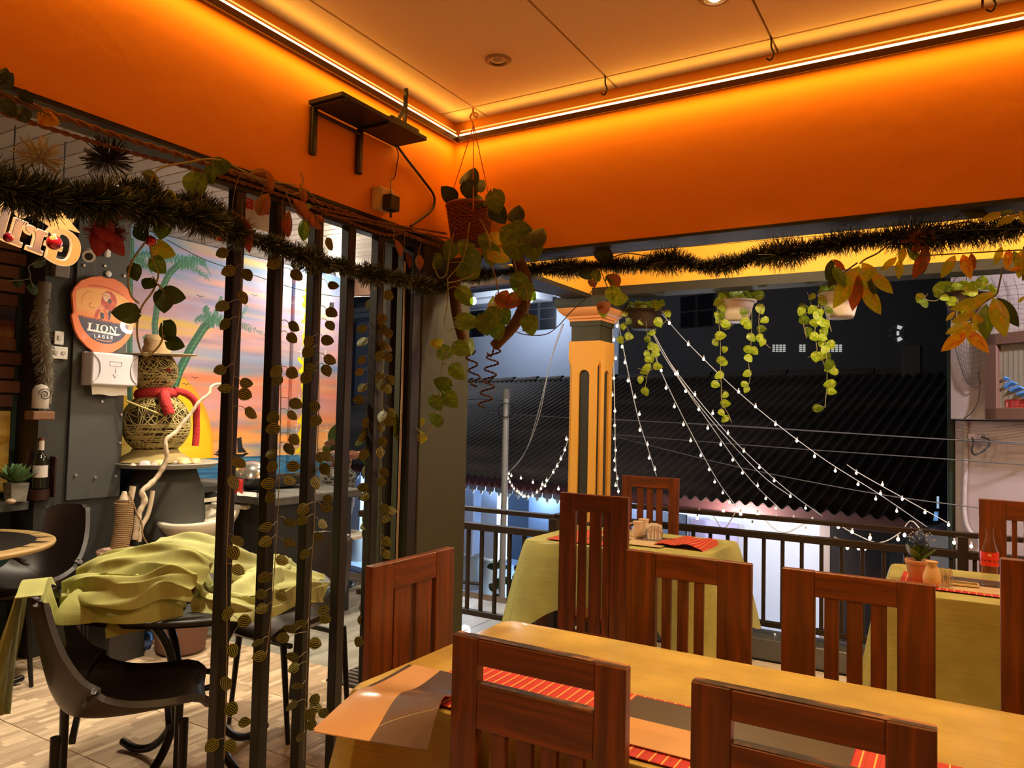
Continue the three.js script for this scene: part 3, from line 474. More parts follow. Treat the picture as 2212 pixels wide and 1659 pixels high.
{ // climber over the beam on the mural side: big hanging leaves, some curled
  const X = -1.9, P = (x, y, d = 0) => onX(x, y, X + d), l = (x, y, s, a, k, tx, tz, d = 0) => [P(x, y, d), s * 0.78, a, k, tx, tz];
  climber('pothos_vine', 'pothos vine trailing from the beam in front of the mural', 'vine',
    [[P(640, 400), P(560, 385), P(470, 345), P(410, 350), P(335, 372), P(325, 420), P(318, 480), P(330, 560), P(342, 590), P(332, 625), P(305, 665), P(296, 705), P(300, 745), P(312, 770), P(322, 768)], [P(330, 372), P(345, 410), P(350, 440), P(330, 470)], [P(316, 520), P(285, 565), P(277, 600), P(284, 640), P(300, 655)], [P(322, 770), P(345, 745), P(352, 730)]],
    [l(422, 402, 0.094, 3.0, 0, 0.1, 0.1), l(327, 382, 0.07, -1.5, 1, 0.9, 0.2), l(478, 358, 0.075, 1.5, 0, 0.7, 0.5), l(452, 380, 0.07, 2.9, 0, 0.3, 0.9), l(349, 497, 0.068, 3.3, 0, 0.1, 0.2), l(305, 505, 0.06, 2.6, 1, 0.4, 0.4), l(358, 540, 0.078, 1.8, 3, -0.2, -0.3), l(342, 575, 0.065, 2.4, 0, 0.3, 0.3), l(290, 590, 0.055, 2.9, 1, 0.1, 0.4), l(320, 612, 0.055, 3.6, 2, 0.7, 0.2), l(354, 652, 0.078, 3.1, 2, 0.1, 0.1), l(378, 640, 0.075, 1.7, 2, 0.0, 0.2), l(268, 676, 0.078, -1.62, 2, 0.1, -0.1), l(362, 718, 0.08, 2.7, 2, 0.5, 0.6), l(380, 743, 0.06, 1.9, 2, 0.3, 0.2), l(365, 430, 0.07, 2.2, 3, 0.8, 0.4)],
    [LM.pothos, LM.pothosDark, LM.pothosDark, LM.yellowGreen], LM.stem, 'heart', 0.0028);
  climber('pothos_vine', 'small pothos sprig on the upper beam edge with one yellow leaf', 'vine', [[P(-30, 180), P(20, 205), P(60, 225), P(110, 250)]],
    [l(108, 258, 0.055, 1.9, 1, 0.2, 0.1), l(18, 172, 0.05, 0.6, 0, 0.3, 0.6), l(58, 212, 0.04, 2.2, 0), l(52, 250, 0.045, 3.0, 0), l(20, 235, 0.05, 2.5, 0), l(8, 160, 0.045, 0.2, 0)], [LM.pothosDark, LM.yellow], LM.stemDark);
  climber('withered_vine', 'withered vine with curled russet leaves tangled on the screen header', 'vine',
    [[P(520, 372), P(600, 405), P(640, 420), P(655, 390), P(650, 372)], [P(615, 408), P(628, 440), P(650, 470), P(672, 478)], [P(640, 420), P(660, 410), P(690, 440)], [P(535, 368), P(560, 372), P(575, 380)]],
    [[P(640, 450), 0.075, 2.8, 0, 0.4, 0.8], [P(632, 480), 0.08, 2.9, 1, 0.2, -0.7], [P(663, 465), 0.06, 2.9, 0, 0.6, 0.4], [P(654, 492), 0.07, 3.2, 3, 0.2, 0.2], [P(670, 486), 0.06, 2.4, 0, 0.2, 0.9], [P(690, 472), 0.035, 2.2, 0, 0.1, 0.3], [P(570, 385), 0.07, 2.9, 0, 0.3, 0.6], [P(556, 376), 0.05, 1.4, 2, 0.4, 0.4], [P(503, 500), 0.12, 3.05, 4, 0.1, 1.0], [P(572, 438), 0.085, 0.4, 2, 0.1, 0.2], [P(650, 418), 0.05, 3.0, 0, 0.2, 0.5]],
    [LM.dry, LM.russet, M(C(0.26, 0.085, 0.03), 0.8), LM.pothos, M(C(0.30, 0.055, 0.03), 0.8)], LM.wire, 'dry', 0.002);
  climber('withered_vine', 'three dry russet leaves dangling on threads by the pillar head', 'vine', [[P(842, 478), P(851, 497), P(850, 520)], [P(905, 510), P(910, 525), P(905, 540), P(904, 552)], [P(875, 500), P(873, 530), P(874, 545)]],
    [[P(904, 566), 0.06, 3.1, 0, 0, 0.2], [P(853, 536), 0.065, 3.1, 0, 0, 0.9], [P(874, 562), 0.06, 3.2, 1, 0, 1.1]], [LM.dry, LM.russet], LM.wire, 'dry', 0.0014);
}
// ---------------------------------------------------------------- tinsel garlands
function garland(label, pts, n, len, mat, coreMat) {
  const t = thing('tinsel_garland', label, 'garland'), c = curve(pts);
  part(t, 'wire', new THREE.TubeGeometry(c, 120, 0.004, 6), coreMat);
  const g = new THREE.CylinderGeometry(0.0006, 0.0019, 1, 3, 1).translate(0, 0.5, 0), im = new THREE.InstancedMesh(g, mat, n), m4 = new THREE.Matrix4(), q = new THREE.Quaternion(), up = V(0, 1, 0), col = new THREE.Color();
  const fr = c.computeFrenetFrames(400, false);
  for (let i = 0; i < n; i++) {
    const u = rnd(), k = Math.round(u * 400), a = rnd() * 6.283, p = c.getPointAt(u), d = fr.normals[k].clone().multiplyScalar(Math.cos(a)).addScaledVector(fr.binormals[k], Math.sin(a)).addScaledVector(fr.tangents[k], rr(-0.75, 0.75)).normalize();
    d.y -= 0.06; const l = len(u) * rr(0.55, 1.1) * (0.8 + 0.35 * Math.sin(u * 46) * Math.sin(u * 17)); q.setFromUnitVectors(up, d.normalize()); m4.compose(p, q, V(1, l, 1)); im.setMatrixAt(i, m4);
    const s = rnd(); im.setColorAt(i, s < 0.06 ? col.setRGB(0.75, 0.72, 0.6) : s < 0.5 ? col.setRGB(0.07 + 0.08 * s, 0.085 + 0.08 * s, 0.03) : col.setRGB(0.03, 0.04, 0.018));
  }
  im.name = 'needles'; im.userData.kind = 'stuff'; im.castShadow = im.receiveShadow = true; t.add(im); return t;
}
const tinsel = M(0xffffff, 0.35, { metalness: 0.25 });
garland('thick tinsel garland over the mural room, dusty and dark green', [[-70, 375], [-10, 398], [60, 418], [140, 432], [210, 432], [290, 446], [360, 462], [420, 470], [490, 492]].map(([x, y], i) => onX(x, y, -1.86 + 0.012 * Math.sin(i * 2))), 11000, (u) => 0.075 - 0.018 * u, tinsel, Mt.black);
garland('second tinsel garland looped below the first one and passing the screen bars', [[260, 405], [340, 430], [400, 440], [455, 448], [505, 497], [560, 520], [620, 540], [680, 562], [740, 576], [790, 592], [840, 598], [900, 612], [950, 618], [985, 604]].map(([x, y], i) => onX(x, y, -1.91 + 0.012 * Math.sin(i * 2))), 12000, (u) => 0.058 - 0.008 * u, tinsel, Mt.black);
garland('dark green tinsel garland hung across the balcony opening', [[1000, 598], [1060, 592], [1110, 586], [1180, 580], [1240, 578], [1310, 572], [1370, 573], [1415, 566], [1455, 562], [1520, 575], [1580, 570], [1640, 552], [1700, 548], [1760, 535], [1830, 522], [1900, 515], [1980, 512], [2060, 508], [2130, 498], [2240, 490]].map(([x, y], i) => onZ(x, y, -2.80 + 0.015 * Math.sin(i * 1.7))), 13000, (u) => 0.046 + 0.034 * u, tinsel, Mt.black);
{ // frosted tip, red poinsettia and baubles on the thick garland
  const spike = (label, px, py, x, r, n, mat) => { const t = thing('tinsel_tuft', label, 'ornament', onX(px, py, x)); const gs = []; for (let i = 0; i < n; i++) { const a = rnd() * 6.283, b = Math.acos(rr(-0.6, 1)); const d = V(Math.sin(b) * Math.cos(a), Math.cos(b) , Math.sin(b) * Math.sin(a)).multiplyScalar(r * rr(0.7, 1)); gs.push(rod(V(0, 0, 0), d, 0.0014, 3)); } part(t, 'needles', join(gs), mat).userData.kind = 'stuff'; part(t, 'knot', ball(r * 0.22), mat); return t; };
  spike('frosted pine tip standing out of the thick garland', 85, 342, -1.84, 0.058, 150, M(C(0.42, 0.36, 0.24), 0.6));
  spike('dark bristly pine tip against the mural room ceiling', 232, 345, -2.0, 0.07, 260, M(C(0.05, 0.035, 0.025), 0.8));
  spike('dark red tinsel tuft behind the red fabric flower', 228, 500, -1.93, 0.055, 260, M(C(0.17, 0.02, 0.015), 0.7));
  const f = thing('fabric_flower', 'crumpled dark red fabric flower hanging from the garland', 'ornament'); const rm = M(C(0.24, 0.012, 0.016), 0.7);
  for (const [x, y, s, a] of [[212, 478, 0.08, 2.8], [228, 492, 0.085, 3.2], [222, 512, 0.07, 2.5], [236, 512, 0.06, 3.6], [205, 495, 0.06, 2.1], [232, 480, 0.06, 1.2]]) putLeaf(f, LEAF.dry, rm, onX(x, y - 12, -1.87), s, a, rr(-0.4, 0.4), rr(-0.6, 0.6), 'petal');
  const bm = M(C(0.42, 0.012, 0.025), 0.12, { metalness: 0.7, clearcoat: 1 });
  const bauble = (label, px, py, x, r, group) => { const t = thing('bauble', label, 'ornament', onX(px, py, x), 0, 'red glass baubles'); part(t, 'ball', ball(r, 0, 0, 0, 1, 1, 1, 24), bm); part(t, 'cap', cyl(r * 0.25, r * 0.22, r * 0.25, 0, r * 0.95, 0, 10), Mt.steel); };
  bauble('red bauble inside the round glowing letter of the sign', 117, 524, -3.2, 0.03); bauble('red bauble between the glowing letters near the picture edge', 18, 513, -3.2, 0.019); bauble('red bauble below the small leaf of the pothos vine', 326, 521, -1.87, 0.014); bauble('red bauble under the garland next to the first screen bar', 473, 508, -1.93, 0.02);
}
// ---------------------------------------------------------------- things on the orange beam: router shelf, power box, cables
{
  const t = thing('wall_shelf', 'small black bracket shelf on the orange wall carrying a router', 'shelf', V(-1.95, 2.545, -2.07));
  part(t, 'board', bx(0.16, 0.016, 0.47, 0.085, 0, 0, 0.002), Mt.black);
  for (const [z, l] of [[-0.02, 0.175], [0.215, 0.175]]) part(t, 'bracket', join([bx(0.022, l, 0.026, 0.013, -l / 2 - 0.008, z, 0.008), bx(0.15, 0.012, 0.018, 0.085, -0.012, z, 0.004)]), Mt.blackPlastic);
  part(t, 'rail_rod', rod(V(0.018, -0.03, -0.02), V(0.018, -0.03, 0.215), 0.006, 8), Mt.blackPlastic);
  const r = thing('router', 'flat black router with two upright antennas on the wall shelf', 'router', V(-1.86, 2.553, -2.2));
  part(r, 'body', bx(0.11, 0.026, 0.17, 0, 0.013, 0, 0.006), Mt.blackPlastic);
  part(r, 'antenna', bar(V(0.0, 0.02, -0.055), V(0.0, 0.19, -0.06), 0.011, 0.015), Mt.blackPlastic);
  part(r, 'antenna', bar(V(0.02, 0.02, 0.02), V(0.01, 0.105, -0.045), 0.010, 0.014), Mt.blackPlastic);
  const p = thing('power_socket', 'cream surface socket box on the orange wall with a black adapter', 'socket', onX(824, 436, -1.95).add(V(0, 0, 0.02)));
  part(p, 'box', bx(0.045, 0.085, 0.085, 0.0235, 0, 0, 0.006), M(C(0.60, 0.46, 0.24), 0.5));
  part(p, 'socket_face', bx(0.006, 0.07, 0.07, 0.048, 0, 0, 0.002), M(C(0.66, 0.52, 0.28), 0.4));
  const a = thing('power_adapter', 'black plug-in power adapter on the cream socket box', 'adapter', onX(845, 439, -1.872));
  part(a, 'body', bx(0.045, 0.062, 0.055, 0, 0, 0, 0.006), Mt.blackPlastic); part(a, 'strain_relief', cyl(0.005, 0.004, 0.03, 0, -0.055, 0), Mt.blackPlastic); part(a, 'plug_base', bx(0.03, 0.035, 0.03, -0.036, 0, 0.0, 0.004), Mt.blackPlastic);
  const W = (x, y, d = 0.012) => onX(x, y, -1.95 + d);
  solo('cable', 'thick black cable looping from the router down to the rope', 'cable', tube([W(828, 285, 0.05), W(850, 305, 0.03), W(880, 345), W(915, 390), W(938, 425), W(936, 448), W(912, 470), W(888, 488, 0.02)], 0.0055, 50, 8), Mt.black);
  solo('cable', 'thin black wire from the router to the plugged-in adapter', 'cable', tube([W(838, 296, 0.04), W(860, 330), W(857, 358), W(852, 384), W(845, 390), W(845, 412, 0.05), W(845, 425, 0.07)], 0.0022, 40, 6), Mt.black);
}
// ---------------------------------------------------------------- the dark pillar: panel, beer sign, towel dispenser, camera
const faceX = (name, label, cat, p) => thing(name, label, cat, p, Math.PI / 2); // local x runs away along the wall, local z into the room
{
  const c = onX(218, 800, -4.61), b = faceX('metal_sheet', 'dark grey sheet metal panel on the pillar carrying the round sign', 'panel', V(-4.612, 0, -2.70));
  part(b, 'sheet', bx(0.335, 1.86, 0.012, 0, 1.83, 0, 0.002), Mt.grayPanel);
  for (const [x, y] of [[-0.12, 1.05], [0, 1.03], [0.13, 1.03], [-0.13, 2.33], [0, 2.35], [0.13, 2.31], [0.15, 1.42], [0.15, 1.24], [0.02, 1.5]]) part(b, 'bolt', cyl(0.011, 0.008, 0.012, 0, 0, 0, 8).rotateX(Math.PI / 2).translate(x, y, 0.006), Mt.steel);
  // sign: its outline and print are laid out on a plan 770 units wide
  const q = (x, y) => onX(150 + x / 5.53, 580 + y / 5.53, -4.575), o = q(390, 560), loc = (x, y) => { const w = q(x, y); return [-(w.z - o.z), w.y - o.y]; };
  const out = [[25, 300], [60, 225], [130, 152], [255, 106], [375, 98], [398, 112], [445, 124], [520, 126], [620, 182], [715, 285], [752, 370], [765, 480], [760, 640], [738, 760], [690, 850], [610, 935], [505, 998], [400, 1005], [280, 985], [200, 928], [110, 830], [60, 735], [36, 640], [20, 560], [44, 525], [34, 400]].map(([x, y]) => loc(x, y));
  const art = canvasTex(770, 930, (g) => {
    g.translate(-10, -90); const P = (pts, c) => { g.beginPath(); pts.forEach((p, i) => i ? g.lineTo(p[0], p[1]) : g.moveTo(p[0], p[1])); g.closePath(); g.fillStyle = c; g.fill(); };
    g.fillStyle = '#f8834c'; g.fillRect(0, 0, 900, 1100);
    g.fillStyle = '#ffb868'; g.beginPath(); g.moveTo(75, 290); g.bezierCurveTo(90, 200, 260, 190, 400, 195); g.bezierCurveTo(570, 205, 700, 300, 725, 420); g.bezierCurveTo(740, 560, 690, 640, 640, 650); g.lineTo(105, 585); g.bezierCurveTo(80, 480, 70, 360, 75, 290); g.fill();
    const gr = g.createLinearGradient(0, 480, 0, 620); gr.addColorStop(0, 'rgba(246,120,50,0)'); gr.addColorStop(1, 'rgba(246,120,50,0.9)'); g.fillStyle = gr; g.fillRect(100, 470, 560, 150);
    g.strokeStyle = '#c8402c'; g.lineWidth = 14; g.beginPath(); g.moveTo(205, 180); g.quadraticCurveTo(400, 120, 600, 240); g.stroke();
    g.strokeStyle = '#c9702a'; g.lineWidth = 7; g.beginPath(); g.moveTo(235, 248); g.quadraticCurveTo(120, 260, 140, 440); g.moveTo(590, 300); g.quadraticCurveTo(680, 350, 655, 470); g.stroke();
    g.fillStyle = '#33375a'; g.beginPath(); g.moveTo(103, 585); g.lineTo(678, 645); g.bezierCurveTo(668, 800, 560, 915, 430, 922); g.bezierCurveTo(270, 925, 140, 780, 103, 585); g.fill();
    for (let i = 0; i < 46; i++) { g.fillStyle = ['#d0403c', '#8d3350', '#33375a'][i % 3]; g.beginPath(); g.ellipse(130 + i * 12, 592 + i * 1.25 + rr(-9, 7), rr(6, 16), rr(4, 9), 0, 0, 7); g.fill(); }
    // lion
    P([[270, 600], [285, 520], [310, 430], [350, 380], [400, 420], [440, 470], [452, 560], [430, 600], [405, 560], [385, 480], [340, 500], [322, 560], [300, 604]], '#f2a07a');
    P([[272, 600], [290, 520], [318, 470], [350, 478], [330, 520], [310, 600]], '#c9432f'); P([[352, 600], [340, 540], [352, 500], [385, 520], [392, 590]], '#332f4e'); P([[432, 600], [425, 540], [440, 470], [470, 470], [462, 560], [452, 600]], '#332f4e'); P([[372, 470], [400, 440], [440, 540], [440, 600], [405, 600]], '#e0653f');
    P([[345, 350], [362, 260], [400, 215], [455, 212], [505, 258], [528, 330], [522, 400], [490, 465], [440, 470], [395, 450], [352, 400]], '#c73f36');
    for (let i = 0; i < 40; i++) { const a = rr(0, 6.28), r = rr(40, 95); g.strokeStyle = ['#e8663c', '#8d2530', '#f08a50'][i % 3]; g.lineWidth = rr(3, 7); g.beginPath(); g.moveTo(432 + Math.cos(a) * r * 0.6, 340 + Math.sin(a) * r * 0.9); g.lineTo(438 + Math.cos(a) * r, 350 + Math.sin(a) * r * 1.25); g.stroke(); }
    g.fillStyle = '#f3bd96'; g.beginPath(); g.ellipse(410, 285, 44, 52, 0.1, 0, 7); g.fill(); P([[380, 300], [372, 320], [400, 355], [425, 345], [420, 305]], '#f7dcc4'); P([[425, 320], [445, 310], [470, 345], [450, 380], [425, 360]], '#39324f');
    g.fillStyle = '#6b2a24'; g.fillRect(385, 272, 12, 6); g.fillRect(420, 274, 14, 6); P([[392, 308], [412, 308], [402, 320]], '#8a3a30');
    g.strokeStyle = '#7c2c20'; g.lineWidth = 7; g.beginPath(); g.moveTo(280, 460); g.bezierCurveTo(200, 480, 210, 400, 240, 402); g.stroke();
    // words
    g.fillStyle = '#ffffff'; g.save(); g.translate(200, 770); g.rotate(0.05); g.font = 'bold 150px serif'; g.fillText('L', 0, 0); g.font = 'bold 128px serif'; g.fillText('ION', 92, -14); g.restore();
    P([[205, 742], [420, 768], [600, 770], [552, 800], [400, 786], [215, 768]], '#ffffff'); g.font = 'bold 62px sans-serif'; g.fillText('L A G E R', 284, 852, 218); g.strokeStyle = '#f7a35c'; g.lineWidth = 9; g.beginPath(); g.moveTo(310, 866); g.quadraticCurveTo(400, 900, 490, 874); g.stroke();
  });
  const s = faceX('round_sign', 'orange round beer sign with a lion above white lettering', 'sign', o);
  const g = prism(out, 0.02, 0.003), uv = g.attributes.uv, p = g.attributes.position, [x0, y1] = loc(10, 90), [x1, y0] = loc(780, 1020);
  for (let i = 0; i < uv.count; i++) uv.setXY(i, (p.getX(i) - x0) / (x1 - x0), (p.getY(i) - y0) / (y1 - y0));
  part(s, 'board', g, M(0xffffff, 0.35, { map: art, clearcoat: 0.4 }));
  // paper towel dispenser
  const d = faceX('towel_dispenser', 'white paper towel dispenser below the round sign', 'dispenser', V(-4.60, 1.70, -2.735)), wm = M(C(0.74, 0.72, 0.80), 0.35);
  part(d, 'case', bx(0.30, 0.2, 0.10, 0, 0, 0.06, 0.012), wm); part(d, 'back_plate', bx(0.305, 0.205, 0.03, 0, 0, 0.012, 0.006), M(C(0.5, 0.46, 0.5), 0.4));
  part(d, 'window', join([bx(0.078, 0.004, 0.004, 0, 0.05, 0.111, 0.001), bx(0.078, 0.004, 0.004, 0, 0.024, 0.111, 0.001), bx(0.004, 0.03, 0.004, -0.038, 0.037, 0.111, 0.001), bx(0.004, 0.03, 0.004, 0.038, 0.037, 0.111, 0.001)]), wm);
  part(d, 'arrow', join([prism([[-0.005, 0], [0.005, 0], [0, 0.034]], 0.004).translate(0, -0.02, 0.111), prism([[-0.019, 0], [0.019, 0], [0, -0.022]], 0.004).translate(0, -0.03, 0.111)]), M(C(0.62, 0.60, 0.68), 0.4));
  for (const k of [-1, 1]) part(d, 'ridge', tube([V(k * 0.14, 0.085, 0.112), V(k * 0.108, 0.05, 0.113), V(k * 0.098, 0, 0.113), V(k * 0.108, -0.05, 0.113), V(k * 0.14, -0.085, 0.112)], 0.0035, 20, 6), wm);
  part(d, 'paper_towel', sheet(8, 4, 0.002, (u, v) => V(-0.115 + u * 0.23 + (v - 0.5) * -0.01, -0.085 - (1 - v) * 0.075 + 0.004 * Math.sin(u * 9) * (1 - v), 0.055 + 0.012 * (1 - v) * Math.sin(u * 5))), M(C(0.86, 0.82, 0.74), 0.9));
  const cam = faceX('security_camera', 'small white security camera above the round sign', 'camera', onX(184, 548, -4.59));
  part(cam, 'mount', cyl(0.026, 0.02, 0.02, 0, 0, 0, 18).rotateX(Math.PI / 2), Mt.white); part(cam, 'body', cyl(0.034, 0.036, 0.10, 0, 0, 0, 24).rotateX(Math.PI / 2).rotateX(0.35).rotateY(-0.4).translate(0, 0.0, 0.02), Mt.white); part(cam, 'lens', cyl(0.026, 0.02, 0.012, 0, 0, 0, 20).rotateX(Math.PI / 2).translate(0, 0, 0.094).rotateX(0.35).rotateY(-0.4).translate(0, 0, 0.02), Mt.black);
  const sn = faceX('motion_sensor', 'small white wall sensor beside the security camera', 'sensor', onX(229, 546, -4.60)); part(sn, 'body', bx(0.034, 0.06, 0.03, 0, 0, 0.015, 0.01), Mt.white);
  const kn = faceX('white_knob', 'round white knob on the panel just over the orange sign', 'knob', onX(233, 592, -4.60)); part(kn, 'knob', ball(0.02, 0, 0, 0.006, 1, 1, 0.5), Mt.white);
  const jb = faceX('junction_box', 'grey junction box on the dark pillar edge', 'box', onX(131, 577, -4.6)); part(jb, 'box', bx(0.085, 0.125, 0.05, 0, 0, 0.0, 0.006), M(C(0.17, 0.15, 0.14), 0.6));
  const sw = faceX('light_switch', 'white light switch on the dark pillar', 'switch', onX(127, 730, -4.61)); part(sw, 'plate', bx(0.055, 0.08, 0.014, 0, 0, 0, 0.004), Mt.white); part(sw, 'rocker', bx(0.02, 0.03, 0.008, 0, 0, 0.009, 0.002), M(C(0.6, 0.58, 0.55), 0.4));
  const sk = faceX('wall_socket', 'white double wall socket under the light switch', 'socket', onX(127, 762, -4.61)); part(sk, 'plate', bx(0.1, 0.075, 0.014, 0, 0, 0, 0.004), Mt.white); for (const x of [-0.022, 0.024]) part(sk, 'outlet', cyl(0.012, 0.012, 0.004, 0, 0, 0, 14).rotateX(Math.PI / 2).translate(x, 0, 0.008), M(C(0.5, 0.48, 0.45), 0.5));
}
// ---------------------------------------------------------------- glowing sign seen from behind, so its letters are reversed
{
  const font = await new FontLoader().loadAsync('fonts/droid/droid_serif_bold.typeface.json');
  const o = onX(76, 545, -3.3), s = faceX('glowing_sign', 'glowing orange channel-letter sign seen from behind with reversed letters', 'sign', o);
  const rimM = glow(1, 0.50, 0.17, 0.95), faceM = glow(1, 0.36, 0.01, 0.85), darkM = M(C(0.05, 0.02, 0.01), 0.5);
  const txt = (t, size, x, y, rot) => { const mk = (h, b, bs) => new TextGeometry(t, { font, size, depth: h, curveSegments: 6, bevelEnabled: b, bevelSize: bs, bevelThickness: 0.002, bevelSegments: 1 }); return [mk(0.012, true, 0.0055), mk(0.006, false, 0)].map((g, i) => { g = flat(g).scale(-1, 1, 1).rotateZ(rot).translate(x, y, i ? 0.013 : 0); const p = g.attributes.position.array; for (let k = 0; k < p.length; k += 9) for (let c = 0; c < 3; c++) { const q = p[k + c]; p[k + c] = p[k + 3 + c]; p[k + 3 + c] = q; } g.computeVertexNormals(); return g; }); };
  const put = (t, size, x, y, rot, bright) => { const [a, b] = txt(t, size, x, y, rot); const m = part(s, 'letter_' + t.toLowerCase(), a, rimM); part(m, 'letter_face', b, bright ? faceM : darkM); };
  put('G', 0.145, 0.170, -0.045, -0.2, true); put('r', 0.125, 0.022, -0.005, -0.2, false); put('i', 0.135, -0.060, 0.012, -0.2, false); put('l', 0.135, -0.115, 0.024, -0.2, false); put('l', 0.135, -0.165, 0.034, -0.2, false);
  put('N', 0.10, 0.05, 0.135, -0.15, false); put('e', 0.10, -0.06, 0.15, -0.15, false); put('w', 0.10, -0.12, 0.16, -0.15, false);
  const maple = (k) => [[0, 0], [0.02, 0.03], [-0.02, 0.05], [0.035, 0.065], [0.03, 0.1], [0.055, 0.075], [0.062, 0.115], [0.085, 0.075], [0.12, 0.085], [0.105, 0.06], [0.14, 0.03], [0.1, 0.035], [0.06, 0.015]].map(([x, y]) => [x * k, y * k]);
  const leafF = part(s, 'leaf_emblem', prism(maple(1.05), 0.012).translate(0.03, 0.09, 0.0), rimM); part(leafF, 'leaf_face', prism(maple(0.9), 0.006).translate(0.04, 0.095, 0.012), glow(1, 0.36, 0.02, 1.2));
  point(o.clone().add(V(0.12, 0.08, 0)), new THREE.Color(1, 0.4, 0.06), 0.25, 3);
  const fr = part(s, 'rod', join([rod(V(0.1, 0.24, 0), V(0.1, 0.5, 0), 0.003), rod(V(-0.1, 0.27, 0), V(-0.1, 0.5, 0), 0.003)]), Mt.black);
  // board with red letters under the ceiling
  const bm = canvasTex(512, 420, (g) => { g.fillStyle = '#b9aca0'; g.fillRect(0, 0, 512, 420); for (let i = 0; i < 900; i++) { g.fillStyle = `rgba(${rnd() < 0.5 ? '90,70,60' : '225,215,205'},0.12)`; g.fillRect(rnd() * 512, rnd() * 420, rr(6, 60), rr(2, 7)); }
    g.fillStyle = '#a01812'; g.strokeStyle = '#a01812'; g.lineWidth = 12; g.lineJoin = 'round'; for (const [t, x, y] of [['ata', 84, 150], ['aba', 84, 282]]) { g.font = 'bold 150px sans-serif'; g.fillText(t, x, y, 330); g.strokeText(t, x, y, 330); } });
  const c0 = onX(567, 440, -3.0), b = faceX('hanging_board', 'weathered board with two rows of red letters behind the second screen bar gap', 'sign', c0);
  const g = bx(0.34, 0.27, 0.014, 0, 0, 0, 0.002), p = g.attributes.position, uv = g.attributes.uv; for (let i = 0; i < p.count; i++) uv.setXY(i, p.getX(i) / 0.34 + 0.5, p.getY(i) / 0.27 + 0.5);
  part(b, 'board', g, M(0xffffff, 0.8, { map: bm })); part(b, 'hanger', join([rod(V(-0.12, 0.13, 0), V(-0.12, 0.25, 0), 0.002), rod(V(0.12, 0.13, 0), V(0.12, 0.25, 0), 0.002)]), Mt.black);
}
// ---------------------------------------------------------------- lamps of the mural room
{
  const string = thing('bulb_string', 'string of bare bulbs on a black cord across the mural room', 'string lights');
  const path = [onX(360, 518, -4.6), onX(440, 560, -4.55), onX(540, 592, -4.5), onX(640, 624, -4.45), at(724, 640, 5.6), at(822, 640, 4.9), at(905, 655, 4.4)];
  part(string, 'cord', tube(path, 0.003, 60, 5), Mt.black);
  const bulb = (p, k) => { part(string, 'socket', cyl(0.016, 0.016, 0.045, p.x, p.y + 0.03, p.z, 12), Mt.black); part(string, 'bulb', ball(0.034, p.x, p.y, p.z, 1, 1.15, 1, 18), glow(1, 0.86, 0.6, 16)); point(p.clone(), SOFT, k, 3.4); };
  bulb(at(716, 676, 5.5), L.bulb * 0.8); bulb(at(820, 666, 4.85), L.bulb * 0.7);
  // ceiling lamps of the mural room, above the picture edge of the beam
  const fit = (x, z, k, label) => { const d = thing('ceiling_lamp', label, 'ceiling lamp', V(x, 2.72, z)); part(d, 'plate', cyl(0.09, 0.09, 0.012, 0, -0.012, 0, 28), Mt.white); part(d, 'globe_bulb', lathe([[0, -0.06], [0.04, -0.055], [0.07, -0.035], [0.08, -0.012]]), glow(1, 0.86, 0.62, 9)); spot(x, 2.65, z, x + 0.1, 0, z, SOFT, k, 1.2, 0.7, 4); };
  fit(-2.9, -1.8, L.terrace, 'round ceiling lamp over the table with the heap of cloths'); fit(-3.9, -3.3, L.terrace * 0.75, 'round ceiling lamp over the wash basin'); { const q = onY(736, 588, 2.66), d = thing('ceiling_lamp', 'bright bare ceiling lamp at the open end of the mural room behind the garland', 'ceiling lamp', q); part(d, 'plate', cyl(0.05, 0.05, 0.03, 0, 0.035, 0, 24), Mt.white); part(d, 'bulb', ball(0.045, 0, 0, 0, 1, 1, 1, 18), glow(1, 0.9, 0.7, 14)); point(q.clone(), SOFT, L.bulb * 1.6, 3.4); }
}
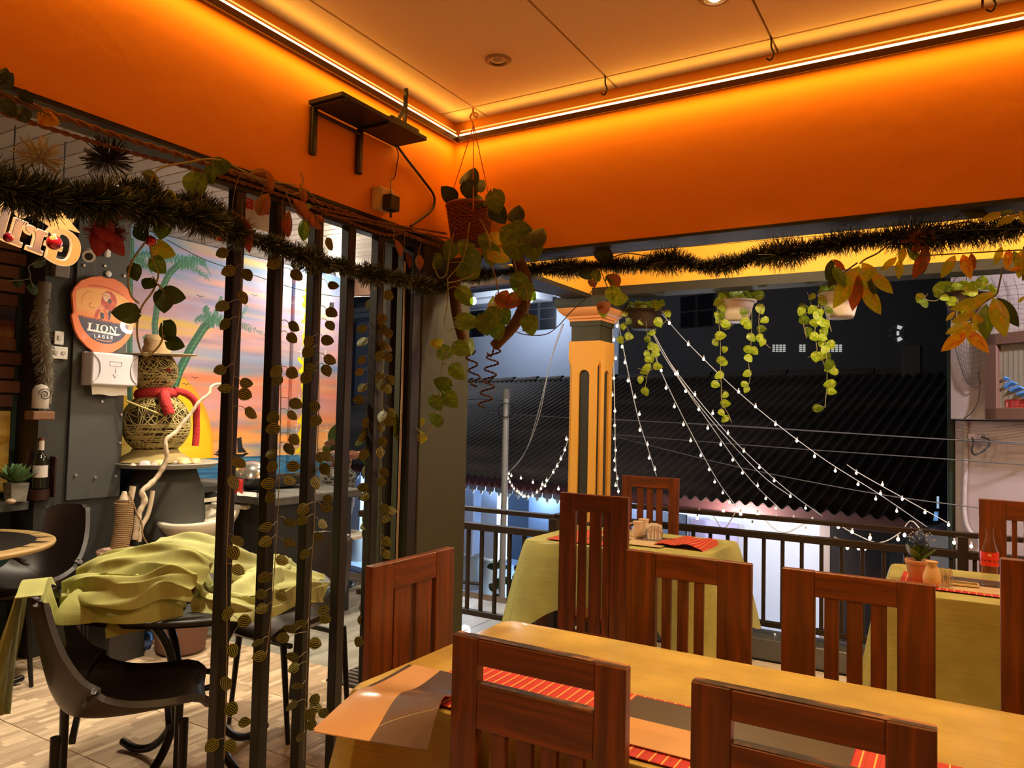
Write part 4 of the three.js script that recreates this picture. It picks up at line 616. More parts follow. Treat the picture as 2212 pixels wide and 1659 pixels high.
// ---------------------------------------------------------------- shell chairs and round tables of the mural room
function shellChair(label, pos, turn, scale = 1) {
  const t = thing('shell_chair', label, 'chair', pos, turn); t.scale.setScalar(scale);
  const prof = [[-0.245, 0.435], [-0.22, 0.458], [-0.12, 0.448], [0, 0.435], [0.1, 0.435], [0.17, 0.46], [0.215, 0.53], [0.245, 0.63], [0.27, 0.74], [0.29, 0.83], [0.295, 0.85]], pc = new THREE.CatmullRomCurve3(prof.map(([z, y]) => V(0, y, z)));
  const W = (v) => 0.205 + 0.03 * Math.sin(v * 3.1) - (v > 0.55 ? 0.075 * smooth(v, 0.55, 1) : 0) - 0.02 * smooth(0.12 - v, 0, 0.12), K = (v) => 0.035 + 0.11 * Math.exp(-Math.pow((v - 0.5) / 0.2, 2)) + 0.02 * v;
  const f = (u, v) => { const s = u * 2 - 1, c = pc.getPoint(v), tg = pc.getTangent(v), n = V(0, tg.z, -tg.y), e = Math.pow(Math.abs(s), 2.4); let end = 0; if (v > 0.93) end = (v - 0.93) * 0.35 * Math.pow(Math.abs(s), 6); return V(s * W(v) * (1 - 0.06 * e), c.y, c.z).addScaledVector(n, K(v) * e).add(V(0, -end, 0)); };
  part(t, 'seat_shell', sheet(22, 34, -0.022, f), Mt.leather);
  part(t, 'seam', tube(Array.from({ length: 13 }, (_, i) => f(0.06 + 0.88 * i / 12, 0.47).add(V(0, 0.002, -0.001))), 0.0022, 40, 5), Mt.black);
  part(t, 'under_frame', join([bar(V(-0.15, 0.405, -0.14), V(0.15, 0.405, -0.14), 0.02, 0.02), bar(V(-0.15, 0.405, 0.14), V(0.15, 0.405, 0.14), 0.02, 0.02)]), Mt.legMetal);
  for (const [x, z] of [[-1, -1], [1, -1], [-1, 1], [1, 1]]) part(t, 'leg', cyl(0.011, 0.016, 0.425, 0, 0, 0, 10).translate(0, 0, 0).applyMatrix4(new THREE.Matrix4().makeShear(0, 0, -x * 0.12, 0, -z * 0.1, 0)).translate(x * 0.2, 0, z * 0.185), Mt.legMetal);
  return t;
}
const facing = (dx, dz) => Math.atan2(-dx, -dz); // turn that points local -z along (dx, dz)
shellChair('dark brown leather shell chair with a green cloth over its back', V(-2.47, 0, -1.585), facing(0.55, -0.84));
shellChair('dark leather shell chair behind the screen bars, beyond the table with cloths', V(-2.74, 0, -2.60), facing(-0.02, 1));
shellChair('empty grey-brown shell chair against the green wall by the small worn table', V(-4.42, 0, -2.26), facing(0.35, 0.93), 1.04);
function roundTable(label, x, z, r, h, worn, turn, legs = true) {
  const t = thing('round_table', label, 'table', V(x, 0, z), turn);
  const topM = M(0xffffff, 0.5, { map: dataTex(512, 512, (u, v) => { const dx = u - 0.5, dy = v - 0.5, d = Math.hypot(dx, dy) * 2, a = Math.atan2(dy, dx), n = fbm(u * 3, v * 40, 40, 4), e = smooth(d, worn, worn + 0.03 + 0.0 * a) * smooth(0.9 * fbm(a * 9 + 30, d * 3) + d - worn, 0.2, 0.52), k = 0.04 + 0.055 * n; return [lerp(k * 1.25, 0.68, e), lerp(k * 0.8, 0.56, e), lerp(k * 0.62, 0.36, e)]; }, true), bumpMap: roughNoise, bumpScale: 0.001 });
  const g = lathe([[0, 0], [r - 0.01, 0], [r, -0.004], [r + 0.002, -0.014], [r - 0.004, -0.026], [0, -0.027]], 56).translate(0, h, 0), p = g.attributes.position, uv = g.attributes.uv; for (let i = 0; i < p.count; i++) uv.setXY(i, p.getX(i) / r / 2.04 + 0.5, p.getZ(i) / r / 2.04 + 0.5);
  part(t, 'tabletop', g, topM);
  part(t, 'ring', new THREE.TorusGeometry(0.11, 0.012, 8, 36).rotateX(Math.PI / 2).translate(0, 0.36, 0), Mt.legMetal);
  part(t, 'plate', cyl(0.2, 0.2, 0.008, 0, h - 0.036, 0, 30), Mt.legMetal);
  for (let k = 0; k < 4; k++) { const a = k * Math.PI / 2 + 0.4, P = (d, y) => V(Math.cos(a) * d, y, Math.sin(a) * d); part(t, 'leg', tube([P(0.34, h - 0.04), P(0.27, h - 0.06), P(0.16, 0.56), P(0.105, 0.40), P(0.10, 0.28), P(0.14, 0.14), P(0.24, 0.045), P(0.34, 0.02), P(0.41, 0.032)], 0.0165, 44, 10), Mt.legMetal); part(t, 'leg_tip', ball(0.0168, P(0.41, 0.032).x, 0.032, P(0.41, 0.032).z, 1, 1, 1, 10), Mt.legMetal); }
  return t;
}
roundTable('dark round table with bent metal legs under the heap of green cloths', -2.68, -2.03, 0.53, 0.74, 1.2, 0.5);
roundTable('dark round table with a worn pale rim at the picture edge', -4.32, -1.74, 0.52, 0.775, 0.80, 0.2);

// ---------------------------------------------------------------- heap of green cloths
const clothGreen = M(C(0.47, 0.46, 0.135), 0.85, { map: rep(clothNoise, 2), bumpMap: rep(weave, 4), bumpScale: 0.0008, sheen: 0.3, sheenRoughness: 0.6 });
const clothPale = M(C(0.60, 0.60, 0.24), 0.85, { map: rep(clothNoise, 2), bumpMap: rep(weave, 4), bumpScale: 0.0008, sheen: 0.3, sheenRoughness: 0.6 });
// a crumpled cloth lying on a table: outline radius by angle, height with folds along one direction
function heap(name, label, c, rad, H, dir, freq, off, mat, y0) {
  const nr = 40, na = 110, pos = [], idx = [], uv = [];
  const ca = Math.cos(dir), sa = Math.sin(dir);
  for (let i = 0; i <= nr; i++) for (let k = 0; k < na; k++) {
    const a = k / na * 6.28318, t = i / nr, R = rad(a) * (1 + 0.07 * Math.sin(a * 5 + off) + 0.05 * Math.sin(a * 9 + off * 2)), x = Math.cos(a) * R * t, z = Math.sin(a) * R * t;
    const along = x * ca + z * sa, acr = -x * sa + z * ca, wob = fbm(along * 4 + off, acr * 4 + off, 1e6, 3) * 3.2;
    const ridge = 1 - Math.abs(Math.sin(acr * freq + wob * 1.6 + along * 2)), dome = Math.pow(Math.max(0, 1 - Math.pow(t, 3.0)), 0.6);
    const tier = 0.5 + 0.5 * Math.floor(3 * clamp(dome * (0.75 + 0.5 * fbm(x * 5 + off, z * 5 - off)), 0, 1)) / 3;
    const y = H(x, z) * dome * (0.5 + 0.28 * tier + 0.42 * Math.pow(ridge, 1.3)) + 0.018 * dome * Math.sin(acr * freq * 2.1 + wob * 3) + 0.004;
    pos.push(x, y, z); uv.push(x, z);
  }
  for (let i = 0; i < nr; i++) for (let k = 0; k < na; k++) { const a = i * na + k, b = i * na + (k + 1) % na, d = a + na, e = b + na; idx.push(a, b, d, b, e, d); }
  const top = new THREE.BufferGeometry(); top.setAttribute('position', new THREE.Float32BufferAttribute(pos, 3)); top.setAttribute('uv', new THREE.Float32BufferAttribute(uv, 2)); top.setIndex(idx); top.computeVertexNormals();
  const s = solo(name, label, 'cloth', top, mat); s.position.set(c.x, y0, c.z); return s;
}
// a folded cloth: a bent sheet swept along a path that loops over itself
function foldedCloth(label, pts, width, dirW, mat, wave = 0.02, taper = 0.1) {
  const c = curve(pts), off = rr(0, 9), g = sheet(34, 70, 0.004, (u, v) => { const p = c.getPoint(v), s = u * 2 - 1, w = width * (1 - taper * Math.abs(v - 0.5) * 2) * (1 + 0.05 * Math.sin(v * 9 + off)); return p.clone().addScaledVector(dirW, s * w).add(V(0, wave * (Math.sin(s * 4.2 + v * 7 + off) * 0.6 + Math.sin(s * 9 - v * 11 + off * 2) * 0.4) - 0.02 * Math.pow(Math.abs(s), 4), wave * 0.6 * Math.sin(s * 6 + v * 5 + off))); });
  const p = g.attributes.position, uv = g.attributes.uv; for (let i = 0; i < uv.count; i++) uv.setXY(i, uv.getX(i) * width * 2, uv.getY(i));
  return solo('folded_cloth', label, 'cloth', g, mat);
}
{
  const T = 0.742, P = (x, y, h) => onY(x, y, T + h);
  heap('cloth_heap', 'bulky heap of crumpled green cloths on the round table', onY(300, 1296, T), (a) => 0.27 - 0.07 * Math.cos(2 * a + 1.05), (x, z) => 0.165, 1.0, 15, 1.3, clothGreen, T);
  heap('cloth_heap', 'pale green cloth heap behind the first two screen bars', onY(560, 1278, T), (a) => 0.21 - 0.06 * Math.cos(2 * a + 1.05), (x, z) => 0.11, 1.9, 18, 4.1, clothPale, T);
  const sweep = (label, ppx, w, mat, wave, up) => foldedCloth(label, ppx.map(([x, y, h]) => P(x, y, h)), w, V(cF.x, 0, cF.z).normalize().multiplyScalar(Math.cos(up)).setY(Math.sin(up)), mat, wave);
  sweep('green cloth folded along the crest of the crumpled heap', [[165, 1240, 0.13], [215, 1216, 0.17], [280, 1204, 0.19], [345, 1202, 0.19], [410, 1212, 0.17], [450, 1235, 0.13]], 0.075, clothGreen, 0.012, 0.75);
  sweep('pale green cloth spread from the crest toward the table rim behind the bars', [[330, 1178, 0.21], [395, 1172, 0.22], [470, 1196, 0.18], [540, 1222, 0.12], [610, 1242, 0.08], [690, 1262, 0.035]], 0.10, clothPale, 0.016, 0.45);
  sweep('green cloth fold slanting across the middle of the heap', [[130, 1278, 0.07], [170, 1264, 0.11], [230, 1262, 0.135], [300, 1262, 0.13], [360, 1246, 0.14], [420, 1262, 0.11]], 0.06, clothGreen, 0.012, 0.95);
  sweep('green cloth roll at the front of the heap with a looped end', [[145, 1310, 0.04], [210, 1302, 0.065], [280, 1302, 0.07], [345, 1296, 0.065], [392, 1294, 0.055], [398, 1308, 0.03], [350, 1318, 0.018], [290, 1326, 0.012], [235, 1336, 0.01]], 0.05, clothGreen, 0.007, 1.05);
  sweep('pale green cloth tail lying on the table edge between the first two bars', [[428, 1262, 0.08], [440, 1285, 0.05], [500, 1300, 0.04], [560, 1305, 0.04], [600, 1295, 0.04], [650, 1275, 0.045], [706, 1268, 0.02]], 0.06, clothPale, 0.016, 0.6);
  solo('red_napkin', 'dark red napkin tip sticking out of the green cloths', 'napkin', sheet(8, 8, 0.003, (u, v) => P(398 + u * 26, 1258 + v * 20 - u * 6, 0.07 - v * 0.03).add(V(0, 0.01 * Math.sin(u * 7), 0))), M(C(0.32, 0.02, 0.02), 0.8));
  // cloth over the chair back
  const o = V(-2.47, 0, -1.585), tr = facing(0.55, -0.84), loc = (x, y, z) => V(x, y, z).applyAxisAngle(V(0, 1, 0), tr).add(o);
  const g = sheet(40, 60, 0.004, (u, v) => {
    const s = u * 2 - 1, q = v * 2 - 1, side = Math.abs(q), drop = Math.pow(side, 1.4); // q < 0 hangs in front of the back, q > 0 behind
    const flare = 1 + 0.35 * drop, x = -0.08 + s * 0.145 * flare + 0.03 * Math.sin(v * 6), lean = 0.293 + (q > 0 ? 0.03 + 0.06 * drop : -0.045 - 0.05 * drop), hang = q > 0 ? 0.36 + 0.14 * (1 - u) : 0.17 + 0.12 * u;
    return loc(x, 0.868 - hang * drop + 0.012 * Math.cos(s * 3) * (1 - drop), lean + 0.022 * drop * Math.sin(s * 7.5 + q * 2) + 0.012 * drop * Math.sin(s * 15 + 1));
  });
  { const uv = g.attributes.uv; for (let i = 0; i < uv.count; i++) uv.setXY(i, uv.getX(i) * 0.4, uv.getY(i) * 0.9); }
  solo('draped_cloth', 'olive green cloth draped over the back of the front shell chair', 'cloth', g, clothGreen);
}
// ---------------------------------------------------------------- counter, wash basin and what stands there
{
  const k = thing('counter', 'black counter with a grey slab holding the basin', 'counter', V(0, 0, 0));
  part(k, 'base', span(-4.92, -3.9, 0, 0.84, -4.25, -3.5, 0.006), M(C(0.02, 0.02, 0.02), 0.5));
  part(k, 'slab', uvBox(span(-4.93, -3.84, 0.84, 0.90, -4.3, -3.44, 0.012)), Mt.concrete); part(k, 'rear_slab', uvBox(span(-4.93, -4.45, 0.89, 0.945, -3.75, -3.2, 0.012)), Mt.concrete); part(k, 'rear_base', span(-4.92, -4.5, 0, 0.89, -3.5, -3.25, 0.006), M(C(0.015, 0.015, 0.015), 0.5));
  // wash basin: an oval bowl that grows out of the counter's front
  const b = thing('wash_basin', 'cream ceramic wash basin with a small tap on the counter front', 'basin', V(-4.32, 0.76, -3.22), 0.12); b.rotation.order = 'YXZ'; b.rotation.x = 0.16; b.scale.setScalar(1.08);
  const R = (a, r) => V(Math.cos(a) * 0.245 * r, 0, Math.sin(a) * 0.215 * r + (Math.sin(a) < 0 ? 0.05 * Math.sin(a) * r : 0));
  const bowl = grid(48, 14, (u, v) => { const a = u * 6.28318, ks = [[0.0, -0.075], [0.4, -0.072], [0.66, -0.05], [0.78, -0.012], [0.84, 0.008], [0.95, 0.012], [1, 0.002], [0.98, -0.02], [0.85, -0.07], [0.6, -0.12], [0.3, -0.15], [0.2, -0.16], [0.19, -0.2], [0.17, -0.21], [0, -0.21]][Math.round((1 - v) * 14)]; const p = R(a, ks[0]); return V(p.x, ks[1], p.z); });
  part(b, 'bowl', mergeVertices(toCreasedNormals(bowl, 1.2)), Mt.porcelain);
  part(b, 'overflow', cyl(0.009, 0.009, 0.006, 0, 0, 0, 12).rotateX(Math.PI / 2).translate(0.02, -0.025, -0.155), Mt.black);
  part(b, 'deck', bx(0.3, 0.03, 0.07, 0.06, 0.012, -0.235, 0.012), Mt.porcelain);
  const tap = part(b, 'tap', join([cyl(0.017, 0.015, 0.05, 0.05, 0.02, -0.225, 14), bar(V(0.05, 0.062, -0.225), V(-0.06, 0.062, -0.13), 0.026, 0.022), bx(0.03, 0.03, 0.03, 0.05, 0.062, -0.225, 0.008)]), Mt.porcelain); part(tap, 'tap_handle', lathe([[0, 0], [0.02, 0], [0.03, 0.015], [0.034, 0.04], [0.028, 0.052], [0, 0.054]], 10).translate(0.055, 0.075, -0.225), Mt.porcelain);
  part(b, 'trap_pipe', tube([V(0, -0.2, 0), V(0, -0.3, 0), V(0, -0.34, -0.05), V(0.02, -0.3, -0.12), V(0.03, -0.3, -0.2)], 0.018, 30, 10), Mt.white);
  const on = (px, py, y = 0.90) => onY(px, py, y);
  // beer tray
  const tc = V(-4.42, 0.905, -3.88), tray = thing('serving_tray', 'black oval serving tray with white lettering leaning on the counter', 'tray', tc, 0.85); const el = (r, a) => V(Math.cos(a) * 0.30 * r, 0, Math.sin(a) * 0.19 * r);
  tray.rotation.z = 0.10; tray.rotation.order = 'YXZ';
  part(tray, 'pan', mergeVertices(grid(60, 6, (u, v) => { const k = [[0, 0.004], [0.8, 0.004], [0.9, 0.01], [0.97, 0.065], [1.0, 0.068], [0.95, 0.0], [0, 0]][Math.round((1 - v) * 6)]; const p = el(k[0], u * 6.28318); p.y = k[1]; return p; })), M(C(0.02, 0.02, 0.022), 0.25, { clearcoat: 0.5 }));
  part(tray, 'tray_handle', tube([V(0.29, 0.06, -0.07), V(0.36, 0.085, -0.05), V(0.385, 0.09, 0), V(0.36, 0.085, 0.05), V(0.29, 0.06, 0.07)], 0.011, 30, 8), Mt.blackPlastic);
  const lm = canvasTex(256, 64, (g) => { g.fillStyle = '#060606'; g.fillRect(0, 0, 256, 64); g.fillStyle = '#cfcfcf'; g.beginPath(); g.arc(30, 40, 14, 0, 7); g.fill(); g.font = 'bold 44px sans-serif'; g.fillText('LION', 60, 50, 150); });
  { const q = grid(10, 1, (u, v) => { const a = Math.PI * (0.78 - u * 0.22), p = el(0.985, a); return V(p.x * 1.0, 0.012 + v * 0.042, p.z).add(V(0, 0, 0.006)); }); part(tray, 'lettering', q, M(0xffffff, 0.4, { map: lm })); }
  const sp = on(545, 1062), ballT = thing('metal_sphere', 'dark metal sphere with a shiny domed lid next to the tray', 'grill', V(sp.x, 0.9, sp.z));
  part(ballT, 'lower_half', lathe([[0.05, 0.0], [0.06, 0.012], [0.045, 0.02], [0.08, 0.03], [0.115, 0.06], [0.13, 0.1]], 36), M(C(0.02, 0.02, 0.02), 0.35)); part(ballT, 'lid', lathe([[0.133, 0.1], [0.135, 0.106], [0.13, 0.112], [0.12, 0.15], [0.09, 0.188], [0.045, 0.208], [0, 0.213]], 36), M(C(0.55, 0.53, 0.48), 0.22, { metalness: 0.9, roughnessMap: roughNoise }));
  const bt = on(516, 1068), btl = thing('glass_bottle', 'clear bottle with a red filling in front of the metal sphere', 'bottle', V(bt.x, 0.9, bt.z));
  part(btl, 'glass', lathe([[0, 0], [0.028, 0], [0.03, 0.01], [0.03, 0.11], [0.022, 0.14], [0.012, 0.165], [0.011, 0.2], [0.014, 0.204], [0.014, 0.212]], 24), M(C(0.9, 0.88, 0.85), 0.08, { transmission: 1, thickness: 0.0, ior: 1.45 })); part(btl, 'filling', lathe([[0, 0.004], [0.0255, 0.004], [0.0265, 0.1], [0, 0.102]], 20), M(C(0.5, 0.02, 0.02), 0.2));
  solo('gray_cloth_scrap', 'crumpled grey rag lying on the counter slab', 'rag', grid(14, 10, (u, v) => on(512 + u * 42, 1064 + v * 10 + u * 4).add(V(0, 0.012 + 0.012 * Math.sin(u * 9 + v * 4) * Math.sin(v * 3.1), 0))), M(C(0.4, 0.39, 0.36), 0.9));
}
// ---------------------------------------------------------------- wicker snowman on its dish
{
  const X = -4.6, base = onX(345, 992, X), c1 = onX(338, 915, X), c0 = onX(333, 803, X), s = thing('wicker_snowman', 'snowman of two woven twig balls with a red scarf and straw hat', 'decoration', V(base.x, base.y, base.z));
  const lo = (v) => v.clone().sub(base), straw = M(C(0.52, 0.42, 0.16), 0.7), strawD = M(C(0.30, 0.22, 0.08), 0.8), core = M(C(0.055, 0.04, 0.016), 0.95);
  const woven = (c, r, n, name, ringsBelow) => {
    const m = part(s, name, ball(r * 0.955, c.x, c.y, c.z, 1, 1, 1, 28), core), gs = [[], []];
    for (let i = 0; i < n; i++) { const ax = i < ringsBelow ? V(rr(-0.06, 0.06), 1, rr(-0.06, 0.06)).normalize() : V(rr(-1, 1), rr(-1, 1), rr(-1, 1)).normalize(), k = i < ringsBelow ? -0.95 + 1.0 * i / ringsBelow : rr(-0.8, 0.8), q = new THREE.Quaternion().setFromUnitVectors(V(0, 0, 1), ax), R = Math.sqrt(1 - k * k) * r; gs[i % 3 ? 0 : 1].push(new THREE.TorusGeometry(R, 0.0026, 4, 44).translate(0, 0, k * r).applyQuaternion(q).translate(c.x, c.y, c.z)); }
    part(m, 'weave', join(gs[0]), straw); part(m, 'weave', join(gs[1]), strawD);
  };
  woven(lo(c1), 0.212, 95, 'body_ball', 34); woven(lo(c0), 0.145, 70, 'head_ball', 10);
  part(s, 'skirt', lathe([[0.25, 0], [0.22, 0.02], [0.15, 0.06], [0.14, 0.08]], 30).translate(lo(c1).x, -0.01, lo(c1).z), strawD);
  const n = lo(onX(338, 851, X)), fur = M(C(0.50, 0.03, 0.03), 0.95, { bumpMap: plasterBump, bumpScale: 0.01, sheen: 0.5 });
  const sc = part(s, 'scarf', new THREE.TorusGeometry(0.105, 0.034, 12, 40).rotateX(Math.PI / 2).rotateZ(0.12).translate(n.x, n.y, n.z), fur);
  const F = (x, y, d) => lo(onX(x, y, X)).add(V(d, 0, 0));
  part(sc, 'scarf_end', tube([F(330, 850, 0.12), F(322, 862, 0.17), F(320, 878, 0.2), F(323, 894, 0.215)], 0.034, 20, 10).translate(0, 0, 0), fur); part(sc, 'scarf_end', tube([F(355, 842, 0.1), F(378, 850, 0.12), F(396, 868, 0.13), F(404, 905, 0.1), F(406, 935, 0.09), F(404, 962, 0.09)], 0.024, 30, 10), fur);
  const h0 = lo(onX(338, 768, X)), hat = part(s, 'hat_brim', lathe([[0, 0.0], [0.2, -0.004], [0.255, 0.002], [0.256, 0.006], [0.2, 0.006], [0, 0.01]], 36).rotateX(0.05).translate(h0.x, h0.y, h0.z), M(C(0.42, 0.33, 0.2), 0.8));
  part(hat, 'hat_crown', lathe([[0.088, 0], [0.084, 0.02], [0.09, 0.04], [0.078, 0.07], [0.083, 0.09], [0.068, 0.135], [0, 0.137]], 24).translate(h0.x, h0.y, h0.z), M(C(0.36, 0.24, 0.12), 0.9, { bumpMap: roughNoise, bumpScale: 0.01 }));
  part(s, 'arm', rod(F(263, 866, 0.05), F(312, 896, 0.19), 0.007, 6), straw); part(s, 'nose', ball(0.016, F(334, 800, 0.15).x, F(334, 800, 0.15).y, F(334, 800, 0.15).z, 1.2, 0.7, 1.1, 10), fur); part(s, 'mouth', rod(F(344, 815, 0.14), F(384, 816, 0.1), 0.004, 5), strawD);
  const dish = thing('round_dish', 'wide flat grey dish under the wicker snowman', 'dish', onX(358, 1001, X)); part(dish, 'dish', lathe([[0, 0], [0.3, 0], [0.33, 0.014], [0.345, 0.014], [0.348, 0.004], [0.30, -0.02], [0, -0.022]], 48), M(C(0.30, 0.28, 0.24), 0.6));
  const py = dish.position.y, st = thing('plinth', 'dark grey drum plinth carrying the dish of shells', 'plinth', V(dish.position.x, 0, dish.position.z)); part(st, 'drum', lathe([[0.28, 0], [0.28, 0.5], [0.25, 0.9], [0.19, py - 0.025], [0, py - 0.024]], 40), M(C(0.05, 0.05, 0.045), 0.7));
  const shell = (px, py2, r, col, label, k) => { const q = onX(px, py2, X + 0.22); const o = thing('sea_shell', label, 'shell', V(q.x, py + 0.014, q.z), k); part(o, 'shell', grid(14, 12, (u, v) => { const a = u * 6.283, w = Math.sin(v * Math.PI) * (1 + 0.1 * Math.sin(a * 9)); return V(Math.cos(a) * w * r, Math.max(0, Math.sin(a)) * w * r * 0.75, (v - 0.5) * r * 2.3); }), M(col, 0.45)); };
  shell(313, 992, 0.04, C(0.62, 0.52, 0.52), 'round greyish-pink shell on the dish below the scarf', 0.3); shell(345, 988, 0.042, C(0.72, 0.55, 0.22), 'long yellow shell on the dish in the middle', 1.2); shell(335, 1001, 0.026, C(0.55, 0.48, 0.4), 'small pale shell at the front rim of the dish', 0.1); shell(375, 992, 0.03, C(0.66, 0.55, 0.5), 'white-brown shell beside the driftwood on the dish', 0.8); shell(395, 980, 0.055, C(0.80, 0.62, 0.3), 'large sand-coloured shell at the back of the dish', 1.1); shell(398, 998, 0.03, C(0.5, 0.38, 0.3), 'brown shell at the front rim of the dish', 1.9); shell(420, 991, 0.045, C(0.78, 0.42, 0.2), 'orange open shell at the far end of the dish', 1.0); shell(287, 998, 0.02, C(0.6, 0.5, 0.36), 'tiny shell at the near end of the dish', 2);
  // driftwood branch with roped stump in a bowl
  const D = -4.25, B = (x, y, d = 0) => onX(x, y, D + d), wood = M(C(0.56, 0.45, 0.32), 0.85, { bumpMap: roughNoise, bumpScale: 0.004 });
  const dw = thing('driftwood_branch', 'pale crooked driftwood branch rising in front of the snowman', 'driftwood'), knot = [[292, 1165], [300, 1110], [311, 1080], [308, 1062], [322, 1048], [338, 1030], [352, 1012], [360, 990], [356, 965], [360, 950], [378, 935], [392, 915], [412, 896], [430, 868], [450, 850], [456, 838], [463, 831], [476, 829]];
  part(dw, 'branch', (() => { const c = curve(knot.map(([x, y], i) => B(x + (i % 3 - 1) * 1.5, y, 0.01 * Math.sin(i)))); const g = new THREE.TubeGeometry(c, 120, 1, 9), p = g.attributes.position; for (let i = 0; i <= 120; i++) { const q = c.getPointAt(i / 120), r = lerp(0.020, 0.008, i / 120) * (1 + 0.18 * Math.sin(i * 0.9) * Math.sin(i * 0.37)); for (let k = 0; k <= 9; k++) { const j = i * 10 + k; p.setXYZ(j, q.x + (p.getX(j) - q.x) * r, q.y + (p.getY(j) - q.y) * r, q.z + (p.getZ(j) - q.z) * r); } } g.computeVertexNormals(); return g; })(), wood);
  part(dw, 'side_branch', tube([B(300, 1170), B(305, 1140), B(318, 1115), B(326, 1085), B(330, 1060)], 0.014, 30, 8), wood); part(dw, 'twine', twisted([B(278, 1062, 0.02), B(287, 1085, 0.03), B(296, 1110, 0.03), B(306, 1130, 0.03), B(308, 1155, 0.03), B(318, 1175, 0.02)], 0.005), Mt.twine);
  const st2 = thing('roped_stump', 'tree stump wrapped in rope standing in a clay bowl', 'stump'), b0 = B(258, 1182), b1 = B(268, 1080); const sc2 = curve([b0, b0.clone().lerp(b1, 0.5).add(V(0, 0, -0.012)), b1]); part(st2, 'core', new THREE.TubeGeometry(sc2, 16, 0.042, 14), Mt.twig); const coil = []; for (let i = 0; i <= 480; i++) { const t = i / 480, p = sc2.getPoint(t * 0.96), a = t * 6.283 * 24; coil.push(p.add(V(Math.cos(a) * 0.047, 0, Math.sin(a) * 0.047))); } part(st2, 'rope_wrap', new THREE.TubeGeometry(curve(coil), 900, 0.0055, 5), M(C(0.30, 0.19, 0.09), 0.95)); part(st2, 'tip', cyl(0.03, 0.012, 0.05, b1.x, b1.y, b1.z, 8), wood); part(st2, 'side_stub', tube([B(275, 1100), B(284, 1070), B(287, 1050)], 0.018, 12, 8), wood);
  const bw = B(260, 1192), bowl = thing('clay_bowl', 'shallow scalloped clay bowl holding the roped stump', 'bowl', V(bw.x, bw.y, bw.z)); part(bowl, 'bowl', grid(64, 6, (u, v) => { const a = u * 6.283, k = [[0, 0.0], [0.08, -0.05], [0.115, -0.02], [0.128, 0.0], [0.12, 0.014], [0.1, 0.004], [0, -0.004]][Math.round((1 - v) * 6)], r = k[0] * (1 + (k[1] > -0.01 && k[0] > 0.1 ? 0.035 * Math.sin(a * 18) : 0)); return V(Math.cos(a) * r, k[1], Math.sin(a) * r); }), M(C(0.46, 0.27, 0.2), 0.8));
  const stand = thing('low_stand', 'dark low stand below the clay bowl', 'stand', V(bw.x, 0, bw.z)); part(stand, 'block', bx(0.22, bw.y - 0.05, 0.22, 0, (bw.y - 0.05) / 2, 0, 0.01), Mt.black);
}
